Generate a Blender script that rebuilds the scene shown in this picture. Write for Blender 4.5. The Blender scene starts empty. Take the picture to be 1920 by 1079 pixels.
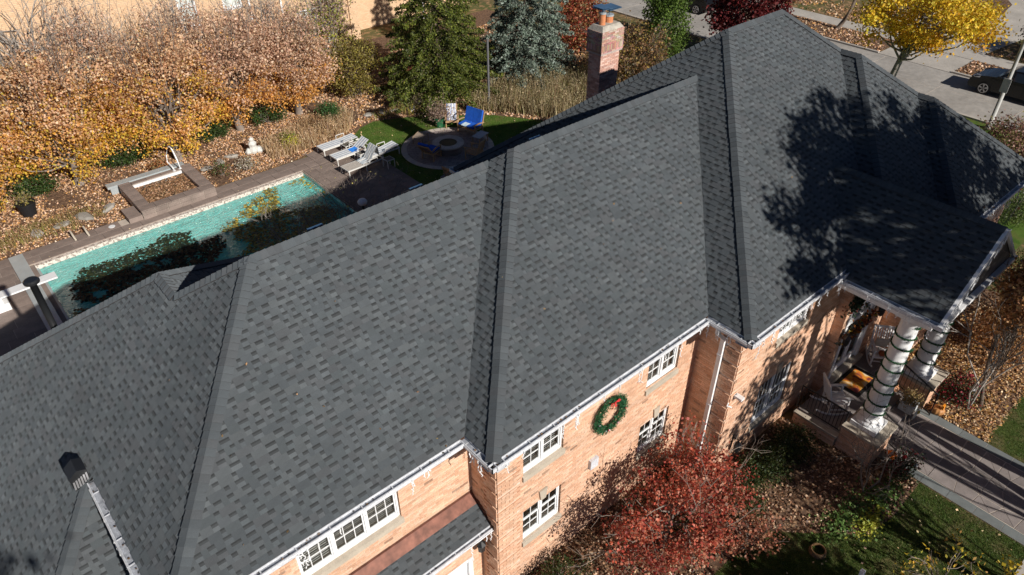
import bpy, math, random
import numpy as np
from mathutils import Vector, Matrix, Euler
random.seed(7)
RNG = np.random.default_rng(11)
SC = bpy.context.scene
COL = SC.collection

# ------------------------------------------------------------ camera, sky, sun
CAM = Vector((-5.5215, -6.9716, 16.25))
cr = Vector((0.75444943, -0.65633765, -0.00519036))
cu = Vector((0.39856926, 0.45183733, 0.79811376))
cf = Vector((0.52148691, 0.60420519, -0.60248443))
cd = bpy.data.cameras.new('camera'); cam = bpy.data.objects.new('camera', cd); COL.objects.link(cam)
cam.matrix_world = Matrix(((cr.x, cu.x, -cf.x, CAM.x), (cr.y, cu.y, -cf.y, CAM.y), (cr.z, cu.z, -cf.z, CAM.z), (0, 0, 0, 1)))
cd.sensor_width = 36.0; cd.lens = 36.0 * 1362.45 / 1920.0
cd.clip_start = 0.1; cd.clip_end = 1000.0
SC.camera = cam

SUN_EL = math.radians(29.0)
SUN = Vector((0.05 * math.cos(SUN_EL), -0.99875 * math.cos(SUN_EL), math.sin(SUN_EL)))
world = bpy.data.worlds.new('World'); SC.world = world; world.use_nodes = True
wn = world.node_tree; wn.nodes.clear()
sky = wn.nodes.new('ShaderNodeTexSky'); sky.sky_type = 'NISHITA'; sky.sun_disc = False
sky.sun_elevation = SUN_EL; sky.sun_rotation = math.atan2(SUN.x, SUN.y)
sky.altitude = 300; sky.air_density = 0.45; sky.dust_density = 0.0; sky.ozone_density = 1.6
bg = wn.nodes.new('ShaderNodeBackground'); bg.inputs['Strength'].default_value = 0.050
wo = wn.nodes.new('ShaderNodeOutputWorld')
wn.links.new(sky.outputs[0], bg.inputs[0]); wn.links.new(bg.outputs[0], wo.inputs[0])
sl = bpy.data.lights.new('sun', 'SUN'); sl.energy = 5.0; sl.angle = math.radians(0.53); sl.color = (1.0, 0.94, 0.86)
so = bpy.data.objects.new('sun', sl); COL.objects.link(so)
so.rotation_euler = (-SUN).to_track_quat('-Z', 'Y').to_euler(); so.location = (0, -30, 40)
SC.view_settings.view_transform = 'Standard'; SC.view_settings.look = 'None'
SC.view_settings.exposure = 0.28; SC.view_settings.gamma = 1.0
SC.view_settings.use_curve_mapping = False

# ------------------------------------------------------------ materials
def _nodes(name):
    m = bpy.data.materials.new(name); m.use_nodes = True
    nt = m.node_tree; nt.nodes.clear()
    return m, nt, nt.nodes, nt.links
def _mul(nt, a, fac_lo, fac_hi, scale, detail=3.0, rough=0.6, coord='Object', distortion=0.0, stretch=None):
    N, L = nt.nodes, nt.links
    tc = N.new('ShaderNodeTexCoord'); nz = N.new('ShaderNodeTexNoise')
    nz.inputs['Scale'].default_value = scale; nz.inputs['Detail'].default_value = detail
    nz.inputs['Roughness'].default_value = rough; nz.inputs['Distortion'].default_value = distortion
    src = tc.outputs[coord]
    if coord == 'World':
        src = tc.outputs['Object']
    if stretch:
        mp = N.new('ShaderNodeMapping'); mp.inputs['Scale'].default_value = stretch
        L.new(src, mp.inputs[0]); src = mp.outputs[0]
    L.new(src, nz.inputs['Vector'])
    mr = N.new('ShaderNodeMapRange'); mr.inputs['From Min'].default_value = 0.3; mr.inputs['From Max'].default_value = 0.7
    mr.inputs['To Min'].default_value = fac_lo; mr.inputs['To Max'].default_value = fac_hi
    L.new(nz.outputs['Fac'], mr.inputs['Value'])
    vm = N.new('ShaderNodeVectorMath'); vm.operation = 'SCALE'
    L.new(a, vm.inputs[0]); L.new(mr.outputs[0], vm.inputs['Scale'])
    return vm.outputs[0], nz.outputs['Fac']
def mat(name, col=None, rough=0.8, var=((0.85, 1.15, 2.0),), bump=0.0, bscale=40.0, metal=0.0, spec=0.3, objvar=0.0, coat=0.0, stretch=None, drough=0.0):
    """plain surface; col=None reads the per-face colour attribute of the mesh"""
    m, nt, N, L = _nodes(name)
    out = N.new('ShaderNodeOutputMaterial'); b = N.new('ShaderNodeBsdfPrincipled'); L.new(b.outputs[0], out.inputs[0])
    if col is None:
        at = N.new('ShaderNodeAttribute'); at.attribute_name = 'col'; src = at.outputs['Color']
    else:
        rgb = N.new('ShaderNodeRGB'); rgb.outputs[0].default_value = (*col, 1); src = rgb.outputs[0]
    for lo, hi, sc in var:
        src, _ = _mul(nt, src, lo, hi, sc, stretch=stretch)
    if objvar:
        oi = N.new('ShaderNodeObjectInfo'); mr = N.new('ShaderNodeMapRange')
        mr.inputs['To Min'].default_value = 1 - objvar; mr.inputs['To Max'].default_value = 1 + objvar
        L.new(oi.outputs['Random'], mr.inputs['Value'])
        vm = N.new('ShaderNodeVectorMath'); vm.operation = 'SCALE'
        L.new(src, vm.inputs[0]); L.new(mr.outputs[0], vm.inputs['Scale']); src = vm.outputs[0]
    L.new(src, b.inputs['Base Color'])
    b.inputs['Roughness'].default_value = rough; b.inputs['Metallic'].default_value = metal
    b.inputs['Specular IOR Level'].default_value = spec
    if drough and 'Diffuse Roughness' in b.inputs: b.inputs['Diffuse Roughness'].default_value = drough
    if coat: b.inputs['Coat Weight'].default_value = coat
    if bump:
        tc = N.new('ShaderNodeTexCoord'); nz = N.new('ShaderNodeTexNoise'); nz.inputs['Scale'].default_value = bscale; nz.inputs['Detail'].default_value = 4
        L.new(tc.outputs['Object'], nz.inputs['Vector'])
        bp = N.new('ShaderNodeBump'); bp.inputs['Strength'].default_value = bump; bp.inputs['Distance'].default_value = 0.02
        L.new(nz.outputs['Fac'], bp.inputs['Height']); L.new(bp.outputs[0], b.inputs['Normal'])
    return m
def leaf_mat(name, trans=0.35, gloss=0.12):
    m, nt, N, L = _nodes(name)
    out = N.new('ShaderNodeOutputMaterial')
    at = N.new('ShaderNodeAttribute'); at.attribute_name = 'col'
    d = N.new('ShaderNodeBsdfPrincipled'); d.inputs['Roughness'].default_value = 0.55; d.inputs['Specular IOR Level'].default_value = gloss * 3
    t = N.new('ShaderNodeBsdfTranslucent'); mx = N.new('ShaderNodeMixShader'); mx.inputs[0].default_value = trans
    L.new(at.outputs['Color'], d.inputs['Base Color']); L.new(at.outputs['Color'], t.inputs['Color'])
    L.new(d.outputs[0], mx.inputs[1]); L.new(t.outputs[0], mx.inputs[2]); L.new(mx.outputs[0], out.inputs[0])
    return m
def ground_mat(name, c1, c2, scale, c3=None, s3=8.0, rough=0.95, bump=0.4, bscale=60.0):
    m, nt, N, L = _nodes(name)
    out = N.new('ShaderNodeOutputMaterial'); b = N.new('ShaderNodeBsdfPrincipled'); L.new(b.outputs[0], out.inputs[0])
    tc = N.new('ShaderNodeTexCoord')
    n1 = N.new('ShaderNodeTexNoise'); n1.inputs['Scale'].default_value = scale; n1.inputs['Detail'].default_value = 6
    L.new(tc.outputs['Object'], n1.inputs['Vector'])
    r1 = N.new('ShaderNodeMapRange'); r1.inputs['From Min'].default_value = 0.38; r1.inputs['From Max'].default_value = 0.62
    L.new(n1.outputs['Fac'], r1.inputs['Value'])
    mx = N.new('ShaderNodeMix'); mx.data_type = 'RGBA'; mx.inputs['A'].default_value = (*c1, 1); mx.inputs['B'].default_value = (*c2, 1)
    L.new(r1.outputs[0], mx.inputs['Factor']); src = mx.outputs['Result']
    if c3:
        n3 = N.new('ShaderNodeTexNoise'); n3.inputs['Scale'].default_value = s3; n3.inputs['Detail'].default_value = 5
        L.new(tc.outputs['Object'], n3.inputs['Vector'])
        r3 = N.new('ShaderNodeMapRange'); r3.inputs['From Min'].default_value = 0.5; r3.inputs['From Max'].default_value = 0.62
        L.new(n3.outputs['Fac'], r3.inputs['Value'])
        m3 = N.new('ShaderNodeMix'); m3.data_type = 'RGBA'; m3.inputs['B'].default_value = (*c3, 1)
        L.new(r3.outputs[0], m3.inputs['Factor']); L.new(src, m3.inputs['A']); src = m3.outputs['Result']
    src, _ = _mul(nt, src, 0.75, 1.25, bscale, detail=2)
    L.new(src, b.inputs['Base Color']); b.inputs['Roughness'].default_value = rough; b.inputs['Specular IOR Level'].default_value = 0.15
    nb = N.new('ShaderNodeTexNoise'); nb.inputs['Scale'].default_value = bscale; nb.inputs['Detail'].default_value = 4
    L.new(tc.outputs['Object'], nb.inputs['Vector'])
    bp = N.new('ShaderNodeBump'); bp.inputs['Strength'].default_value = bump; bp.inputs['Distance'].default_value = 0.03
    L.new(nb.outputs['Fac'], bp.inputs['Height']); L.new(bp.outputs[0], b.inputs['Normal'])
    return m
def glass_mat(name, tint=(0.9, 0.94, 0.95), through=0.95):
    m, nt, N, L = _nodes(name)
    out = N.new('ShaderNodeOutputMaterial'); tr = N.new('ShaderNodeBsdfTransparent'); tr.inputs[0].default_value = (*[c * through for c in tint], 1)
    gl = N.new('ShaderNodeBsdfGlossy'); gl.inputs['Roughness'].default_value = 0.02
    fr = N.new('ShaderNodeFresnel'); fr.inputs[0].default_value = 1.6
    mx = N.new('ShaderNodeMixShader'); L.new(fr.outputs[0], mx.inputs[0]); L.new(tr.outputs[0], mx.inputs[1]); L.new(gl.outputs[0], mx.inputs[2])
    L.new(mx.outputs[0], out.inputs[0]); return m
def water_mat():
    m, nt, N, L = _nodes('pool_water')
    out = N.new('ShaderNodeOutputMaterial')
    tc = N.new('ShaderNodeTexCoord')
    w1 = N.new('ShaderNodeTexNoise'); w1.inputs['Scale'].default_value = 7.0; w1.inputs['Detail'].default_value = 3; w1.inputs['Distortion'].default_value = 1.2
    w2 = N.new('ShaderNodeTexNoise'); w2.inputs['Scale'].default_value = 2.0; w2.inputs['Detail'].default_value = 2
    mp = N.new('ShaderNodeMapping'); mp.inputs['Scale'].default_value = (0.5, 1.6, 1.0); mp.inputs['Rotation'].default_value = (0, 0, 0.35)
    L.new(tc.outputs['Object'], mp.inputs[0]); L.new(mp.outputs[0], w1.inputs['Vector']); L.new(mp.outputs[0], w2.inputs['Vector'])
    ad = N.new('ShaderNodeMath'); ad.operation = 'ADD'; L.new(w1.outputs['Fac'], ad.inputs[0]); L.new(w2.outputs['Fac'], ad.inputs[1])
    bp = N.new('ShaderNodeBump'); bp.inputs['Strength'].default_value = 1.0; bp.inputs['Distance'].default_value = 0.22; L.new(ad.outputs[0], bp.inputs['Height'])
    tr = N.new('ShaderNodeBsdfTransparent'); tr.inputs[0].default_value = (0.72, 0.97, 0.95, 1)
    rf = N.new('ShaderNodeBsdfDiffuse'); rf.inputs['Color'].default_value = (0.26, 0.86, 0.80, 1); L.new(bp.outputs[0], rf.inputs['Normal'])
    m1 = N.new('ShaderNodeMixShader'); m1.inputs[0].default_value = 0.6; L.new(tr.outputs[0], m1.inputs[1]); L.new(rf.outputs[0], m1.inputs[2])
    gl = N.new('ShaderNodeBsdfGlossy'); gl.inputs['Roughness'].default_value = 0.06; L.new(bp.outputs[0], gl.inputs['Normal'])
    fr = N.new('ShaderNodeFresnel'); fr.inputs[0].default_value = 1.33; L.new(bp.outputs[0], fr.inputs['Normal'])
    m2 = N.new('ShaderNodeMixShader'); L.new(fr.outputs[0], m2.inputs[0]); L.new(m1.outputs[0], m2.inputs[1]); L.new(gl.outputs[0], m2.inputs[2])
    L.new(m2.outputs[0], out.inputs[0])
    return m

M = {}
M['shingle'] = mat('roof_shingle', None, 0.8, ((0.78, 1.22, 150.0), (0.93, 1.07, 6.0), (0.9, 1.1, 0.5)), bump=0.35, bscale=220, spec=0.3, drough=1.0)
M['deck'] = mat('roof_underlay', (0.05, 0.052, 0.055), 0.9)
M['brick'] = mat('wall_brick', None, 0.9, ((0.8, 1.2, 35.0), (0.9, 1.1, 1.2)), bump=0.3, bscale=90)
M['mortar'] = mat('wall_mortar', (0.62, 0.49, 0.40), 0.95, ((0.85, 1.12, 8.0),), bump=0.3, bscale=120)
M['dmortar'] = mat('chimney_mortar', (0.42, 0.36, 0.33), 0.95, ((0.8, 1.15, 8.0),))
M['white'] = mat('white_paint', (0.78, 0.79, 0.80), 0.5, ((0.9, 1.04, 3.0), (0.95, 1.03, 25.0)))
M['gutter'] = mat('gutter_metal', (0.66, 0.68, 0.72), 0.45, ((0.85, 1.05, 5.0), (0.7, 1.05, 22.0)), spec=0.4)
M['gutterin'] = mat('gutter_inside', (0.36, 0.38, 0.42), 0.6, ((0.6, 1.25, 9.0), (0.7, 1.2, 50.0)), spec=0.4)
M['stone'] = mat('limestone', (0.42, 0.37, 0.30), 0.85, ((0.85, 1.1, 4.0), (0.9, 1.1, 40.0)), bump=0.2)
M['copper'] = mat('copper_flashing', (0.14, 0.058, 0.040), 0.5, ((0.7, 1.25, 6.0), (0.8, 1.2, 1.5)), metal=0.3)
M['glass'] = glass_mat('window_glass')
M['dark'] = mat('dark_interior', (0.22, 0.19, 0.16), 0.9)
M['blind'] = mat('window_blind', (0.72, 0.71, 0.68), 0.8)
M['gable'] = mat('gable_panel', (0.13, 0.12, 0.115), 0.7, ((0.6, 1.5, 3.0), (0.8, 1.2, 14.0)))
M['orange'] = mat('orange_decor', (0.62, 0.24, 0.05), 0.7)
M['iron'] = mat('black_iron', (0.015, 0.016, 0.018), 0.4, spec=0.5)
M['col'] = mat('painted_parts', None, 0.65, ((0.88, 1.1, 9.0),), spec=0.35)
M['wood'] = mat('teak_wood', (0.42, 0.27, 0.15), 0.7, ((0.75, 1.2, 12.0),), stretch=(1, 1, 8))
M['blue'] = mat('blue_canvas', (0.012, 0.10, 0.50), 0.85, ((0.8, 1.15, 5.0),), bump=0.1)
M['leaf'] = leaf_mat('leaves')
M['litter'] = leaf_mat('fallen_leaves', 0.12, 0.15)
M['needle'] = leaf_mat('needles', 0.15, 0.1)
M['bark'] = mat('bark', (0.15, 0.115, 0.09), 0.95, ((0.6, 1.3, 9.0),), bump=0.8, bscale=25, stretch=(1, 1, 0.3))
M['greybark'] = mat('grey_bark', (0.34, 0.31, 0.28), 0.95, ((0.6, 1.25, 7.0),), bump=0.6, bscale=25, stretch=(1, 1, 0.3))
M['twig'] = mat('twigs', (0.20, 0.165, 0.14), 0.9)
M['lawn'] = ground_mat('lawn', (0.040, 0.070, 0.014), (0.075, 0.10, 0.026), 3.0, (0.13, 0.115, 0.05), 1.4)
M['lawn2'] = ground_mat('back_lawn', (0.05, 0.10, 0.014), (0.085, 0.14, 0.024), 2.2, (0.10, 0.12, 0.03), 1.2)
M['soil'] = ground_mat('mulch', (0.085, 0.05, 0.033), (0.15, 0.095, 0.065), 5.0, (0.24, 0.15, 0.09), 9.0)
M['field'] = ground_mat('yard_ground', (0.09, 0.10, 0.035), (0.17, 0.12, 0.06), 0.35, (0.30, 0.19, 0.10), 2.5)
M['paver'] = mat('bluestone_paver', (0.225, 0.178, 0.155), 0.8, ((0.82, 1.15, 2.0), (0.9, 1.1, 18.0)), bump=0.15, objvar=0.12)
M['joint'] = mat('paver_joint', (0.48, 0.42, 0.36), 0.95)
M['flag'] = mat('flagstone', (0.235, 0.205, 0.195), 0.85, ((0.82, 1.15, 2.5), (0.9, 1.1, 30.0)), bump=0.15, objvar=0.12)
M['blustone'] = mat('bluestone_edge', (0.15, 0.165, 0.165), 0.85, ((0.85, 1.15, 2.5),), bump=0.1, objvar=0.1)
M['concrete'] = mat('concrete', (0.42, 0.39, 0.35), 0.9, ((0.85, 1.12, 0.6), (0.9, 1.08, 8.0), (0.93, 1.05, 60.0)), bump=0.15)
M['street'] = mat('street_concrete', (0.33, 0.31, 0.285), 0.9, ((0.8, 1.15, 0.35), (0.85, 1.12, 3.0), (0.9, 1.08, 40.0)), bump=0.15)
M['patiostone'] = mat('patio_edge_stone', (0.52, 0.46, 0.40), 0.85, ((0.85, 1.12, 4.0),), objvar=0.08)
M['nbrick'] = None
M['pool'] = mat('pool_plaster', (0.34, 0.84, 0.80), 0.6, ((0.9, 1.08, 0.8),))
M['water'] = water_mat()
M['metal'] = mat('grey_metal', (0.45, 0.5, 0.52), 0.4, ((0.9, 1.08, 2.0),), metal=0.3)
M['terracotta'] = mat('terracotta', (0.55, 0.22, 0.10), 0.8, ((0.8, 1.15, 12.0),))
M['carpaint'] = mat('black_car_paint', (0.006, 0.006, 0.007), 0.2, spec=0.3, coat=0.25)
M['carglass'] = mat('car_glass', (0.02, 0.025, 0.03), 0.05, spec=0.8)
M['rubber'] = mat('tyre_rubber', (0.02, 0.02, 0.02), 0.85)
M['alloy'] = mat('alloy_wheel', (0.6, 0.6, 0.62), 0.3, metal=0.7)

# tile band of the pool: small pale mosaic tiles
def tile_mat():
    m, nt, N, L = _nodes('mosaic_tiles')
    out = N.new('ShaderNodeOutputMaterial'); b = N.new('ShaderNodeBsdfPrincipled'); L.new(b.outputs[0], out.inputs[0])
    tc = N.new('ShaderNodeTexCoord'); v = N.new('ShaderNodeTexVoronoi'); v.inputs['Scale'].default_value = 18; v.distance = 'CHEBYCHEV'
    v.inputs['Randomness'].default_value = 0.35
    L.new(tc.outputs['Object'], v.inputs['Vector'])
    cr_ = N.new('ShaderNodeValToRGB'); e = cr_.color_ramp.elements; e[0].position = 0.25; e[0].color = (0.30, 0.24, 0.21, 1); e[1].position = 0.5; e[1].color = (0.62, 0.56, 0.50, 1)
    sp = N.new('ShaderNodeSeparateColor'); L.new(v.outputs['Color'], sp.inputs[0]); L.new(sp.outputs[0], cr_.inputs[0]); L.new(cr_.outputs[0], b.inputs['Base Color'])
    b.inputs['Roughness'].default_value = 0.4
    return m
M['tile'] = tile_mat()
def neighbour_brick():
    m, nt, N, L = _nodes('far_brick')
    out = N.new('ShaderNodeOutputMaterial'); b = N.new('ShaderNodeBsdfPrincipled'); L.new(b.outputs[0], out.inputs[0])
    tc = N.new('ShaderNodeTexCoord'); sx = N.new('ShaderNodeSeparateXYZ'); cb = N.new('ShaderNodeCombineXYZ')
    ad = N.new('ShaderNodeMath'); ad.operation = 'ADD'
    L.new(tc.outputs['Object'], sx.inputs[0]); L.new(sx.outputs[0], ad.inputs[0]); L.new(sx.outputs[1], ad.inputs[1])
    L.new(ad.outputs[0], cb.inputs[0]); L.new(sx.outputs[2], cb.inputs[1])
    br = N.new('ShaderNodeTexBrick'); br.inputs['Scale'].default_value = 1.0
    br.inputs['Brick Width'].default_value = 0.25; br.inputs['Row Height'].default_value = 0.085; br.inputs['Mortar Size'].default_value = 0.009
    br.inputs['Color1'].default_value = (0.70, 0.48, 0.30, 1); br.inputs['Color2'].default_value = (0.60, 0.39, 0.23, 1); br.inputs['Mortar'].default_value = (0.46, 0.35, 0.25, 1)
    L.new(cb.outputs[0], br.inputs['Vector']); L.new(br.outputs['Color'], b.inputs['Base Color']); b.inputs['Roughness'].default_value = 0.95
    bp = N.new('ShaderNodeBump'); bp.inputs['Strength'].default_value = 0.6; bp.inputs['Distance'].default_value = 0.01; bp.invert = True
    L.new(br.outputs['Fac'], bp.inputs['Height']); L.new(bp.outputs[0], b.inputs['Normal'])
    return m
M['nbrick'] = neighbour_brick()

# ------------------------------------------------------------ mesh helpers
def tag(o, label=None, cat=None, group=None, kind=None):
    if label: o['label'] = label
    if cat: o['category'] = cat
    if group: o['group'] = group
    if kind: o['kind'] = kind
    return o
def wpos(o):
    p = Vector((0, 0, 0))
    while o is not None:
        p += o.location; o = o.parent
    return p
def link(name, me, parent=None, world_coords=False, loc=None):
    o = bpy.data.objects.new(name, me); COL.objects.link(o)
    if parent is not None:
        o.parent = parent
        if world_coords: o.location = -wpos(parent)
    if loc is not None: o.location = loc
    return o
def thing(name, label, cat, loc=(0, 0, 0), rz=0.0, group=None):
    o = bpy.data.objects.new(name, None); COL.objects.link(o); o.location = loc; o.rotation_euler = (0, 0, rz)
    o.empty_display_size = 0.3
    return tag(o, label, cat, group)
def np_mesh(name, V, F, C=None, mt=None, smooth=False):
    """V (N,3), F (M,k) one polygon size, C (M,3) face colours"""
    V = np.asarray(V, np.float32).reshape(-1, 3); F = np.asarray(F, np.int32); k = F.shape[1]; n = len(F)
    me = bpy.data.meshes.new(name)
    me.vertices.add(len(V)); me.vertices.foreach_set('co', V.ravel())
    me.loops.add(n * k); me.loops.foreach_set('vertex_index', F.ravel())
    me.polygons.add(n); me.polygons.foreach_set('loop_start', np.arange(0, n * k, k, dtype=np.int32))
    if smooth: me.polygons.foreach_set('use_smooth', np.ones(n, bool))
    if C is not None:
        a = me.color_attributes.new('col', 'FLOAT_COLOR', 'CORNER')
        c4 = np.ones((n, 4), np.float32); c4[:, :3] = C
        a.data.foreach_set('color', np.repeat(c4, k, axis=0).ravel())
    me.update(calc_edges=True)
    if mt: me.materials.append(mt)
    return me
class MB:
    def __init__(s): s.V = []; s.F = []; s.C = []; s.S = []
    def quad(s, a, b, c, d, col=(0.5, 0.5, 0.5)):
        i = len(s.V); s.V += [tuple(a), tuple(b), tuple(c), tuple(d)]; s.F.append((i, i + 1, i + 2, i + 3)); s.C.append(col)
    def poly(s, pts, col=(0.5, 0.5, 0.5)):
        i = len(s.V); s.V += [tuple(p) for p in pts]; s.F.append(tuple(range(i, i + len(pts)))); s.C.append(col)
    def box(s, x0, x1, y0, y1, z0, z1, col=(0.5, 0.5, 0.5)):
        i = len(s.V)
        s.V += [(x0, y0, z0), (x1, y0, z0), (x1, y1, z0), (x0, y1, z0), (x0, y0, z1), (x1, y0, z1), (x1, y1, z1), (x0, y1, z1)]
        for f in ((0, 3, 2, 1), (4, 5, 6, 7), (0, 1, 5, 4), (1, 2, 6, 5), (2, 3, 7, 6), (3, 0, 4, 7)):
            s.F.append(tuple(i + q for q in f)); s.C.append(col)
        return s
    def bar(s, p, q, w, h=None, col=(0.5, 0.5, 0.5), up=(0, 0, 1)):
        """box beam from p to q, width w across and h along up"""
        h = h or w; p = Vector(p); q = Vector(q); d = (q - p).normalized(); u = Vector(up)
        if abs(d.dot(u)) > 0.98: u = Vector((1, 0, 0))
        a = d.cross(u).normalized() * (w / 2); b = a.cross(d).normalized() * (h / 2)
        i = len(s.V)
        for c in (p, q):
            s.V += [tuple(c - a - b), tuple(c + a - b), tuple(c + a + b), tuple(c - a + b)]
        for f in ((0, 3, 2, 1), (4, 5, 6, 7), (0, 1, 5, 4), (1, 2, 6, 5), (2, 3, 7, 6), (3, 0, 4, 7)):
            s.F.append(tuple(i + k for k in f)); s.C.append(col)
        return s
    def tube(s, pts, rad, n=8, col=(0.5, 0.5, 0.5), cap=True):
        pts = [Vector(p) for p in pts]; rad = rad if isinstance(rad, (list, tuple)) else [rad] * len(pts)
        i0 = len(s.V); ref = Vector((0, 0, 1))
        for k, p in enumerate(pts):
            d = (pts[min(k + 1, len(pts) - 1)] - pts[max(k - 1, 0)])
            if d.length < 1e-9: d = Vector((0, 0, 1))
            d.normalize(); r = ref if abs(d.dot(ref)) < 0.95 else Vector((1, 0, 0))
            a = d.cross(r).normalized(); b = a.cross(d)
            for j in range(n):
                t = 2 * math.pi * j / n; s.V.append(tuple(p + (a * math.cos(t) + b * math.sin(t)) * rad[k]))
        for k in range(len(pts) - 1):
            for j in range(n):
                a = i0 + k * n + j; b = i0 + k * n + (j + 1) % n
                s.F.append((a, b, b + n, a + n)); s.C.append(col)
        if cap:
            s.F.append(tuple(i0 + j for j in range(n))); s.C.append(col)
            e = i0 + (len(pts) - 1) * n; s.F.append(tuple(e + j for j in reversed(range(n)))); s.C.append(col)
        return s
    def lathe(s, prof, n=20, c=(0, 0, 0), col=(0.5, 0.5, 0.5), rib=0.0, nr=8):
        i0 = len(s.V)
        for r, z in prof:
            for j in range(n):
                t = 2 * math.pi * j / n; rr = r * (1 + rib * abs(math.cos(t * nr / 2)) - rib / 2)
                s.V.append((c[0] + rr * math.cos(t), c[1] + rr * math.sin(t), c[2] + z))
        for k in range(len(prof) - 1):
            for j in range(n):
                a = i0 + k * n + j; b = i0 + k * n + (j + 1) % n; s.F.append((a, b, b + n, a + n)); s.C.append(col)
        s.F.append(tuple(i0 + j for j in reversed(range(n)))); s.C.append(col)
        e = i0 + (len(prof) - 1) * n; s.F.append(tuple(e + j for j in range(n))); s.C.append(col)
        return s
    def mesh(s, name, mt=None, smooth=False):
        me = bpy.data.meshes.new(name); me.from_pydata(s.V, [], s.F)
        a = me.color_attributes.new('col', 'FLOAT_COLOR', 'CORNER')
        ks = [len(f) for f in s.F]; c = np.ones((len(s.F), 4), np.float32); c[:, :3] = np.array(s.C, np.float32)
        a.data.foreach_set('color', np.repeat(c, ks, axis=0).ravel())
        if smooth: me.polygons.foreach_set('use_smooth', [True] * len(s.F))
        if mt: me.materials.append(mt)
        me.update(); return me
    def obj(s, name, mt=None, parent=None, wc=False, loc=None, smooth=False):
        return link(name, s.mesh(name, mt, smooth), parent, wc, loc)
    def merge(s, V, F, C):
        i = len(s.V); s.V += V; s.F += [tuple(i + q for q in f) for f in F]; s.C += C
def copy_tree(o, parent=None):
    c = o.copy(); COL.objects.link(c)
    if parent is not None: c.parent = parent
    for ch in [q for q in o.children]: copy_tree(ch, c)
    return c
def place_copy(o, loc, rz, label=None):
    c = copy_tree(o); c.location = loc; c.rotation_euler = (0, 0, rz)
    if label: c['label'] = label
    return c
def structure(name, mb, mt): return tag(mb.obj(name, mt), kind='structure')
def sheet(name, pts, z, mt):
    m = MB(); m.poly([(x, y, z) for x, y in pts]); return structure(name, m, mt)
def emit(pieces, name, mt, parent_of, stuff_parent, n=300, stuff_name=None):
    """pieces: (V,F,C,centre,parentkey); the n that show largest become objects, the rest one stuff part"""
    def size(p):
        d = Vector(p[3]) - CAM; z = d.dot(cf)
        if z < 1: return 1e9
        x = d.dot(cr) / z; y = d.dot(cu) / z
        return z if abs(x) < 0.69 and abs(y) < 0.385 else 1e6 + z
    pieces = sorted(pieces, key=size)
    for V, F, C, c, key in pieces[:n]:
        m = MB(); m.V = [(v[0] - c[0], v[1] - c[1], v[2] - c[2]) for v in V]; m.F = F; m.C = C
        par = parent_of(key); m.obj(name, mt, par, loc=Vector(c) - wpos(par))
    if pieces[n:]:
        m = MB()
        for V, F, C, c, key in pieces[n:]: m.merge(V, F, C)
        o = m.obj(stuff_name or name, mt, stuff_parent, wc=True); o['kind'] = 'stuff'
def jit(c, a=0.1):
    f = 1 + random.uniform(-a, a); return (c[0] * f, c[1] * f, c[2] * f)

# ------------------------------------------------------------ foliage helpers
def leaf_quads(P, size, C, up=0.0, aspect=1.0, rng=RNG, axis=None):
    """one folded-free rhomb leaf per point: P (N,3), C (N,3)"""
    n = len(P); a = rng.normal(size=(n, 3)); a[:, 2] *= (1 - up)
    if axis is not None: a = a * 0.5 + axis
    a /= np.linalg.norm(a, axis=1)[:, None] + 1e-9
    b = rng.normal(size=(n, 3)); b[:, 2] *= (1 - up)
    b -= (a * b).sum(1)[:, None] * a; b /= np.linalg.norm(b, axis=1)[:, None] + 1e-9
    s = (size * rng.uniform(0.65, 1.3, n))[:, None]
    a = a * s * 0.5; b = b * s * 0.5 * aspect * rng.uniform(0.6, 1.0, n)[:, None]
    V = np.stack([P - a, P + b + a * 0.15, P + a, P - b + a * 0.15], 1).reshape(-1, 3)
    F = np.arange(4 * n).reshape(-1, 4)
    return V, F, C
def leaves_obj(name, P, size, C, mt, parent=None, up=0.0, aspect=1.0, kind=None, wc=False, axis=None):
    V, F, C = leaf_quads(P, size, C, up, aspect, axis=axis)
    o = link(name, np_mesh(name, V, F, C, mt), parent, wc)
    if kind: o['kind'] = kind
    return o
def palette(n, cols, w=None, jitter=0.18):
    cols = np.array(cols, float); w = None if w is None else np.array(w, float) / sum(w)
    i = RNG.choice(len(cols), n, p=w); return np.clip(cols[i] * RNG.uniform(1 - jitter, 1 + jitter, (n, 1)) * RNG.uniform(0.94, 1.06, (n, 3)), 0.002, 0.95)
def curve(p, q, sag=0.1, n=5):
    p = np.array(p, float); q = np.array(q, float); L = np.linalg.norm(q - p); o = RNG.normal(size=3) * L * 0.06
    return [tuple(p + (q - p) * t + (o + np.array([0, 0, -sag * L])) * math.sin(math.pi * t)) for t in np.linspace(0, 1, n)]
def twigs(mb, p, d, L, r, depth, col, spread=0.7):
    """recursive bare twig"""
    p = np.array(p, float); d = np.array(d, float); d /= np.linalg.norm(d)
    mid = p + d * L * 0.5 + RNG.normal(size=3) * L * 0.05; q = p + d * L + RNG.normal(size=3) * L * 0.08
    mb.tube([p, mid, q], [r, r * 0.8, r * 0.6], 4 if r < 0.02 else 6, col, cap=False)
    out = [q]
    if depth > 0:
        for k in range(random.choice((2, 3, 3))):
            nd = d + RNG.normal(size=3) * spread; nd[2] = nd[2] * 0.8 + 0.12
            out += twigs(mb, q if k < 2 else mid, nd, L * random.uniform(0.6, 0.85), r * 0.6, depth - 1, col, spread)
    return out
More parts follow.
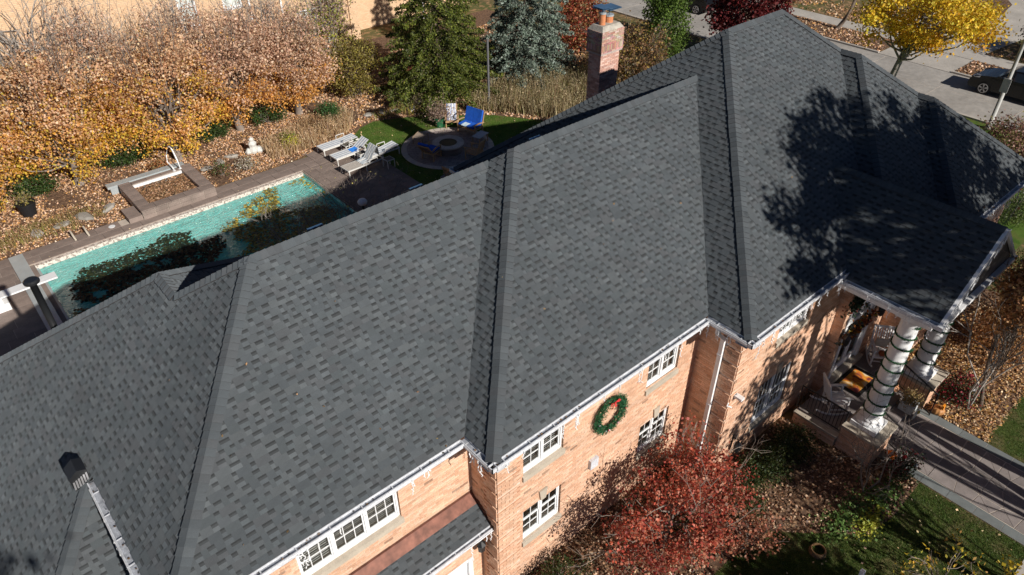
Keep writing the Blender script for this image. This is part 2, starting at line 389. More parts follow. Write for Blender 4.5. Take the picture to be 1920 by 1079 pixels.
def broadleaf(name, label, cat, base, th, tr, cz, rad, nclump, per, clr, leaf, colfn, group=None, bark='bark', multi=1, shell=0.35, fill=1.0, lean=(0, 0), squash=0.75, extra_twigs=0, upright=0, thin=0.0):
    t = thing(name, label, cat, base, group=group)
    mb = MB(); rx, ry, rz = rad
    cen = np.array([lean[0], lean[1], cz])
    u = RNG.normal(size=(nclump, 3)); u /= np.linalg.norm(u, axis=1)[:, None]
    rr = RNG.uniform(shell, 1, nclump) ** 0.6
    cl = cen + u * rr[:, None] * np.array([rx, ry, rz]) * 0.9
    cl[:, 2] = np.maximum(cl[:, 2], 0.3)
    if multi == 1:
        top = np.array([lean[0] * 0.8, lean[1] * 0.8, cz + rz * 0.5])
        tk = curve((0, 0, -0.1), top, 0.0, 7); mb.tube(tk, [tr * 1.25, tr, tr * 0.85, tr * 0.7, tr * 0.5, tr * 0.35, tr * 0.2], 9)
        for c in cl[:: max(1, nclump // 45)]:
            h = random.uniform(th, max(th + 0.1, c[2] - 0.1)); f = min(1, max(0, h / top[2])); s = np.array([top[0] * f, top[1] * f, h])
            mb.tube(curve(s, c, 0.06, 4), [tr * 0.35, tr * 0.25, tr * 0.16, tr * 0.06], 5, cap=False)
    else:
        for c in cl[:: max(1, nclump // (multi * 3))]:
            s = (RNG.normal() * 0.12 * rx * 0.3, RNG.normal() * 0.12 * ry * 0.3, -0.05)
            mb.tube(curve(s, c, -0.05, 5), [tr, tr * 0.8, tr * 0.6, tr * 0.4, tr * 0.15], 5, cap=False)
    for _ in range(upright):
        a = random.uniform(0, 6.28); q0 = random.uniform(0.15, 0.9); zt = cz + rz * random.uniform(0.7, 1.25)
        m0 = (math.cos(a) * rx * q0 * 0.45, math.sin(a) * ry * q0 * 0.45, cz * 0.6); e0 = (math.cos(a) * rx * q0 + random.uniform(-.2, .2), math.sin(a) * ry * q0 + random.uniform(-.2, .2), zt)
        s0 = (0, 0, random.uniform(0.6, 1.4)); mid = tuple((m0[i] + e0[i]) / 2 + random.uniform(-.12, .12) for i in range(3))
        mb.tube([s0, m0, mid, e0], [0.035, 0.026, 0.016, 0.006], 4, cap=False)
        for k in range(3):
            f = random.uniform(0.2, 0.9); b0 = tuple(mid[i] + (e0[i] - mid[i]) * f for i in range(3)); mb.tube([b0, (b0[0] + random.uniform(-.35, .35), b0[1] + random.uniform(-.35, .35), b0[2] + random.uniform(0.3, 0.8))], [0.012, 0.004], 3, cap=False)
    for _ in range(extra_twigs):
        c = cl[RNG.integers(nclump)]; d = c - cen * np.array([1, 1, 0.8]); d[2] = abs(d[2]) + 0.4
        twigs(mb, c - d * 0.3, d, random.uniform(0.5, 0.9) * max(rx, 1) * 0.4, 0.016, 2, (0.3, 0.27, 0.24), 0.4)
    mb.obj('trunk' if multi == 1 else 'stems', M[bark], t, smooth=True)
    n = nclump * per
    P = np.repeat(cl, per, axis=0) + RNG.normal(size=(n, 3)) * np.array([clr, clr, clr * squash]) * 0.6
    P[:, 2] = np.maximum(P[:, 2], 0.03)
    rel = (P - cen) / np.array([rx, ry, rz])
    if thin:
        kp = RNG.uniform(size=n) > np.clip((rel[:, 2] + 0.25) * thin, 0, 0.93); P = P[kp]; rel = rel[kp]; cid = np.repeat(RNG.uniform(size=nclump), per)[kp]
    else: cid = np.repeat(RNG.uniform(size=nclump), per)
    leaves_obj('crown', P, leaf, colfn(rel, P, cid), M['leaf'], t)
    return t
# ============================================================ THE HOUSE
E = 5.45; K = 0.81; SK = math.sqrt(1 + K * K)
y1, y3, y4, y5 = 0.856, -1.172, -1.838, -2.339
xP, x3, x4, x5, xr = -5.764, 6.573, 11.953, 14.714, 20.186
yb = 8.545; yr1 = (y1 + yb) / 2; yr2 = yb / 2; yr3 = 4.317; yb3 = 2 * yr3 - y3
WIN = 0.33
house = thing('brick_house', 'large orange brick house with a dark grey shingled hip roof, nearest the camera', 'house', (7, 4, 0))
roof = MB()
SLOPES = []
def slope(poly, d, c0, name, e=E, k=K, shing=True):
    """poly in plan, d up-slope direction, c0 = d.p at the eave line (height e)"""
    d = np.array(d, float); z = lambda p: e + k * (np.dot(d, p) - c0)
    roof.poly([(p[0], p[1], z(p) - 0.012) for p in poly])
    if shing: SLOPES.append((poly, d, c0, e, k))
g4 = (xr - x4) / 2; g5 = (xr - x5) / 2
h1 = yr1 - y1; pk1 = (xP + h1, yr1)
wx = -3.12; wy0 = yb - (wx - xP); wy1 = 6.83; xlow = -9.2
PK3 = (x3 + yr3 - y3, yr3); PK3R = (xr - (yr3 - y3), yr3)
r2end = x3 + yr2
slope([(xP, y1), pk1, (wx, wy0), (wx, wy1), (xlow, wy1 + wx - xlow), (xlow, 4.61 - (-5.86 - xlow)), (-5.86, 4.61), (xP, 4.61)], (1, 0), xP, 'west')
slope([(xlow, 4.61 - (-5.86 - xlow)), (-5.86, 4.61), (-5.35, 4.61), (-5.35, 4.61 - (-5.86 - xlow))], (0, 1), 4.61 - 0.0001, 'low_front', e=E + K * (-5.86 - xP))
slope([(xP, y1), pk1, (h1, yr1), (0, y1)], (0, 1), y1, 'front_a')
slope([(0, 0), (yr2, yr2), (h1, yr1), (0, y1)], (1, 0), 0, 'return_a')
slope([(0, 0), (yr2, yr2), (r2end, yr2), (x3, 0)], (0, 1), 0, 'front_b')
slope([(x3, y3), PK3, (x3, yb3), (x3, yb), (r2end, yr2), (x3, 0)], (1, 0), x3, 'return_b')
slope([(x3, y3), PK3, PK3R, (xr - (y3 + g4 - y3), y3 + g4), (x4, y3)], (0, 1), y3, 'front_c')
slope([(x4, y4), (x4 + g4, y4 + g4), (x4 + g4, y3 + g4), (x4, y3)], (1, 0), x4, 'return_c')
slope([(x4, y4), (x4 + g4, y4 + g4), (x5 + g5, y4 + g5), (x5, y4)], (0, 1), y4, 'front_d')
slope([(x5, y5), (x5 + g5, y5 + g5), (x5 + g5, y4 + g5), (x5, y4)], (1, 0), x5, 'return_d')
slope([(x5, y5), (x5 + g5, y5 + g5), (xr, y5)], (0, 1), y5, 'front_e')
slope([(wx, wy0), (wx, wy1), (wx + 2.64, wy1 + 2.64), (wx + 2.64, wy0 + 2.64)], (-1, 0), -(wx + 2.64), 'wing_east')
# slopes turned away from the street side
slope([(xr, y5), (x5 + g5, y5 + g5), (x5 + g5, y4 + g5), (x4 + g4, y4 + g4), (x4 + g4, y3 + g4), PK3R, (xr, yb3)], (-1, 0), -xr, 'east', shing=False)
slope([pk1, (h1, yr1), (yr2, yr2), (r2end, yr2), (x3, yb), (wx + 2.64, yb), (wx, wy0)], (0, -1), -yb, 'back_a', shing=False)
slope([(x3, yb3), PK3, PK3R, (xr, yb3)], (0, -1), -yb3, 'back_b', shing=False)
slope([(wx, wy1), (xlow, wy1 + wx - xlow), (xlow, 12.5 + 0.5), (wx + 2.64, wy1 + 2.64)][:2] + [(wx + 2.64, wy1 + 2.64 + 3.45), (wx + 2.64, wy1 + 2.64)], (0, -1), -(wy1 + 2.64), 'back_w', shing=False)
# porch gable roof
pxl, pxr, pyf, pe = 10.55, 14.85, -3.66, 5.30; pxm = (pxl + pxr) / 2; PK = 0.80
slope([(pxl, pyf), (pxm, pyf), (pxm, 1.0), (pxl, 1.0)], (1, 0), pxl, 'porch_w', e=pe, k=PK)
slope([(pxr, pyf), (pxm, pyf), (pxm, 1.0), (pxr, 1.0)], (-1, 0), -pxr, 'porch_e', e=pe, k=PK, shing=False)
# pent roof over the garage
PE = 2.62; pyw = 1.186; pye = 0.56; pk_ = 0.80
slope([(-6.2, pye), (0.325, pye), (0.325, 1.0), (-6.2, 1.0)], (0, 1), pye, 'pent', e=PE, k=pk_)
roof_o = roof.obj('roof', M['deck'], house, wc=True)

# ---- laminated shingles: raised tabs and recessed slots, course by course
GREYS = [(0.0748, 0.0858, 0.0946), (0.0803, 0.0913, 0.1001), (0.0693, 0.0803, 0.0891), (0.0770, 0.0847, 0.0924), (0.0858, 0.0968, 0.1045), (0.0726, 0.0847, 0.0924)]
EXPO = 0.143
def crossing(poly2, w):
    xs = []
    n = len(poly2)
    for i in range(n):
        (s0, w0), (s1, w1) = poly2[i], poly2[(i + 1) % n]
        if (w0 <= w < w1) or (w1 <= w < w0): xs.append(s0 + (s1 - s0) * (w - w0) / (w1 - w0))
    xs.sort(); return xs
PIECES = []
for poly, d, c0, e, k in SLOPES:
    sk = math.sqrt(1 + k * k); a = np.array([abs(d[1]), abs(d[0])]); nrm = np.array([-k * d[0], -k * d[1], 1]) / sk
    p2 = [(float(np.dot(a, p)), float(np.dot(d, p)) - c0) for p in poly]
    w0 = min(q[1] for q in p2); w1 = max(q[1] for q in p2); dw = EXPO / sk
    def P(s, w, off):
        q = a * s + d * (w + c0); return (q[0] + nrm[0] * off, q[1] + nrm[1] * off, e + k * w + nrm[2] * off)
    i0 = math.floor(w0 / dw + 1e-6); i1 = math.ceil(w1 / dw)
    for i in range(i0, i1):
        wa = max(i * dw, w0); wb = min((i + 1) * dw, w1)
        if wb - wa < 0.01: continue
        A = crossing(p2, wa + 1e-4); B = crossing(p2, wb - 1e-4)
        if len(A) != len(B) or not A:
            A = B = crossing(p2, (wa + wb) / 2)
        for j in range(0, len(A) - 1, 2):
            la, ra, lb, rb = A[j], A[j + 1], B[j], B[j + 1]
            s = min(la, lb) - random.uniform(0, 0.35); end = max(ra, rb)
            while s < end:
                tw = random.choice((0.08, 0.11, 0.15, 0.19, 0.26)) * random.uniform(0.9, 1.1); gw = random.choice((0.08, 0.10, 0.12, 0.14, 0.17)) * random.uniform(0.9, 1.1)
                V = []; F = []; Cc = []
                col = jit(random.choice(GREYS), 0.07)
                def seg(p, q, offa, offb, wlo, whi, c, butt):
                    pa, qa = max(p, la), min(q, ra); pb_, qb = max(p, lb), min(q, rb)
                    if qa - pa < 0.004 and qb - pb_ < 0.004: return
                    qa = max(pa, qa) if pa <= ra else ra; pa = min(pa, qa)
                    qb = max(pb_, qb) if pb_ <= rb else rb; pb_ = min(pb_, qb)
                    f = lambda t, x, y: x + (y - x) * t
                    ta = (wlo - wa) / (wb - wa); tb = (whi - wa) / (wb - wa)
                    n = len(V)
                    V.extend([P(f(ta, pa, pb_), wlo, offa), P(f(ta, qa, qb), wlo, offa), P(f(tb, qa, qb), whi, offb), P(f(tb, pa, pb_), whi, offb)])
                    F.append((n, n + 1, n + 2, n + 3)); Cc.append(c)
                    if butt:
                        V.extend([P(pa, wlo, -0.006), P(qa, wlo, -0.006)])
                        F.append((n + 4, n + 5, n + 1, n)); Cc.append((0.02, 0.02, 0.022))
                        V.extend([P(pb_, whi, -0.006), P(qb, whi, -0.006)])
                        F.append((n + 4, n, n + 3, n + 6)); Cc.append((0.03, 0.03, 0.032)); F.append((n + 1, n + 5, n + 7, n + 2)); Cc.append((0.03, 0.03, 0.032))
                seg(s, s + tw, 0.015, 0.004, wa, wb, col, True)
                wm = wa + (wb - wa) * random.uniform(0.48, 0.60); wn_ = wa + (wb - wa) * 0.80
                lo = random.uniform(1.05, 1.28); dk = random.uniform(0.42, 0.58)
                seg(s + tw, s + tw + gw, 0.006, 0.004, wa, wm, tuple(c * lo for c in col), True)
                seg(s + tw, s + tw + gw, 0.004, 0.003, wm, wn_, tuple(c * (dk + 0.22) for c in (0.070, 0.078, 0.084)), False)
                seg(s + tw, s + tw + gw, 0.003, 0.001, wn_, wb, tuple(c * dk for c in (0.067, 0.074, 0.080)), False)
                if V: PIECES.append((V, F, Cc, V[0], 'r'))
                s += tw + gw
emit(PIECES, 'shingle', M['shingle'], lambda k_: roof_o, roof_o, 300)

# ---- hip and ridge caps
CAPS = []
def nrm_of(d, k=K):
    n = Vector((-k * d[0], -k * d[1], 1)); return n.normalized()
def caps(Apt, Bpt, d1, d2, hw=0.155, k=K, start=0.0):
    A = Vector(Apt); B = Vector(Bpt); t = (B - A).normalized(); L = (B - A).length
    n1, n2 = nrm_of(d1, k), nrm_of(d2, k); up = (n1 + n2).normalized()
    w = []
    for n in (n1, n2):
        c = t.cross(n).normalized()
        if c.z > 0 or (abs(c.z) < 1e-6 and c.dot(n1 + n2) > 0): c = -c
        w.append(c)
    # make sure the wings go to opposite sides
    s = start
    while s < L:
        e_ = min(s + 0.19, L); o0, o1 = 0.040, 0.022
        h = hw * random.uniform(0.96, 1.04); V = []
        for q, o in ((s, o0), (e_, o1)):
            c = A + t * q
            V += [tuple(c + up * o), tuple(c + w[0] * h + n1 * o), tuple(c + w[1] * h + n2 * o)]
        c = A + t * s
        V += [tuple(c), tuple(c + w[0] * h), tuple(c + w[1] * h)]
        for q in (e_,):
            c = A + t * q; V += [tuple(c + w[0] * h), tuple(c + w[1] * h)]
        F = [(0, 1, 4, 3), (0, 3, 5, 2), (6, 7, 1, 0), (6, 0, 2, 8), (1, 7, 9, 4), (2, 5, 10, 8)]
        col = jit(random.choice(GREYS[:4]), 0.10); col = tuple(c * 1.06 for c in col); dk = (0.03, 0.03, 0.032)
        CAPS.append((V, F, [col, col, dk, dk, dk, dk], V[0], 'r')); s += EXPO
ez = lambda dist: E + K * dist
p3 = lambda p, dist: (p[0], p[1], ez(dist))
W_, N_, S_, E_ = (1, 0), (0, -1), (0, 1), (-1, 0)      # up-slope directions of slopes facing west, north, south, east
H1 = h1; H2 = yr2; H3 = yr3 - y3; HW = wx - xP
caps((xP, y1, E), p3(pk1, H1), W_, S_)
caps(p3((wx, wy0), HW), p3(pk1, H1), W_, N_)
caps(p3((wx, wy0), HW), p3((wx, wy1), HW), W_, E_)
caps((xlow, wy1 + wx - xlow, E + K * (xlow - xP)), p3((wx, wy1), HW), W_, N_)
caps(p3((wx + 2.64, wy1 + 2.64), 0), p3((wx, wy1), HW), E_, N_)
caps((xlow, 4.61 - (-5.86 - xlow), E + K * (xlow - xP)), (-5.86, 4.61, E + K * (-5.86 - xP)), W_, S_, 0.15)
caps(p3((h1, yr1), H1), p3(pk1, H1), S_, N_)
caps((0, 0, E), p3((yr2, yr2), H2), W_, S_)
caps(p3((r2end, yr2), H2), p3((yr2, yr2), H2), S_, N_)
caps((x3, y3, E), p3(PK3, H3), W_, S_)
caps((x3, yb3, E), p3(PK3, H3), W_, N_)
caps(p3(PK3R, H3), p3(PK3, H3), S_, N_)
caps(p3((x4 + g4, y3 + g4), g4), p3(PK3R, H3), S_, E_)
caps(p3((x4 + g4, y4 + g4), g4), p3((x4 + g4, y3 + g4), g4), W_, E_)
caps((x4, y4, E), p3((x4 + g4, y4 + g4), g4), W_, S_)
caps(p3((x5 + g5, y4 + g5), g5), p3((x4 + g4, y4 + g4), g4), S_, E_)
caps(p3((x5 + g5, y5 + g5), g5), p3((x5 + g5, y4 + g5), g5), W_, E_)
caps((x5, y5, E), p3((x5 + g5, y5 + g5), g5), W_, S_)
caps((xr, y5, E), p3((x5 + g5, y5 + g5), g5), S_, E_)
caps((pxm, pyf, pe + PK * (pxm - pxl)), (pxm, 1.0, pe + PK * (pxm - pxl)), W_, E_, k=PK)
emit(CAPS, 'ridge_shingle', M['shingle'], lambda k_: roof_o, roof_o, 300)

# ---- walls: mortar backing, jambs, and individually laid bricks
BR = [(0.63, 0.402, 0.275), (0.60, 0.375, 0.25), (0.66, 0.44, 0.31), (0.555, 0.33, 0.215), (0.63, 0.425, 0.305), (0.59, 0.352, 0.232)]
BRK = []
CH = 0.0677; BL = 0.2137; GAP = 0.0095
WALLS = {}
def wall(key, axis, u0, u1, w, zb, zt, holes=(), quoins=(), outward=-1, pal=BR, bricks=True, depth=0.12):
    """axis 'y': wall facing -y at y=w spanning x u0..u1; axis 'x': facing -x at x=w spanning y u0..u1"""
    PT = (lambda u, z, o: (u, w + o * outward, z)) if axis == 'y' else (lambda u, z, o: (w + o * outward, u, z))
    m = MB(); us = sorted({u0, u1, *[h[0] for h in holes], *[h[1] for h in holes]}); zs = sorted({zb, zt, *[h[2] for h in holes], *[h[3] for h in holes]})
    for i in range(len(us) - 1):
        for j in range(len(zs) - 1):
            cu_, cz_ = (us[i] + us[i + 1]) / 2, (zs[j] + zs[j + 1]) / 2
            if any(h[0] < cu_ < h[1] and h[2] < cz_ < h[3] for h in holes): continue
            m.quad(PT(us[i], zs[j], 0), PT(us[i + 1], zs[j], 0), PT(us[i + 1], zs[j + 1], 0), PT(us[i], zs[j + 1], 0))
    o = m.obj('wall', M['mortar'], house, wc=True); WALLS[key] = o
    for h in holes:
        jm = MB()
        n = max(1, int((h[3] - h[2]) / CH))
        for q in range(n):
            za = h[2] + q * (h[3] - h[2]) / n; zc = za + (h[3] - h[2]) / n - GAP
            for uu in (h[0], h[1]):
                c = jit(random.choice(pal), 0.12)
                jm.quad(PT(uu, za, 0.009), PT(uu, za, -depth), PT(uu, zc, -depth), PT(uu, zc, 0.009), c)
        jm.quad(PT(h[0], h[3], 0.009), PT(h[1], h[3], 0.009), PT(h[1], h[3], -depth), PT(h[0], h[3], -depth), pal[0])
        jm.obj('brick_jamb', M['brick'], o, wc=True)
    if not bricks: return o
    r = 0; z = zb
    while z < zt - 0.03:
        rowf = random.uniform(0.90, 1.06)
        zt_ = min(z + CH - GAP, zt); q7 = r % 7 == 0
        u = u0 - (BL / 2 if r % 2 else 0)
        while u < u1:
            a = max(u, u0); b = min(u + BL - GAP, u1); zm = (z + zt_) / 2
            parts_ = [(a, b)]
            for h in holes:
                if h[2] - 0.01 < zm < h[3] + 0.01:
                    np_ = []
                    for (s, t) in parts_:
                        if t <= h[0] or s >= h[1]: np_.append((s, t)); continue
                        if s < h[0]: np_.append((s, h[0]))
                        if t > h[1]: np_.append((h[1], t))
                    parts_ = np_
            for (s, t) in parts_:
                if t - s < 0.02: continue
                off = 0.006 + random.uniform(-0.0015, 0.0015)
                for (qu, side, ql) in quoins:      # corner blocks stand proud, with a sunk course between blocks
                    if abs((s + t) / 2 - qu) < ql: off = 0.030 if not q7 else -0.012
                c = tuple(v * rowf for v in jit(random.choice(pal), 0.07))
                if random.random() < 0.025: c = tuple(v * 0.55 for v in c)
                if q7 and any(abs((s + t) / 2 - qu) < ql for (qu, side, ql) in quoins): c = tuple(v * 0.6 for v in c)
                V = [PT(s, z, off), PT(t, z, off), PT(t, zt_, off), PT(s, zt_, off), PT(s, z, -0.02), PT(t, z, -0.02), PT(t, zt_, -0.02), PT(s, zt_, -0.02)]
                BRK.append((V, [(0, 1, 2, 3), (0, 4, 5, 1), (3, 2, 6, 7), (0, 3, 7, 4), (1, 5, 6, 2)], [c] * 5, V[0], key))
            u += BL
        z += CH; r += 1
    return o
ZT = 5.22
w1y = y1 + WIN; w2y = WIN; w3y = y3 + WIN; w4y = -1.15; w5y = y5 + WIN
W1 = [(-5.80 + 2.22 * 0 + i * 0.713 - 0.0, 0) for i in range(0)]
hole1 = (-3.60, -1.44, 3.87, 5.0)
wall('a', 'y', -5.43, WIN, w1y, 2.9, ZT, [hole1, (-5.35, -4.35, 3.87, 5.0)])
wall('a_low', 'y', -6.0, WIN, 0.90, -0.9, 2.62, [(-2.6, 0.0, -0.8, 1.34)])
wall('ra', 'x', w2y, w1y, WIN, -0.9, ZT, quoins=((w2y, 1, 0.42),))
hole2 = [(1.05, 2.22, 3.86, 5.0), (4.98, 6.15, 3.80, 5.0), (1.05, 2.22, 1.52, 2.62), (4.98, 6.10, 1.42, 2.50)]
wall('b', 'y', WIN, x3 + WIN, w2y, -0.1, ZT, hole2, quoins=((WIN, 1, 0.62),))
wall('rb', 'x', w3y, w2y, x3 + WIN, -0.1, ZT, quoins=((w3y, 1, 0.44),))
hole3 = [(8.62, 10.05, 3.98, 5.0), (8.42, 10.05, 0.95, 2.55)]
wall('c', 'y', x3 + WIN, 11.95, w3y, -0.1, ZT, hole3, quoins=((x3 + WIN, 1, 0.62),))
wall('rc', 'x', w4y, w3y, 11.95, -0.1, 5.6)
wall('d', 'y', 11.95, 15.04, w4y, 0.0, 5.6, [(12.15, 13.95, 0.52, 3.35)])
wall('rd', 'x', w5y, w4y, 15.04, -0.1, 5.6)
wall('e', 'y', 15.04, xr - WIN, w5y, -0.1, ZT, quoins=((15.04, 1, 0.5), (xr - WIN, 1, 0.6)))
emit([(p_[0], p_[1], p_[2], p_[3], p_[4]) for p_ in BRK], 'brick', M['brick'], lambda k_: WALLS[k_], house, 300)
# the walls turned away from the camera
bw = MB()
bw.box(xr - WIN - 0.2, xr - WIN, w5y + 0.01, yb3 - WIN, 0, ZT); bw.box(x3 + WIN, xr - WIN - 0.2, yb3 - WIN - 0.2, yb3 - WIN, 0, ZT)
bw.box(x3 + WIN, x3 + WIN + 0.2, yb, yb3 - WIN - 0.2, 0, ZT); bw.box(-4.9, x3 + WIN, yb - WIN - 0.2, yb - WIN, 0, ZT)
bw.box(-5.43, -5.23, w1y + 0.01, yb - WIN - 0.2, -0.9, ZT - 0.05)
bw.box(-8.8, -8.6, 2.2, 12.0, -0.9, 2.6); bw.box(-8.6, -5.43, 2.2, 2.4, -0.9, 2.6); bw.box(-5.0, -0.8, 8.95, 9.1, 0, 5.1); bw.box(-8.6, -5.0, 8.95, 9.1, 0, 2.4)
tag(bw.obj('rear_wall', M['nbrick'], house, wc=True))

# ---- soffits, gutters, hangers
def gutter(A, B, out, z, ext0=0.0, ext1=0.0, hang=0.62, wid=0.125, soffit=True):
    A = Vector((*A, 0)); B = Vector((*B, 0)); t = (B - A).normalized(); o = Vector((*out, 0)); A = A - t * ext0; B = B + t * ext1
    def q(s, d, zz): p = s + o * d; return (p.x, p.y, zz)
    m = MB(); white = 1
    m.quad(q(A, 0.0, z - 0.03), q(B, 0.0, z - 0.03), q(B, 0.0, z - 0.15), q(A, 0.0, z - 0.15))        # back
    def slab(d0, d1, za, zb_):
        a = [q(A, d0, za), q(B, d0, za), q(B, d1, za), q(A, d1, za)]; b = [q(A, d0, zb_), q(B, d0, zb_), q(B, d1, zb_), q(A, d1, zb_)]
        m.poly(a[::-1]); m.poly(b)
        for i in range(4): m.quad(a[i], a[(i + 1) % 4], b[(i + 1) % 4], b[i])
    slab(wid - 0.022, wid, z - 0.14, z - 0.03); slab(-0.002, 0.012, z - 0.15, z - 0.012)
    g = m.obj('gutter', M['gutter'], house, wc=True)
    n = MB(); n.quad(q(A, 0.0125, z - 0.065), q(B, 0.0125, z - 0.065), q(B, wid - 0.0225, z - 0.065), q(A, wid - 0.0225, z - 0.065))
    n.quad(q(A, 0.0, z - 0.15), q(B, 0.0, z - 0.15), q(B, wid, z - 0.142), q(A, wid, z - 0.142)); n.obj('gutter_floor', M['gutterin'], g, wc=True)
    L = (B - A).length; k = max(1, int(L / hang))
    for i in range(k):
        c = A + t * (L * (i + 0.5) / k); h = MB(); h.bar(q(c, 0.0, z - 0.035), q(c, wid + 0.004, z - 0.045), 0.022, 0.012); h.obj('gutter_hanger', M['gutter'], g, wc=True)
    # a few fallen leaves lie in the trough
    nl = int(L * 5); P = np.array([tuple(q(A + t * random.uniform(0, L), random.uniform(0.02, wid - 0.03), z - 0.055 + random.uniform(0, 0.02))) for _ in range(nl)])
    if nl: leaves_obj('gutter_leaves', P, 0.05, palette(nl, [(0.20, 0.11, 0.05), (0.12, 0.08, 0.05), (0.05, 0.045, 0.04)]), M['litter'], g, up=0.7, kind='stuff', wc=True)
    if soffit:
        f = MB(); f.quad(q(A, 0.0, z - 0.20), q(B, 0.0, z - 0.20), q(B, -WIN + 0.012, z - 0.20), q(A, -WIN + 0.012, z - 0.20)); f.obj('soffit', M['white'], g, wc=True)
    return g
X_, Y_ = (-1, 0), (0, -1)
ww = 0.125
gutter((xP, 4.55), (xP, y1), X_, E, 0, ww)
gutter((xP, y1), (0, y1), Y_, E, ww, -ww)
gutter((0, y1), (0, 0), X_, E, 0.0, ww)
gutter((0, 0), (x3, 0), Y_, E, ww, -ww)
gutter((x3, 0), (x3, y3), X_, E, 0, ww)
gutter((x3, y3), (11.2, y3), Y_, E, ww, 0)
gutter((x5, y5), (xr, y5), Y_, E, 0, 0.1)
gutter((pxl, -0.98), (pxl, pyf), X_, pe, 0, ww, soffit=False)
gutter((-6.2, pye), (WIN - 0.04, pye), Y_, PE, 0, 0, wid=0.10, soffit=False)
gutter((x3, yb3), (xr, yb3), (0, 1), E, 0.1, 0.1); gutter((x3, yb + 0.1), (x3, yb3), X_, E, 0, 0.1)
fl = MB(); fl.poly([(-6.2, 0.97, PE + pk_ * 0.41 + 0.02), (WIN - 0.003, 0.97, PE + pk_ * 0.41 + 0.02), (WIN - 0.003, 1.175, 3.14), (-6.2, 1.175, 3.14)])
fl.poly([(-6.2, 1.172, 3.14), (WIN - 0.003, 1.172, 3.14), (WIN - 0.003, 1.172, 3.22), (-6.2, 1.172, 3.22)]); fl.obj('copper_flashing', M['copper'], house, wc=True)
fs = MB(); fs.box(-6.2, WIN - 0.006, 0.50, 0.89, 2.44, 2.47); fs.box(-6.2, WIN - 0.006, 0.555, 0.575, 2.47, 2.60)
st = [(0.30, 1.02 - i * 0.1, 2.98 - i * 0.075) for i in range(6)]
fs.obj('pent_fascia', M['white'], house, wc=True)
cf_ = MB()
for (a, b, c) in st: cf_.box(a, a + 0.022, b - 0.1, b, c - 0.05, c + 0.07)
cf_.obj('step_flashing', M['copper'], house, wc=True)

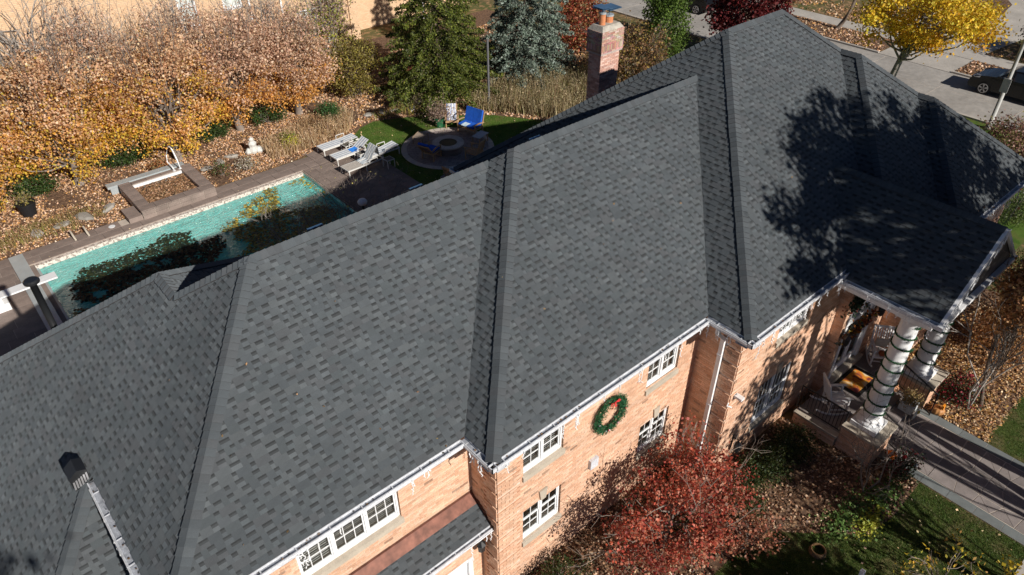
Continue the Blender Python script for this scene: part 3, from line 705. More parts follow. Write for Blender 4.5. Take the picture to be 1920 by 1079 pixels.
# ---- windows
def window(x0, x1, z0, z1, wy, panels=2, cols=2, sill=True, key=False, rail=0.60, parent=house, blind=True, decor=False):
    f = MB(); yf = wy + 0.05; d = 0.07
    fw_ = 0.045; pw = (x1 - x0) / panels
    f.box(x0, x0 + fw_, yf, yf + d, z0, z1); f.box(x1 - fw_, x1, yf, yf + d, z0, z1)
    f.box(x0 + fw_, x1 - fw_, yf - 0.01, yf + d, z0, z0 + 0.06); f.box(x0 + fw_, x1 - fw_, yf, yf + d, z1 - 0.05, z1)
    for i in range(1, panels): f.box(x0 + i * pw - 0.035, x0 + i * pw + 0.035, yf - 0.008, yf + d, z0 + 0.06, z1 - 0.05)
    w = f.obj('window', M['white'], parent, wc=True)
    zr = z0 + (z1 - z0) * rail
    for i in range(panels):
        a = x0 + i * pw + (fw_ if i == 0 else 0.035); b = x0 + (i + 1) * pw - (fw_ if i == panels - 1 else 0.035)
        s = MB()                                                         # the two sliding sashes of one panel
        for (za, zb_, yo) in ((z0 + 0.06, zr + 0.02, 0.03), (zr - 0.02, z1 - 0.05, 0.012)):
            s.box(a, a + 0.028, yf + yo, yf + yo + 0.03, za, zb_); s.box(b - 0.028, b, yf + yo, yf + yo + 0.03, za, zb_)
            s.box(a + 0.035, b - 0.035, yf + yo, yf + yo + 0.03, za, za + 0.05); s.box(a + 0.035, b - 0.035, yf + yo, yf + yo + 0.03, zb_ - 0.04, zb_)
            for c in range(1, cols):
                xx = a + (b - a) * c / cols; s.box(xx - 0.0075, xx + 0.0075, yf + yo + 0.004, yf + yo + 0.024, za + 0.05, zb_ - 0.04)
            zm = (za + zb_) / 2
            if za < zr - 0.1: s.box(a + 0.035, b - 0.035, yf + yo + 0.006, yf + yo + 0.022, zm - 0.009, zm + 0.009)
        s.obj('sash', M['white'], w, wc=True)
        for (za, zb_, yo) in ((z0 + 0.06, zr - 0.02, 0.048), (zr + 0.02, z1 - 0.05, 0.03)):
            g = MB(); g.quad((a, yf + yo, za), (b, yf + yo, za), (b, yf + yo, zb_), (a, yf + yo, zb_)); g.obj('pane', M['glass'], w, wc=True)
        if blind:
            g = MB(); zt2 = z0 + (z1 - z0) * random.uniform(0.42, 0.55)
            n = 9
            for q in range(n):
                zz = z0 + 0.05 + (zt2 - z0) * q / n; g.quad((a, yf + 0.16, zz), (b, yf + 0.16, zz), (b, yf + 0.13, zz + (zt2 - z0) / n * 0.96), (a, yf + 0.13, zz + (zt2 - z0) / n * 0.96))
            g.obj('blind', M['blind'], w, wc=True)
        if decor:
            g = MB()
            for q in range(5):
                xx = random.uniform(a + 0.06, b - 0.06); g.lathe([(0.01, 0), (0.03, 0.02), (0.028, 0.06), (0.008, 0.08)], 7, (xx, yf + 0.12, zr + 0.03))
            g.box(a, b, yf + 0.10, yf + 0.2, zr - 0.005, zr + 0.025); g.obj('window_ornament', M['orange'], w, wc=True)
    r = MB(); r.box(x0, x1, yf + 0.55, yf + 0.56, z0, z1); r.box(x0 - 0.01, x0, yf + d, yf + 0.56, z0, z1); r.box(x1, x1 + 0.01, yf + d, yf + 0.56, z0, z1); r.box(x0, x1, yf + d, yf + 0.56, z0 - 0.01, z0); r.obj('room', M['dark'], w, wc=True)
    if sill:
        q = MB(); q.poly([(x0 - 0.03, wy - 0.055, z0 - 0.02), (x1 + 0.03, wy - 0.055, z0 - 0.02), (x1 + 0.03, wy + 0.06, z0 + 0.01), (x0 - 0.03, wy + 0.06, z0 + 0.01)])
        q.box(x0 - 0.03, x1 + 0.03, wy - 0.055, wy + 0.06, z0 - 0.16, z0 - 0.022); q.obj('sill', M['stone'], w, wc=True)
    if key:
        q = MB(); xm = (x0 + x1) / 2; a, b = 0.075, 0.12; y_ = wy - 0.05
        q.poly([(xm - a, y_, z1 + 0.0), (xm + a, y_, z1 + 0.0), (xm + b, y_, z1 + 0.33), (xm - b, y_, z1 + 0.33)])
        q.quad((xm - a, y_, z1), (xm - b, y_, z1 + 0.33), (xm - b, wy, z1 + 0.33), (xm - a, wy, z1)); q.quad((xm + a, y_, z1), (xm + b, y_, z1 + 0.33), (xm + b, wy, z1 + 0.33), (xm + a, wy, z1))
        q.quad((xm - b, y_, z1 + 0.33), (xm + b, y_, z1 + 0.33), (xm + b, wy, z1 + 0.33), (xm - b, wy, z1 + 0.33)); q.obj('keystone', M['stone'], w, wc=True)
    return w
window(*hole1, w1y, panels=3, cols=3, decor=True, rail=0.64)
window(-5.35, -4.35, 3.87, 5.0, w1y, panels=2, cols=2)
window(*hole2[0], w2y, decor=True); window(*hole2[1], w2y, decor=True); window(*hole2[2], w2y, key=True); window(*hole2[3], w2y, key=True)
window(*hole3[0], w3y, panels=2, cols=3); window(*hole3[1], w3y, panels=2, cols=4, key=True, rail=0.5)
# garage door
gd = MB(); gd.box(-2.6, -2.5, 0.90, 1.0, -0.8, 1.34); gd.box(-0.12, 0.0, 0.86, 1.0, -0.8, 1.34); gd.box(-2.5, -0.12, 0.88, 1.0, 1.24, 1.34)
gdo = gd.obj('garage_door', M['white'], house, wc=True)
for i in range(4):
    q = MB(); q.box(-2.5, -0.12, 0.95, 0.98, -0.8 + i * 0.51, -0.8 + i * 0.51 + 0.495)
    for j in range(5): q.box(-2.42 + j * 0.47, -2.04 + j * 0.47, 0.935, 0.95, -0.72 + i * 0.51, -0.40 + i * 0.51)
    q.obj('door_panel', M['white'], gdo, wc=True)

# ---- chimney
cx0, cx1, cy0, cy1 = 13.65, 14.80, 10.30, 11.08
core = MB(); core.box(cx0 + 0.10, cx1 - 0.10, cy0 + 0.10, cy1 - 0.10, 0, 7.2); core.box(cx0 + 0.02, cx1 - 0.02, cy0 + 0.02, cy1 - 0.02, 7.2, 7.98)
chim = core.obj('chimney', M['dmortar'], house, wc=True)
CB = [(0.52, 0.31, 0.25), (0.47, 0.27, 0.215), (0.57, 0.37, 0.30), (0.41, 0.24, 0.20), (0.60, 0.42, 0.36)]
cb_ = []
z = 3.0; r = 0
while z < 7.98:
    ins = 0.092 if z < 7.13 else (0.05 if z < 7.2 else 0.012)
    sold = 7.28 < z < 7.50
    if sold: z1_ = z + 0.21
    else: z1_ = z + CH - GAP
    a, b, c, d = cx0 + ins, cx1 - ins, cy0 + ins, cy1 - ins
    for (s, e_, fx) in ((a, b, 'y'), (c, d, 'x')):
        stp = CH if sold else BL; u = s - (BL / 2 if (r % 2 and not sold) else 0)
        while u < e_ - 0.01:
            uu = max(u, s); vv = min(u + stp - GAP, e_)
            if vv - uu > 0.02:
                cc = jit(random.choice(CB), 0.15)
                if z > 7.2: cc = tuple(v * random.uniform(0.7, 1.0) for v in cc)
                if fx == 'y':
                    V = [(uu, c - 0.008, z), (vv, c - 0.008, z), (vv, c - 0.008, z1_), (uu, c - 0.008, z1_), (uu, c + 0.03, z), (vv, c + 0.03, z), (vv, c + 0.03, z1_), (uu, c + 0.03, z1_)]
                else:
                    V = [(a - 0.008, uu, z), (a - 0.008, vv, z), (a - 0.008, vv, z1_), (a - 0.008, uu, z1_), (a + 0.03, uu, z), (a + 0.03, vv, z), (a + 0.03, vv, z1_), (a + 0.03, uu, z1_)]
                cb_.append((V, [(0, 1, 2, 3), (0, 4, 5, 1), (3, 2, 6, 7), (0, 3, 7, 4), (1, 5, 6, 2)], [cc] * 5, V[0], 'c'))
            u += stp
    z = z1_ + GAP; r += 1
emit(cb_, 'brick', M['brick'], lambda k_: chim, chim, 0)
crn = MB(); t_ = 7.98
crn.poly([(cx0, cy0, t_), (cx1, cy0, t_), (cx1 - 0.14, cy0 + 0.14, t_ + 0.20), (cx0 + 0.14, cy0 + 0.14, t_ + 0.20)]); crn.poly([(cx0, cy1, t_), (cx0, cy0, t_), (cx0 + 0.14, cy0 + 0.14, t_ + 0.20), (cx0 + 0.14, cy1 - 0.14, t_ + 0.20)])
crn.poly([(cx1, cy0, t_), (cx1, cy1, t_), (cx1 - 0.14, cy1 - 0.14, t_ + 0.20), (cx1 - 0.14, cy0 + 0.14, t_ + 0.20)]); crn.poly([(cx1, cy1, t_), (cx0, cy1, t_), (cx0 + 0.14, cy1 - 0.14, t_ + 0.20), (cx1 - 0.14, cy1 - 0.14, t_ + 0.20)])
crn.poly([(cx0 + 0.14, cy0 + 0.14, t_ + 0.20), (cx1 - 0.14, cy0 + 0.14, t_ + 0.20), (cx1 - 0.14, cy1 - 0.14, t_ + 0.20), (cx0 + 0.14, cy1 - 0.14, t_ + 0.20)])
M['crown'] = mat('mortar_crown', (0.40, 0.37, 0.32), 0.95, ((0.65, 1.15, 4.0),), bump=0.4)
crn.obj('mortar_crown', M['crown'], chim, wc=True)
for (px_, py_, rr_, hh_) in ((13.98, 10.66, 0.115, 0.42), (14.40, 10.74, 0.16, 0.26)):
    q = MB(); q.lathe([(rr_, 0), (rr_, hh_), (rr_ * 0.8, hh_)], 16, (px_, py_, t_ + 0.18)); q.obj('flue_pot', M['terracotta'], chim, wc=True, smooth=False)
    q = MB(); q.lathe([(rr_ * 1.12, 0), (rr_ * 1.12, 0.05)], 16, (px_, py_, t_ + 0.18 + hh_ - 0.03)); q.obj('flue_band', M['metal'], chim, wc=True)
M['capblue'] = mat('cap_metal', (0.10, 0.20, 0.33), 0.35, metal=0.5)
q = MB(); zc = t_ + 0.78
for (a, b, zz) in ((13.76, 14.24, zc + 0.02), (14.12, 14.72, zc - 0.05)):
    q.poly([(a, 10.44, zz), (b, 10.44, zz - 0.02), (b, 10.98, zz), (a, 10.98, zz + 0.02)]); q.box(a, b, 10.44, 10.98, zz - 0.05, zz - 0.035)
for (a, b) in ((13.9, 10.6), (14.06, 10.74), (14.3, 10.64), (14.52, 10.86)): q.tube([(a, b, t_ + 0.3), (a, b, zc - 0.05)], 0.012, 5)
q.obj('chimney_cap', M['capblue'], chim, wc=True)

# ---- roof vents, flue pipe, dryer hood
v = MB()
bx = lambda p, q, r_, s: None
hx, hy = -6.02, 4.88; hz = E + K * (hx - xP)
v.V = []; hood = MB()
hood.poly([(-5.788, 4.660, hz + 0.40), (-5.788, 5.020, hz + 0.40), (-5.942, 5.020, hz + 0.46), (-5.942, 4.660, hz + 0.46)])
hood.poly([(-5.942, 4.660, hz + 0.46), (-5.942, 5.020, hz + 0.46), (-6.112, 5.020, hz + 0.33), (-6.112, 4.660, hz + 0.33)])
hood.poly([(-5.788, 4.660, hz + 0.40), (-5.942, 4.660, hz + 0.46), (-6.112, 4.660, hz + 0.33), (-6.078, 4.680, hz + 0.0), (-5.806, 4.680, hz + 0.05)])
hood.poly([(-5.788, 5.020, hz + 0.40), (-5.942, 5.020, hz + 0.46), (-6.112, 5.020, hz + 0.33), (-6.078, 5.000, hz + 0.0), (-5.806, 5.000, hz + 0.05)])
hood.poly([(-5.788, 4.660, hz + 0.40), (-5.788, 5.020, hz + 0.40), (-5.806, 5.000, hz), (-5.806, 4.680, hz)]); hood.poly([(-6.112, 4.660, hz + 0.33), (-6.112, 5.020, hz + 0.33), (-6.078, 5.000, hz - 0.2), (-6.078, 4.680, hz - 0.2)])
hv = hood.obj('roof_vent', M['iron'], house, wc=True)
for i in range(6):
    q = MB(); q.bar((-6.08 + i * 0.048, 4.648, hz + 0.06 + i * 0.012), (-6.06 + i * 0.048, 4.648, hz + 0.24 + i * 0.02), 0.03, 0.012, up=(0, 1, 0)); q.obj('louvre', M['alloy'], hv, wc=True)
fp = MB(); fx_, fy_ = -5.12, 9.30
fp.tube([(fx_, fy_, 5.2), (fx_, fy_, 6.95)], 0.075, 14); fp.obj('flue_pipe', M['iron'], house, wc=True, smooth=True)
fp = MB(); fp.lathe([(0.075, 0), (0.16, 0.05), (0.165, 0.10), (0.13, 0.13), (0.10, 0.12), (0.02, 0.12)], 18, (fx_, fy_, 6.92)); fp.obj('flue_cap', M['iron'], house, wc=True)
for (a, b) in ((-0.55, 5.30), (1.95, 5.30), (5.2, 4.95)):
    z_ = E + K * (yb - b); q = MB(); q.poly([(a, b - 0.22, z_ + 0.30), (a + 0.42, b - 0.22, z_ + 0.30), (a + 0.42, b + 0.22, z_ + 0.02), (a, b + 0.22, z_ + 0.02)]); q.box(a + 0.04, a + 0.38, b - 0.18, b - 0.1, z_ - 0.1, z_ + 0.27)
    q.obj('box_vent', M['capblue'], house, wc=True)

# ---- downspout, security light, lantern, brackets
ds = MB(); dx = x3 + WIN - 0.075; dy = -0.37
ds.bar((x3 - 0.06, dy, 5.30), (x3 - 0.06, dy, 5.15), 0.1); ds.bar((x3 - 0.06, dy, 5.16), (dx, dy, 4.82), 0.10, 0.085); ds.bar((dx, dy, 4.86), (dx, dy, 0.15), 0.11, 0.085); ds.bar((dx, dy, 0.18), (dx - 0.3, dy, 0.06), 0.1, 0.08)
dso = ds.obj('downspout', M['white'], house, wc=True)
for zz in (4.3, 2.6, 1.0):
    q = MB(); q.box(dx - 0.06, dx + 0.075, dy - 0.062, dy + 0.062, zz, zz + 0.03); q.obj('strap', M['gutter'], dso, wc=True)
q = MB(); q.tube([(x3 + WIN, w3y - 0.0, 2.95), (x3 + WIN - 0.1, w3y - 0.03, 2.94), (x3 + WIN - 0.02, w3y - 0.12, 2.9)], 0.02, 6); q.box(7.02, 7.16, w3y - 0.26, w3y - 0.04, 3.1, 3.17); q.box(7.05, 7.12, w3y - 0.06, w3y, 3.02, 3.17); q.obj('floodlight', M['white'], house, wc=True)
q = MB(); q.box(3.12, 3.38, w2y - 0.09, w2y, 2.42, 2.72); q.quad((3.14, w2y - 0.092, 2.44), (3.36, w2y - 0.092, 2.44), (3.36, w2y - 0.092, 2.70), (3.14, w2y - 0.092, 2.70)); q.obj('wall_vent', M['gutter'], house, wc=True)
def wall_lantern(x, y, z, lab=None):
    l = MB(); l.lathe([(0.05, 0), (0.085, 0.06), (0.10, 0.26), (0.12, 0.28), (0.03, 0.38), (0.01, 0.45)], 6, (x, y - 0.2, z)); l.bar((x, y, z + 0.42), (x, y - 0.2, z + 0.46), 0.02); l.box(x - 0.05, x + 0.05, y - 0.02, y, z + 0.2, z + 0.5)
    return l.obj('wall_lantern', M['iron'], house, wc=True)
wall_lantern(0.14, 0.90, 1.62); wall_lantern(7.6, w3y, 0.75)

# ---- front door, transom, sill
dr = MB(); dy_ = w4y + 0.06
dr.box(12.15, 12.30, dy_ - 0.09, dy_ + 0.05, 0.62, 3.35); dr.box(13.80, 13.95, dy_ - 0.09, dy_ + 0.05, 0.62, 3.35); dr.box(12.30, 13.80, dy_ - 0.07, dy_ + 0.05, 3.25, 3.35); dr.box(12.30, 13.80, dy_ - 0.07, dy_ + 0.05, 2.62, 2.74)
for xx in (12.68, 13.05, 13.42): dr.box(xx - 0.012, xx + 0.012, dy_ - 0.03, dy_, 2.74, 3.25)
do = dr.obj('front_door', M['white'], house, wc=True)
for a, b in ((12.30, 13.04), (13.06, 13.80)):
    q = MB(); q.box(a, a + 0.11, dy_ - 0.02, dy_ + 0.03, 0.64, 2.62); q.box(b - 0.11, b, dy_ - 0.02, dy_ + 0.03, 0.64, 2.62); q.box(a + 0.11, b - 0.11, dy_ - 0.02, dy_ + 0.03, 0.64, 0.9); q.box(a + 0.11, b - 0.11, dy_ - 0.02, dy_ + 0.03, 2.5, 2.62)
    q.obj('door_leaf', M['white'], do, wc=True)
    q = MB(); q.quad((a + 0.11, dy_, 0.9), (b - 0.11, dy_, 0.9), (b - 0.11, dy_, 2.5), (a + 0.11, dy_, 2.5)); q.obj('pane', M['glass'], do, wc=True)
q = MB(); q.quad((12.3, dy_ + 0.01, 2.74), (13.8, dy_ + 0.01, 2.74), (13.8, dy_ + 0.01, 3.25), (12.3, dy_ + 0.01, 3.25)); q.obj('transom_pane', M['glass'], do, wc=True)
q = MB(); q.box(12.2, 13.9, dy_ + 0.7, dy_ + 0.72, 0.6, 3.4); q.box(12.35, 12.95, dy_ + 0.2, dy_ + 0.25, 0.7, 2.2, (0.4, 0.2, 0.1)); q.obj('hallway', M['dark'], do, wc=True)
q = MB(); q.box(12.05, 14.05, w4y - 0.16, w4y + 0.1, 0.47, 0.62); q.obj('door_sill', M['stone'], do, wc=True)
q = MB(); q.lathe([(0.05, 0), (0.09, 0.3), (0.06, 0.7), (0.02, 0.8)], 10, (12.66, dy_ + 0.14, 1.0)); q.obj('door_ornament', M['orange'], do, wc=True)

# ---- porch: floor, steps, piers, columns, gable
FL = 0.45
pf = MB(); pf.box(10.45, 15.03, -2.46, w4y - 0.001, 0, FL - 0.05); porch = pf.obj('porch', M['brick'], house, wc=True)
porch.data.materials.clear(); porch.data.materials.append(M['mortar'])
q = MB(); z = 0.0; rr = 0
while z < 0.38:
    u = -2.46 - (BL / 2 if rr % 2 else 0)
    while u < w4y - 0.02:
        uu = max(u, -2.46); vv = min(u + BL - GAP, w4y); cc = jit(random.choice(BR), 0.15)
        if vv - uu > 0.02: q.box(10.443, 10.46, uu, vv, z, z + CH - GAP, cc)
        u += BL
    z += CH; rr += 1
o = q.obj('brick', M['brick'], porch, wc=True); o['kind'] = 'stuff'
q = MB(); q.box(10.40, 10.62, -2.50, w4y - 0.001, FL - 0.055, FL + 0.008); q.obj('porch_edge_stone', M['stone'], porch, wc=True)
for i in range(6):
    for j in range(2):
        x0 = 10.63 + i * 0.733 + 0.005; y0 = -2.50 + j * 0.67; q = MB(); q.box(x0, x0 + 0.723, y0, y0 + 0.66, FL - 0.05, FL + random.uniform(-0.003, 0.003)); q.obj('floor_slab', M['flag'], porch, wc=True)
q = MB(); q.box(10.46, 15.02, -2.49, -1.16, FL - 0.06, FL - 0.012); q.obj('floor_joint', M['joint'], porch, wc=True)
for i in range(2):
    for j in range(3):
        q = MB(); xx = 11.55 + j * 0.735; q.box(xx, xx + 0.728, -2.51 - 0.4 * (i + 1), -2.51 - 0.4 * i - 0.004, 0, FL - 0.15 * (i + 1)); q.obj('step', M['flag'], porch, wc=True)
for (a, b) in ((10.50, 11.55), (13.76, 14.80)):
    core = MB(); core.box(a + 0.01, b - 0.01, -3.49, -2.51, 0, 0.86); pr_ = core.obj('pier', M['mortar'], porch, wc=True)
    q = MB(); rr = 0; z = 0.0
    while z < 0.85:
        for (s, e_, fx) in ((a, b, 'y'), (-3.5, -2.5, 'x')):
            u = s - (BL / 2 if rr % 2 else 0)
            while u < e_ - 0.02:
                uu = max(u, s); vv = min(u + BL - GAP, e_); cc = jit(random.choice(BR), 0.15); zz = z + CH - GAP
                if vv - uu > 0.02:
                    if fx == 'y': q.box(uu, vv, -3.5, -3.48, z, zz, cc)
                    else: q.box(a, a + 0.02, uu, vv, z, zz, cc)
                u += BL
        z += CH; rr += 1
    o = q.obj('brick', M['brick'], pr_, wc=True); o['kind'] = 'stuff'
    q = MB(); q.box(a - 0.05, b + 0.05, -3.56, -2.50, 0.86, 0.94); q.obj('pier_cap', M['stone'], pr_, wc=True)
def column(x, y):
    q = MB(); q.box(x - 0.36, x + 0.36, y - 0.36, y + 0.36, 0.94, 1.08); c = q.obj('column', M['white'], house, wc=True)
    prof = [(0.33, 1.08), (0.35, 1.12), (0.335, 1.17), (0.29, 1.19), (0.29, 1.22), (0.30, 1.26), (0.27, 1.29)]
    for i in range(13):
        t = i / 12; prof.append((0.262 - 0.035 * t ** 1.6, 1.30 + 3.35 * t))
    prof += [(0.25, 4.68), (0.25, 4.72), (0.29, 4.78), (0.30, 4.82)]
    s = MB(); s.lathe(prof, 36, (x, y, 0)); s.obj('shaft', M['white'], c, wc=True, smooth=True)
    s = MB(); s.box(x - 0.32, x + 0.32, y - 0.32, y + 0.32, 4.82, 4.90); s.obj('capital', M['white'], c, wc=True)
COLS = [(11.05, -2.95), (14.15, -2.95)]
for c in COLS: column(*c)
pb = MB(); pb.box(pxl + 0.10, pxr - 0.10, pyf + 0.14, pyf + 0.16 + 0.35, 4.90, 5.10); pb.box(pxl + 0.10, pxl + 0.45, pyf + 0.5, -1.05, 4.90, 5.10); pb.box(pxr - 0.45, pxr - 0.10, pyf + 0.5, -2.02, 4.90, 5.10)
pb.box(pxl + 0.02, pxr - 0.02, pyf + 0.02, -1.02, 5.10, 5.14); pb.obj('porch_beam', M['white'], house, wc=True)
gz = pe + PK * (pxm - pxl)
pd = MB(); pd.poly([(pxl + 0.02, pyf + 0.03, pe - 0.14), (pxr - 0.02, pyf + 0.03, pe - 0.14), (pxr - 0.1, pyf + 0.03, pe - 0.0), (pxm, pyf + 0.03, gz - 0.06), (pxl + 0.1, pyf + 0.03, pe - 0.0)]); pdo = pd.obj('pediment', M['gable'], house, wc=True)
q = MB(); q.box(pxl - 0.1, pxr + 0.1, pyf - 0.10, pyf + 0.02, pe - 0.16, pe - 0.04); q.obj('cornice', M['white'], pdo, wc=True)
q = MB(); q.bar((pxl - 0.08, pyf - 0.03, pe - 0.1), (pxm, pyf - 0.03, gz - 0.04), 0.08, 0.085); q.bar((pxr + 0.08, pyf - 0.03, pe - 0.1), (pxm, pyf - 0.03, gz - 0.04), 0.08, 0.085); q.obj('rake_board', M['white'], pdo, wc=True)
def railing(A, B, n, h=0.85):
    A = Vector(A); B = Vector(B); m = MB(); up = Vector((0, 0, h)); m.bar(A + up, B + up, 0.035); m.bar(A + Vector((0, 0, 0.1)), B + Vector((0, 0, 0.1)), 0.025); m.bar(A, A + up, 0.03); m.bar(B, B + up, 0.03)
    o = m.obj('railing', M['iron'], house, wc=True)
    for i in range(1, n):
        p = A + (B - A) * i / n; q = MB(); q.bar(p + Vector((0, 0, 0.1)), p + up, 0.014); q.obj('baluster', M['iron'], o, wc=True)
railing((10.62, -1.10, FL), (10.62, -2.50, FL), 14, 0.88)
railing((11.60, -2.55, FL), (11.60, -3.75, 0.0), 9, 0.88); railing((13.70, -2.55, FL), (13.70, -3.75, 0.0), 9, 0.88)
# ============================================================ GROUND AND YARD
gx = [-160, -14, -4.95, 0.33, 7.1, 260]; gy = [-160, -30, 0.9, 17.3, 22.75, 260]
gm = MB()
for i in range(5):
    for j in range(5):
        if (i == 2 and j == 3) or (i == 3 and j == 3): continue
        if gx[i + 1] <= 0.34 and gx[i] >= -14 and j == 1: continue
        gm.quad((gx[i], gy[j], 0), (gx[i + 1], gy[j], 0), (gx[i + 1], gy[j + 1], 0), (gx[i], gy[j + 1], 0))
structure('ground', gm, M['field'])
dm = MB(); dm.quad((-14, -30, -0.85), (0.33, -30, -0.85), (0.33, 0.9, -0.85), (-14, 0.9, -0.85)); dm.quad((0.33, -30, -0.85), (0.33, 0.33, -0.85), (0.33, 0.33, 0), (0.33, -30, 0)); dm.quad((-14, -30, -0.85), (-14, 0.9, -0.85), (-14, 0.9, 0), (-14, -30, 0)); dm.quad((-14, 0.9, -0.85), (-6, 0.9, -0.85), (-6, 0.9, 0), (-14, 0.9, 0)); dm.quad((-14, -30, -0.85), (0.33, -30, -0.85), (0.33, -30, 0), (-14, -30, 0))
structure('driveway', dm, M['concrete'])
sheet('front_bed', [(0.4, 0.32), (0.4, -2.6), (6.6, -2.7), (7.0, -3.2), (8.5, -4.6), (9.6, -4.75), (11.08, -4.7), (11.08, -3.6), (10.4, -2.4), (10.4, -0.9), (6.9, -0.9), (6.9, 0.32)], 0.004, M['soil'])
sheet('side_bed', [(13.9, -5.25), (13.9, -3.2), (14.9, -2.1), (21.5, -2.1), (22.5, -5.3)], 0.004, M['soil'])
fl_poly = [(0.4, -2.6), (6.6, -2.7), (7.0, -3.2), (8.5, -4.6), (9.6, -4.75), (11.08, -4.7), (11.08, -7.45), (0.4, -7.45)]
sheet('front_lawn', fl_poly, 0.004, M['lawn'])
rl_poly = [(13.9, -5.25), (22.5, -5.3), (22.5, -9), (13.9, -9)]
sheet('side_lawn', rl_poly, 0.006, M['lawn'])
bl_poly = [(10.62, 24.2), (11.6, 25.0), (12.6, 25.3), (14.2, 24.6), (16.2, 23.2), (18, 21.6), (20, 18.5), (20.5, 11), (9.0, 11), (9.0, 17.5), (9.85, 18.4), (10.62, 21.0)]
sheet('back_lawn', bl_poly, 0.004, M['lawn2'])
bed_poly = [(-16, 23.9), (-4.95, 23.9), (7.6, 23.95), (8.4, 24.2), (10.62, 24.25), (11.6, 25.05), (12.6, 25.35), (14.2, 24.65), (16.2, 23.25), (18, 21.65), (20, 18.55), (24, 17), (30, 20), (30, 36.8), (-16, 36.8)]
sheet('leafy_bed', bed_poly, 0.008, M['soil'])

def in_poly(P, poly):
    x, y = P[:, 0], P[:, 1]; ins = np.zeros(len(P), bool); n = len(poly)
    for i in range(n):
        x0, y0 = poly[i]; x1, y1_ = poly[(i + 1) % n]
        c = ((y0 > y) != (y1_ > y)) & (x < (x1 - x0) * (y - y0) / (y1_ - y0 + 1e-12) + x0); ins ^= c
    return ins
def scatter(poly, dens, seed=0):
    xs = [p[0] for p in poly]; ys = [p[1] for p in poly]; r = np.random.default_rng(seed)
    n = int((max(xs) - min(xs)) * (max(ys) - min(ys)) * dens); P = np.column_stack([r.uniform(min(xs), max(xs), n), r.uniform(min(ys), max(ys), n)])
    return P[in_poly(P, poly)]
def clumpy(P, s=0.6, seed=1, thr=0.0):
    r = np.random.default_rng(seed); v = np.zeros(len(P))
    for k in range(6):
        f = s * 2 ** (k * 0.5); a = r.uniform(0, 6.28); v += np.sin(P[:, 0] * f * math.cos(a) + P[:, 1] * f * math.sin(a) + r.uniform(0, 6)) * np.sin(-P[:, 0] * f * math.sin(a) * 0.9 + P[:, 1] * f * math.cos(a) * 0.8 + r.uniform(0, 6))
    return v / 2
LIT = [(0.60, 0.38, 0.22), (0.68, 0.46, 0.30), (0.48, 0.27, 0.14), (0.74, 0.55, 0.40), (0.34, 0.18, 0.10), (0.62, 0.34, 0.12)]
def litter(name, label, poly, dens, size, seed, thr=-0.6, cols=LIT, z=0.02, group=None):
    P = scatter(poly, dens, seed); v = clumpy(P, 0.7, seed) + np.random.default_rng(seed).normal(size=len(P)) * 0.5; big = clumpy(P, 0.28, seed + 7); P = P[(v > thr) & (big > -1.15)]
    n = len(P); Z = z + RNG.uniform(0, 0.035, n)
    o = leaves_obj(name, np.column_stack([P, Z]), size, palette(n, cols), M['litter'], up=0.55, aspect=0.9, kind='stuff')
    return tag(o, label, 'leaves', group)
fb = [(0.45, 0.3), (0.45, -2.5), (6.6, -2.7), (7.0, -3.2), (8.5, -4.6), (9.6, -4.75), (11.05, -4.7), (11.05, -3.6), (10.4, -2.45), (10.4, -0.9), (6.95, -0.9), (6.95, 0.3)]
litter('fallen_leaves', 'brown fallen leaves covering the bed left of the front walk', fb, 430, 0.072, 3, thr=-0.5, cols=[(0.40, 0.23, 0.13), (0.52, 0.33, 0.20), (0.26, 0.13, 0.07), (0.13, 0.07, 0.04), (0.58, 0.42, 0.29), (0.08, 0.05, 0.03)])
litter('fallen_leaves', 'golden brown fallen leaves covering the bed right of the porch', [(13.9, -5.35), (13.9, -3.3), (14.9, -2.1), (20.5, -2.1), (22.5, -5.3)], 520, 0.072, 4, thr=-0.7, cols=[(0.56, 0.34, 0.16), (0.64, 0.44, 0.24), (0.40, 0.21, 0.09), (0.24, 0.12, 0.06), (0.70, 0.52, 0.32), (0.52, 0.28, 0.07)])
litter('fallen_leaves', 'tan fallen leaves covering the bed between pool and brown trees', [(-11, 23.9), (-4.95, 23.9), (7.6, 23.95), (8.4, 24.2), (10.6, 24.25), (10.6, 32), (-11, 32)], 330, 0.082, 5, thr=-0.65)
litter('fallen_leaves', 'tan fallen leaves covering the ground behind the fire pit lawn', [(10.6, 24.25), (11.6, 25.05), (12.6, 25.35), (14.2, 24.65), (16.2, 23.25), (18, 21.65), (20, 18.55), (24, 17), (30, 20), (30, 34), (10.6, 34)], 130, 0.12, 6, thr=-0.7)
def scattered(name, label, poly, n, size, seed):
    P = scatter(poly, 40, seed); P = P[np.random.default_rng(seed).permutation(len(P))[:n]]
    return tag(leaves_obj(name, np.column_stack([P, np.full(len(P), 0.04)]), size, palette(len(P), [(0.6, 0.42, 0.22), (0.55, 0.40, 0.3), (0.7, 0.55, 0.3)]), M['litter'], up=0.6, kind='stuff'), label, 'leaves')
scattered('scattered_leaves', 'few pale leaves scattered over the back lawn', bl_poly, 260, 0.08, 8)
scattered('scattered_leaves', 'few brown leaves scattered over the front lawn', fl_poly, 160, 0.07, 9)
scattered('scattered_leaves', 'few brown leaves lying on the stone walk and deck', [(-9, 22.9), (10.5, 23.0), (10.5, 17.3), (7.3, 17.3), (7.3, 22.8), (-9, 22.8)], 130, 0.06, 10)

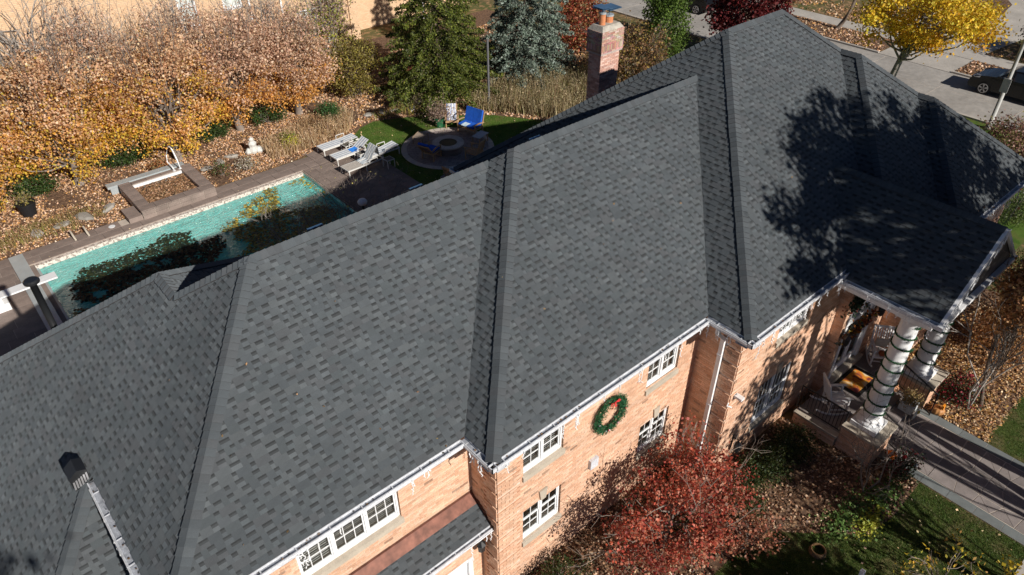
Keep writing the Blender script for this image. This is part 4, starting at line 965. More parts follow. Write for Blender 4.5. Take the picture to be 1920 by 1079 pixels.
def grass(name, label, poly, dens, h, seed, cols):
    P = scatter(poly, dens, seed); n = len(P); r = np.random.default_rng(seed + 50)
    th = r.uniform(0, 2 * math.pi, n); w = 0.006 + h * 0.05; dx_ = np.cos(th) * w; dy2 = np.sin(th) * w; ln = r.normal(size=(n, 2)) * h * 0.5; hh = h * r.uniform(0.5, 1.2, n)
    V = np.stack([np.column_stack([P[:, 0] - dx_, P[:, 1] - dy2, np.zeros(n)]), np.column_stack([P[:, 0] + dx_, P[:, 1] + dy2, np.zeros(n)]), np.column_stack([P[:, 0] + ln[:, 0], P[:, 1] + ln[:, 1], hh])], 1).reshape(-1, 3)
    o = link(name, np_mesh(name, V, np.arange(3 * n).reshape(-1, 3), palette(n, cols, None, 0.3), M['leaf'])); return tag(o, label, 'grass', kind='stuff')
GC = [(0.075, 0.13, 0.02), (0.10, 0.16, 0.035), (0.17, 0.17, 0.06), (0.06, 0.10, 0.017)]
grass('grass', 'mown grass of the front lawn left of the stone walk', fl_poly, 2600, 0.045, 21, GC)
grass('grass', 'mown grass of the lawn right of the stone walk', [(13.9, -5.3), (19, -5.3), (19, -9), (13.9, -9)], 1600, 0.045, 22, GC)
grass('grass', 'mown grass of the back lawn around the fire pit patio', [(10.62, 24.2), (11.6, 25.0), (12.6, 25.3), (14.2, 24.6), (16.2, 23.2), (18, 21.6), (20, 18.5), (18, 16), (10, 16.4), (10.62, 21.0)], 420, 0.05, 23, [(0.075, 0.16, 0.018), (0.11, 0.20, 0.03), (0.19, 0.23, 0.055)])

# ---- pool, coping, deck stones
X0, X1, Y0, Y1 = -4.45, 7.05, 17.8, 22.75
pb = MB(); pb.quad((-4.95, 17.3, 0), (-4.45, 17.3, 0), (-4.45, 22.75, 0), (-4.95, 22.75, 0)); pb.quad((X0, 17.3, 0), (7.1, 17.3, 0), (7.1, Y0, 0), (X0, Y0, 0)); pb.quad((X1, Y0, 0), (7.1, Y0, 0), (7.1, Y1, 0), (X1, Y1, 0))
structure('pool_edge', pb, M['paver'])
pw = MB()
pw.quad((X0, Y0, -2.4), (X0, Y1, -2.4), (X0, Y1, 0), (X0, Y0, 0)); pw.quad((X1, Y0, -2.4), (X1, Y1, -2.4), (X1, Y1, 0), (X1, Y0, 0)); pw.quad((X0, Y0, -2.4), (X1, Y0, -2.4), (X1, Y0, 0), (X0, Y0, 0))
pw.quad((X0, Y1, -2.4), (X1, Y1, -2.4), (X1, Y1, -0.26), (X0, Y1, -0.26)); pw.quad((X0, Y0, -2.1), (X1, Y0, -1.2), (X1, Y1, -1.2), (X0, Y1, -2.1))
pw.box(X0, X1, Y1 - 0.5, Y1 - 0.001, -2.3, -0.42); pw.box(X0 + 0.001, X0 + 0.35, Y0, Y1 - 0.5, -2.3, -0.5)
for i in range(3): pw.box(X1 - 0.4 * (i + 1), X1 - 0.001, Y0, Y1 - 0.501, -1.9, -1.15 + 0.3 * (2 - i))
structure('pool_basin', pw, M['pool'])
tl = MB(); tl.box(X0, X1, Y1 - 0.16, Y1 + 0.02, -0.30, 0.006); structure('tile_band', tl, M['tile'])
WZ = -0.16
wtr = MB(); wtr.quad((X0, Y0, WZ), (X1, Y0, WZ), (X1, Y1 - 0.16, WZ), (X0, Y1 - 0.16, WZ)); structure('water', wtr, M['water'])
deck = structure('pool_deck', MB().box(-12, -4.96, 16.9, 23.85, -0.05, 0.012) .box(-4.94, 8.6, 22.771, 23.87, -0.05, 0.012).box(7.11, 10.58, 15.5, 22.769, -0.05, 0.012).box(8.0, 10.58, 22.772, 24.2, -0.06, 0.0118).box(10.581, 10.585, 21, 22, -0.05, -0.04), M['joint'])
def pave(parent, x0, x1, y0, y1, w, h, zt=0.045, off=True, mt='paver', clip=None, name='paver'):
    j = 0; y = y0
    while y < y1 - 0.05:
        yy = min(y + h, y1); x = x0 - (w * 0.5 * (j % 2) if off else 0) - random.uniform(0, w * 0.3) * (1 if off else 0)
        while x < x1:
            wv = w * random.choice((0.8, 1.0, 1.25)) if off else w
            a, b = max(x, x0), min(x + wv, x1)
            if b - a > 0.06 and (clip is None or clip((a + b) / 2, (y + yy) / 2)):
                m = MB(); q = 0.006; zt_ = zt + random.uniform(-0.002, 0.002); cx_, cy_ = (a + b) / 2, (y + yy) / 2
                m.box(a + q - cx_, b - q - cx_, y + q - cy_, yy - q - cy_, -0.03, 0); m.obj(name, M[mt], parent, loc=Vector((cx_, cy_, zt_)) - wpos(parent))
            x += wv
        y += h; j += 1
pave(deck, -12, -4.97, 17.0, 23.84, 1.0, 0.62)
pave(deck, -4.94, 8.0, 22.775, 23.3, 0.95, 0.53); pave(deck, -4.94, 8.0, 23.31, 23.86, 0.95, 0.55, clip=lambda x, y: not (-0.7 < x < 3.2))
pave(deck, 7.13, 10.57, 15.8, 22.76, 0.86, 0.56); pave(deck, 8.0, 10.57, 22.78, 24.2, 0.86, 0.55)
# pool cover housing and its leading rail, diving board
cvr = thing('pool_cover_housing', 'pale grey metal lid strip across the left end of the pool', 'pool cover', (-4.86, 20.6, 0))
q = MB(); q.box(-5.12, -4.62, 17.4, 23.68, 0.05, 0.13); q.obj('lid', M['metal'], cvr, wc=True)
q = MB(); q.box(-4.52, -4.36, 17.81, 22.55, -0.16, -0.08); q.obj('rail', M['metal'], cvr, wc=True)
db = thing('diving_board', 'white diving board reaching over the left end of the pool', 'diving board', (-6.2, 20.35, 0))
q = MB(); q.poly([(-8.4, 20.12, 0.62), (-4.05, 20.12, 0.68), (-4.05, 20.56, 0.68), (-8.4, 20.56, 0.62)]); q.poly([(-8.4, 20.12, 0.56), (-4.05, 20.12, 0.62), (-4.05, 20.56, 0.62), (-8.4, 20.56, 0.56)])
q.quad((-8.4, 20.12, 0.56), (-4.05, 20.12, 0.62), (-4.05, 20.12, 0.68), (-8.4, 20.12, 0.62)); q.quad((-4.05, 20.12, 0.62), (-4.05, 20.56, 0.62), (-4.05, 20.56, 0.68), (-4.05, 20.12, 0.68)); q.quad((-8.4, 20.56, 0.56), (-4.05, 20.56, 0.62), (-4.05, 20.56, 0.68), (-8.4, 20.56, 0.62)); q.obj('board', M['white'], db, wc=True)
q = MB(); q.box(-7.6, -5.75, 20.14, 20.54, 0.05, 0.34); q.box(-6.3, -5.9, 20.16, 20.52, 0.34, 0.57); q.box(-7.6, -7.3, 20.16, 20.52, 0.34, 0.56); q.obj('stand', M['white'], db, wc=True)

# ---- spa
spa = thing('spa', 'raised stone spa full of brown leaves on the far side of the pool', 'spa', (1.55, 24.6, 0))
q = MB(); q.box(-0.05, 3.12, 23.2, 23.62, 0, 0.42); q.box(-0.05, 0.40, 23.62, 26.2, 0, 0.42); q.box(2.64, 3.12, 23.62, 26.2, 0, 0.42); q.box(0.40, 2.64, 25.85, 26.2, 0, 0.42); q.obj('spa_wall', M['joint'], spa, wc=True)
spw = [o for o in spa.children][0]
for (a, b, c, d, w, h) in ((-0.08, 3.15, 23.16, 23.65, 0.64, 0.5), (-0.08, 0.42, 23.66, 26.2, 0.50, 0.6), (2.62, 3.15, 23.66, 26.2, 0.53, 0.6), (0.43, 2.61, 25.83, 26.1, 0.65, 0.3)): pave(spw, a, b, c, d, w, h, zt=0.47, off=False, name='coping_stone')
for i in range(6):
    for j in range(2):
        q = MB(); q.box(-0.04 + i * 0.53, -0.04 + i * 0.53 + 0.515, 23.17, 23.2, 0.05 + j * 0.19, 0.05 + j * 0.19 + 0.18); q.obj('face_stone', M['paver'], spw, wc=True)
q = MB(); q.box(-0.62, -0.07, 23.25, 24.3, 0.02, 0.26); q.obj('spa_step', M['paver'], spa, wc=True)
q = MB(); q.quad((0.4, 23.62, 0.28), (2.64, 23.62, 0.28), (2.64, 25.85, 0.28), (0.4, 25.85, 0.28)); q.obj('spa_water', mat('spa_water', (0.06, 0.05, 0.035), 0.1, spec=0.6), spa, wc=True)
q = MB(); q.box(0.41, 2.63, 25.78, 25.84, 0.29, 0.41); q.obj('spa_tile', M['white'], spa, wc=True)
n = 1900; P = np.column_stack([RNG.uniform(0.42, 2.62, n), RNG.uniform(23.65, 25.75, n), RNG.uniform(0.285, 0.30, n)])
tag(leaves_obj('floating_leaves', P, 0.10, palette(n, [(0.26, 0.14, 0.07), (0.15, 0.08, 0.04), (0.50, 0.32, 0.20), (0.36, 0.2, 0.1)]), M['litter'], up=0.85, kind='stuff'), 'brown leaves floating on the raised stone spa', 'leaves')
cl = thing('pool_cover_housing', 'pale grey metal strip behind the raised spa', 'pool cover', (1.2, 26.42, 0)); q = MB(); q.box(-0.5, 2.95, 26.25, 26.62, 0.35, 0.46); q.obj('lid', M['metal'], cl, wc=True); q = MB(); q.box(-0.4, 2.85, 26.3, 26.57, 0.0, 0.35); q.obj('bracket', M['metal'], cl, wc=True)
hr = thing('handrail', 'white looped steel handrail beside the raised spa', 'handrail', (2.5, 26.2, 0))
q = MB(); pts = []
q.tube([(2.62, 25.9, 0.46), (2.62, 25.95, 0.9), (2.60, 26.2, 1.32), (2.58, 26.45, 1.40), (2.52, 26.68, 1.25), (2.42, 26.80, 0.85), (2.34, 26.60, 0.62), (2.34, 26.25, 0.60), (2.34, 25.95, 0.56), (2.34, 25.86, 0.46)], 0.035, 8); q.obj('rail', M['white'], hr, wc=True, smooth=True)
for xx, yy in ((2.62, 25.9), (2.34, 25.86)):
    q = MB(); q.lathe([(0.07, 0), (0.07, 0.02)], 12, (xx, yy, 0.47)); q.obj('escutcheon', M['white'], hr, wc=True)
for i, (xx, yy, lb) in enumerate(((-2.73, 23.45, 'left of the two short steel deck anchors beside the pool'), (-2.22, 23.45, 'right of the two short steel deck anchors beside the pool'))):
    q = MB(); q.tube([(xx, yy, 0.04), (xx, yy, 0.16), (xx - 0.02, yy + 0.28, 0.32), (xx - 0.02, yy + 0.42, 0.30)], [0.05, 0.045, 0.04, 0.03], 8); tag(q.obj('deck_anchor', M['stone'], smooth=True), lb, 'anchor', 'deck anchors')
q = MB(); q.lathe([(0.13, 0), (0.13, 0.012), (0.02, 0.014)], 20, (-1.28, 23.55, 0.047)); tag(q.obj('skimmer_lid', M['white']), 'round white skimmer lid set in the dark pool deck', 'lid')

# ---- leaves floating on the pool
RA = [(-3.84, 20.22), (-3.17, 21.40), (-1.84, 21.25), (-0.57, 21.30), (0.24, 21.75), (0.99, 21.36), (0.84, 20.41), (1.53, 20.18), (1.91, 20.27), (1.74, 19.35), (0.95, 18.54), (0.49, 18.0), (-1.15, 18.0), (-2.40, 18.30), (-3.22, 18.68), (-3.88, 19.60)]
RB = [(2.16, 20.60), (3.21, 21.09), (3.81, 21.76), (4.67, 22.07), (5.15, 22.5), (5.50, 22.18), (4.84, 20.85), (4.98, 20.12), (5.61, 19.86), (6.43, 19.45), (6.61, 18.38), (5.07, 17.85), (2.70, 17.85), (1.58, 17.98), (2.56, 18.63), (2.41, 19.83)]
RC = [(6.01, 22.3), (6.72, 22.45), (7.03, 22.5), (7.03, 21.86), (7.0, 19.26), (6.85, 21.10), (6.47, 21.98)]
RD = [(-4.3, 18.9), (-3.9, 18.9), (-3.2, 18.3), (-3.6, 17.85), (-4.4, 17.85)]
def raft(poly, dens, cols, lab, seed, thr=-0.55):
    P = scatter(poly, dens, seed); r = np.random.default_rng(seed); P = P + r.normal(size=P.shape) * 0.09; v = clumpy(P, 1.5, seed) + r.normal(size=len(P)) * 0.35; P = P[v > thr]
    P = P[(P[:, 0] > X0 + 0.02) & (P[:, 0] < X1 - 0.02) & (P[:, 1] > Y0 + 0.02) & (P[:, 1] < Y1 - 0.2)]; n = len(P)
    o = leaves_obj('floating_leaves', np.column_stack([P, WZ + 0.012 + RNG.uniform(0, 0.02, n)]), 0.13, palette(n, cols), M['litter'], up=0.9, aspect=0.95, kind='stuff'); return tag(o, lab, 'leaves')
raft(RA, 420, [(0.022, 0.036, 0.020), (0.016, 0.028, 0.018), (0.045, 0.055, 0.02), (0.012, 0.022, 0.016)], 'shade-darkened raft of leaves floating in the deep left half of the pool', 31, thr=-0.9)  # near-black greens put the shade over this raft into its leaf colours
raft(RB, 330, [(0.42, 0.34, 0.05), (0.30, 0.24, 0.05), (0.18, 0.16, 0.05), (0.50, 0.38, 0.10), (0.12, 0.11, 0.04)], 'yellow olive raft of leaves floating in the right half of the pool', 32, thr=-0.6)
raft(RC, 150, [(0.48, 0.38, 0.06), (0.34, 0.28, 0.06), (0.22, 0.2, 0.06)], 'yellow leaves floating along the far right edge of the pool', 33)
raft(RD, 200, [(0.2, 0.17, 0.06), (0.12, 0.1, 0.05), (0.3, 0.22, 0.1)], 'small patch of brown leaves floating by the pool cover rail', 34)

# ---- fire pit patio
pcx, pcy, PR = 13.72, 20.15, 2.30
pat = structure('patio', MB().lathe([(PR, -0.05), (PR, 0.012)], 60, (pcx, pcy, 0)), M['joint'])
for i in range(40):
    a0, a1 = 2 * math.pi * (i + 0.03) / 40, 2 * math.pi * (i + 0.97) / 40; m = MB()
    p = [(r_ * math.cos(t), r_ * math.sin(t)) for r_, t in ((PR - 0.26, a0), (PR + 0.01, a0), (PR + 0.01, a1), (PR - 0.26, a1))]
    m.poly([(x, y, 0) for x, y in p]);
    for j in range(4): a, b = p[j], p[(j + 1) % 4]; m.quad((*a, 0), (*b, 0), (*b, -0.03), (*a, -0.03))
    m.obj('border_stone', M['patiostone'], pat, loc=(pcx, pcy, 0.045))
pm = MB(); rr = 0.16; k = 0
while rr < PR - 0.28:
    n = max(6, int(2 * math.pi * rr / 0.21))
    for i in range(n):
        a0, a1 = 2 * math.pi * (i + 0.04 + 0.5 * (k % 2)) / n, 2 * math.pi * (i + 0.96 + 0.5 * (k % 2)) / n; r0, r1 = rr, rr + 0.125; c = jit((0.30, 0.25, 0.24), 0.22)
        pm.poly([(pcx + r_ * math.cos(t), pcy + r_ * math.sin(t), 0.04) for r_, t in ((r0, a0), (r1, a0), (r1, a1), (r0, a1))], c)
    rr += 0.137; k += 1
o = pm.obj('patio_brick', M['col'], pat, wc=True); o['kind'] = 'stuff'
fp = thing('fire_pit', 'round stone fire pit in the centre of the circular patio', 'fire pit', (13.55, 19.85, 0.04))
for lv in range(3):
    for i in range(20):
        a0, a1 = 2 * math.pi * (i + 0.03 + 0.5 * (lv % 2)) / 20, 2 * math.pi * (i + 0.97 + 0.5 * (lv % 2)) / 20; q = MB(); z0, z1 = lv * 0.125, lv * 0.125 + 0.118
        pp = [(r_ * math.cos(t), r_ * math.sin(t)) for r_, t in ((0.5, a0), (0.70, a0), (0.70, a1), (0.5, a1))]
        q.poly([(x, y, z1) for x, y in pp])
        for j in range(4): a, b = pp[j], pp[(j + 1) % 4]; q.quad((*a, z1), (*b, z1), (*b, z0), (*a, z0))
        q.obj('stone_block', M['paver'], fp)
for i in range(10):
    a0, a1 = 2 * math.pi * (i + 0.01) / 10, 2 * math.pi * (i + 0.99) / 10; q = MB()
    ts = [a0 + (a1 - a0) * j / 4 for j in range(5)]
    for j in range(4):
        t, u = ts[j], ts[j + 1]; A = [(0.44 * math.cos(t), 0.44 * math.sin(t)), (0.78 * math.cos(t), 0.78 * math.sin(t)), (0.78 * math.cos(u), 0.78 * math.sin(u)), (0.44 * math.cos(u), 0.44 * math.sin(u))]
        q.poly([(x, y, 0.44) for x, y in A]); q.quad((*A[1], 0.37), (*A[2], 0.37), (*A[2], 0.44), (*A[1], 0.44)); q.quad((*A[0], 0.3), (*A[3], 0.3), (*A[3], 0.44), (*A[0], 0.44))
    q.obj('cap_stone', M['patiostone'], fp)
q = MB(); q.lathe([(0.02, 0.16), (0.46, 0.16), (0.46, 0.42)], 30); q.obj('fire_bowl', M['iron'], fp)
q = MB()
for i in range(60):
    t = random.uniform(0, 6.28); r_ = 0.4 * math.sqrt(random.random()); s_ = random.uniform(0.03, 0.06); q.lathe([(s_ * 0.4, 0), (s_, s_ * 0.5), (s_ * 0.5, s_)], 5, (r_ * math.cos(t), r_ * math.sin(t), 0.17), jit((0.35, 0.45, 0.55), 0.5))
o = q.obj('glass_lump', M['col'], fp); o['kind'] = 'stuff'
for i, (x, y, w, h, r_) in enumerate(((11.9, 17.8, 0.5, 0.4, 0.3), (12.35, 17.55, 0.45, 0.4, 0.9), (11.55, 17.35, 0.5, 0.45, 0.1), (12.1, 17.1, 0.5, 0.4, 0.5), (12.6, 17.2, 0.4, 0.35, 0.2), (11.3, 16.9, 0.5, 0.4, 0.6))):
    m = MB(); m.box(-w / 2, w / 2, -h / 2, h / 2, 0, 0.035); o = m.obj('stepping_stone', M['flag'], loc=(x, y, 0.004)); o.rotation_euler = (0, 0, r_)
    tag(o, ('stepping stone touching the round patio', 'stepping stone right of the first one by the patio', 'stepping stone nearest the pool deck', 'stepping stone in the middle of the group', 'stepping stone nearest the stone table', 'stepping stone nearest the roof edge')[i], 'stepping stone', 'stepping stones')

# ---- garden furniture
STR = [(0.75, 0.76, 0.76), (0.72, 0.73, 0.74), (0.25, 0.34, 0.45)]
def lounger(name, label, loc, rz, back, fabric=True, towel=None, cushion=False):
    """chaise: head end at +x"""
    t = thing(name, label, 'sun lounger', loc, rz, 'sun loungers by the pool'); f = MB(); fr = (0.62, 0.61, 0.58)
    for y in (-0.33, 0.33): f.box(-1.0, 1.0, y - 0.02, y + 0.02, 0.30, 0.355, fr)
    f.box(-1.0, -0.96, -0.31, 0.31, 0.30, 0.355, fr); f.box(0.96, 1.0, -0.31, 0.31, 0.30, 0.355, fr); f.obj('frame', M['col'], t)
    for x in (-0.95, 0.0, 0.95):
        for y in (-0.33, 0.33): m = MB(); m.box(x - 0.02, x + 0.02, y - 0.02, y + 0.02, 0, 0.30, fr); m.obj('leg', M['col'], t)
    a = math.radians(back); hx_ = 0.25; L = 0.75
    bx = lambda s: (hx_ + s * math.cos(a), 0.365 + s * math.sin(a))
    if fabric:
        m = MB(); n = 11
        for i in range(n):
            y0 = -0.31 + 0.62 * i / n; c = STR[2] if i in (2, 5, 8) else STR[0]
            m.box(-0.97, hx_, y0, y0 + 0.62 / n - 0.0005, 0.355, 0.362, c)
            (xa, za), (xb, zb_) = bx(0), bx(L); m.quad((xa, y0, za), (xb, y0, zb_), (xb, y0 + 0.62 / n, zb_), (xa, y0 + 0.62 / n, za), c)
        m.obj('sling', M['col'], t)
    else:
        for i in range(13):
            m = MB(); y0 = -0.30 + 0.6 * i / 13; m.box(-0.96, hx_, y0, y0 + 0.028, 0.355, 0.368, (0.36, 0.33, 0.30)); m.obj('slat', M['col'], t)
        for i in range(8):
            m = MB(); (xa, za), (xb, zb_) = bx(L * i / 8), bx(L * (i + 0.65) / 8); m.quad((xa, -0.3, za), (xb, -0.3, zb_), (xb, 0.3, zb_), (xa, 0.3, za), (0.36, 0.33, 0.30)); m.obj('back_slat', M['col'], t)
    m = MB()
    for y in (-0.37, 0.37): m.bar((0.15, y, 0.36), (0.15, y, 0.52), 0.025, col=fr); m.bar((0.15, y, 0.53), (0.60, y, 0.53), 0.045, 0.02, col=fr); m.bar((0.60, y, 0.52), (0.60, y, 0.36), 0.025, col=fr)
    m.obj('arm', M['col'], t)
    return t
def towel(label, loc, rz, pts, w, cols, cat='towel'):
    """draped cloth following pts (x,z) along its length"""
    V = []; nx = 14; P_ = []
    for i in range(len(pts) - 1):
        for s in range(4): P_.append(((pts[i][0] * (4 - s) + pts[i + 1][0] * s) / 4, (pts[i][1] * (4 - s) + pts[i + 1][1] * s) / 4))
    P_.append(pts[-1]); m = MB()
    for i in range(len(P_) - 1):
        for j in range(nx):
            def v(a, b): x, z = P_[a]; y = -w / 2 + w * b / nx; return (x, y + 0.01 * math.sin(a * 0.9), z + 0.008 * math.sin(b * 1.7 + a * 0.8))
            c = cols[0] if cols[1] is None or j % 5 not in (1, 3) else cols[1]; m.quad(v(i, j), v(i + 1, j), v(i + 1, j + 1), v(i, j + 1), c)
    o = m.obj('towel', M['col'], loc=loc, smooth=True); o.rotation_euler = (0, 0, rz); return tag(o, label, cat)
Z0 = 0.045
lounger('sun_lounger', 'flat lounger with striped sling farthest from the house, at the lawn edge', (9.55, 23.62, Z0), 0.02, 4)
lounger('sun_lounger', 'striped lounger with raised back and blue towel, second from the leafy bed', (9.55, 22.35, Z0), 0.02, 32)
lounger('sun_lounger', 'bare slatted lounger with a striped towel over its raised back', (9.35, 20.98, Z0), 0.04, 55, fabric=False)
lounger('sun_lounger', 'flat striped lounger half hidden behind the towel-draped slatted one', (10.55, 21.45, Z0), 0.02, 8)
towel('bright blue towel lying on the raised-back striped lounger', (9.75, 22.35, Z0), 0.05, [(-0.25, 0.38), (0.02, 0.385), (0.14, 0.42)], 0.42, [(0.03, 0.22, 0.72), None])
towel('white and blue striped towel draped over the slatted lounger', (9.35, 20.98, Z0), 0.04, [(-0.15, 0.38), (0.25, 0.40), (0.5, 0.74), (0.69, 1.02), (0.74, 1.0), (0.78, 0.55)], 0.62, [(0.72, 0.72, 0.70), (0.30, 0.38, 0.45)])
def side_table(label, x, y, s=0.42, h=0.42):
    t = thing('side_table', label, 'table', (x, y, Z0), 0.05, 'small side tables between the loungers'); m = MB(); m.box(-s / 2, s / 2, -s / 2, s / 2, h - 0.03, h, (0.6, 0.59, 0.56)); m.obj('tabletop', M['col'], t)
    m = MB(); m.box(-s / 2 + 0.03, s / 2 - 0.03, -s / 2 + 0.03, s / 2 - 0.03, h, h + 0.006, (0.12, 0.11, 0.09)); m.obj('table_inset', M['col'], t)
    for a in (-1, 1):
        for b in (-1, 1): m = MB(); m.bar((a * s * 0.46, b * s * 0.46, 0), (a * s * 0.46, b * s * 0.46, h - 0.03), 0.03, col=(0.6, 0.59, 0.56)); m.obj('leg', M['col'], t)
side_table('small square metal table between the two far loungers', 9.72, 22.98); side_table('small square metal table below the blue towel lounger', 9.8, 21.68); side_table('small square metal table nearest the house, right of the slatted lounger', 10.4, 20.35)
def garden_chair(name, label, cat, loc, rz, w=0.66, cushion=None, striped=False, high=0.75, lean=18):
    """faces -y"""
    t = thing(name, label, cat, loc, rz); wd = M['wood']; h = 0.38
    for x in (-w / 2, w / 2):
        m = MB(); m.bar((x, -0.33, 0), (x, -0.33, 0.58), 0.05); m.obj('leg', wd, t); m = MB(); m.bar((x, 0.30, 0), (x, 0.28, h), 0.05); m.obj('leg', wd, t)
        m = MB(); m.bar((x, -0.40, 0.60), (x, 0.0, 0.62), 0.07, 0.03); m.bar((x, 0.0, 0.62), (x, 0.40, 0.56), 0.07, 0.03); m.obj('arm', wd, t)
    m = MB(); m.box(-w / 2, w / 2, -0.36, -0.32, h - 0.08, h); m.box(-w / 2, w / 2, 0.27, 0.31, h - 0.08, h); m.bar((-w / 2, -0.34, h - 0.04), (-w / 2, 0.3, h - 0.04), 0.03, 0.06); m.bar((w / 2, -0.34, h - 0.04), (w / 2, 0.3, h - 0.04), 0.03, 0.06); m.obj('seat_frame', wd, t)
    nb = 7
    for i in range(nb): m = MB(); y0 = -0.34 + i * 0.09; m.box(-w / 2 + 0.02, w / 2 - 0.02, y0, y0 + 0.07, h, h + 0.015); m.obj('seat_slat', wd, t)
    a = math.radians(lean); by = lambda s, o=0: (0.28 + s * math.sin(a) + o * math.cos(a), h + s * math.cos(a) - o * math.sin(a))
    m = MB()
    for x in (-w / 2 + 0.03, w / 2 - 0.03): (ya, za), (yb_, zb_) = by(0), by(high * 0.8); m.bar((x, ya, za), (x, yb_, zb_), 0.04)
    (ya, za) = by(high * 0.8); m.bar((-w / 2, ya, za), (w / 2, ya, za), 0.05, 0.07); m.obj('back_frame', wd, t)
    for i in range(int(w / 0.1)):
        m = MB(); x = -w / 2 + 0.08 + i * 0.1; (ya, za), (yb_, zb_) = by(0.03), by(high * 0.8); m.bar((x, ya, za), (x, yb_, zb_), 0.045, 0.012, up=(0, 1, 0)); m.obj('back_slat', wd, t)
    if cushion:
        k = 1 if w < 0.9 else 2
        for i in range(k):
            x0 = -w / 2 + 0.05 + i * (w - 0.1) / k; x1 = x0 + (w - 0.1) / k - 0.01
            for nm, f in (('seat_cushion', 0), ('back_cushion', 1)):
                m = MB()
                if f == 0: m.box(x0, x1, -0.36, 0.26, h + 0.02, h + 0.12)
                else:
                    P_ = [by(0.08, -0.03), by(high * 0.92, -0.03), by(high * 0.92, -0.14), by(0.08, -0.14)]
                    A = [(x0, y, z) for y, z in P_]; B = [(x1, y, z) for y, z in P_]; m.poly(A); m.poly(B[::-1])
                    for j in range(4): m.quad(A[j], A[(j + 1) % 4], B[(j + 1) % 4], B[j])
                o = m.obj(nm, cushion, t); b = o.modifiers.new('bevel', 'BEVEL'); b.width = 0.035; b.segments = 3
    return t
fz = 0.05
garden_chair('garden_chair', 'teak chair with a striped towel, behind the fire pit', 'chair', (15.45, 22.05, fz), math.radians(-35), 0.64)
o = towel('white towel with blue stripes hung over the teak chair behind the fire pit', (15.45, 22.05, fz), math.radians(-35) + math.radians(90), [(-0.30, 0.41), (0.20, 0.41), (0.36, 0.75), (0.44, 1.02), (0.48, 1.0)], 0.5, [(0.75, 0.74, 0.72), (0.12, 0.2, 0.42)])
garden_chair('loveseat', 'wooden loveseat with bright blue cushions right of the fire pit', 'loveseat', (15.65, 20.75, fz), math.radians(-78), 1.15, cushion=M['blue'], high=0.85)
towel('pale folded towel on the blue loveseat', (15.35, 20.75, fz), math.radians(10), [(-0.2, 0.52), (0.2, 0.525), (0.22, 0.50)], 0.36, [(0.55, 0.62, 0.66), (0.35, 0.5, 0.6)])
garden_chair('garden_chair', 'low wooden armchair with one dark blue cushion left of the fire pit', 'chair', (12.45, 19.75, fz), math.radians(110), 0.66, cushion=M['blue'], lean=38)
garden_chair('garden_chair', 'bare wooden chair with its back to the house beside the fire pit', 'chair', (14.0, 18.35, fz), math.radians(200), 0.6)
t = thing('ottoman', 'low beige sling footrest between patio edge and fire pit', 'footrest', (13.05, 21.5, fz), 0.5)
m = MB(); m.poly([(-0.35, -0.25, 0.36), (0.35, -0.25, 0.40), (0.35, 0.25, 0.40), (-0.35, 0.25, 0.36)], (0.30, 0.24, 0.19)); m.bar((-0.35, -0.27, 0.36), (0.35, -0.27, 0.4), 0.03, col=(0.3, 0.22, 0.15)); m.bar((-0.35, 0.27, 0.36), (0.35, 0.27, 0.4), 0.03, col=(0.3, 0.22, 0.15)); m.obj('sling', M['col'], t)
for a in (-0.33, 0.33):
    for b in (-0.26, 0.26): m = MB(); m.bar((a, b, 0), (a, b, 0.36), 0.035, col=(0.3, 0.22, 0.15)); m.obj('leg', M['col'], t)
t = thing('side_table', 'white-topped wooden table beside the blue loveseat', 'table', (15.25, 19.45, fz), 0.3); m = MB(); m.box(-0.4, 0.4, -0.24, 0.24, 0.42, 0.45, (0.5, 0.5, 0.5)); m.obj('tabletop', M['col'], t)
for a in (-0.36, 0.36):
    for b in (-0.2, 0.2): m = MB(); m.bar((a, b, 0), (a, b, 0.42), 0.04); m.obj('leg', M['wood'], t)
t = thing('bistro_table', 'round grey stone table in the shade below the circular patio', 'table', (12.55, 16.95, 0.01)); m = MB(); m.lathe([(0.42, 0.70), (0.42, 0.73)], 24, col=(0.25, 0.25, 0.27)); m.obj('tabletop', M['col'], t); m = MB(); m.tube([(0, 0, 0), (0, 0, 0.7)], 0.05, 8); m.lathe([(0.25, 0), (0.2, 0.04)], 12); m.obj('pedestal', M['iron'], t)
garden_chair('garden_chair', 'dark wicker chair left of the round stone table', 'chair', (11.75, 17.0, 0.01), math.radians(95), 0.55); garden_chair('garden_chair', 'wooden chair right of the round stone table at the roof edge', 'chair', (13.4, 16.9, 0.01), math.radians(-95), 0.55)

# pots
def pot_of(label, x, y, r, h, colr, plant, prad, psz, n, z=0.0, cat='plant pot', name='plant_pot'):
    t = thing(name, label, cat, (x, y, z)); m = MB(); m.lathe([(r * 0.7, 0), (r, h), (r * 1.06, h), (r * 1.06, h - 0.03), (r * 0.9, h - 0.04), (0.02, h - 0.05)], 18, col=colr); m.obj('pot', M['col'], t, smooth=False)
    if n:
        P = RNG.normal(size=(n, 3)) * prad * 0.5; P[:, 2] = h + np.abs(P[:, 2]) * 1.2; leaves_obj('foliage', P, psz, palette(n, plant), M['leaf'], t)
        m = MB()
        for i in range(14): d = RNG.normal(size=3); d[2] = abs(d[2]) + 0.6; d /= np.linalg.norm(d); m.tube([(0, 0, h - 0.04), tuple(d * prad * 0.6 + np.array([0, 0, h])), tuple(d * prad * 1.2 + np.array([0, 0, h]))], [0.012, 0.008, 0.004], 4, col=(0.3, 0.22, 0.15), cap=False)
        m.obj('stem', M['twig'], t)
    return t
pot_of('green glazed pot with a pinkish dried plant on the patio edge', 14.95, 22.45, 0.32, 0.5, (0.02, 0.12, 0.05), [(0.32, 0.22, 0.17), (0.38, 0.28, 0.22), (0.25, 0.17, 0.12)], 0.75, 0.07, 1300)
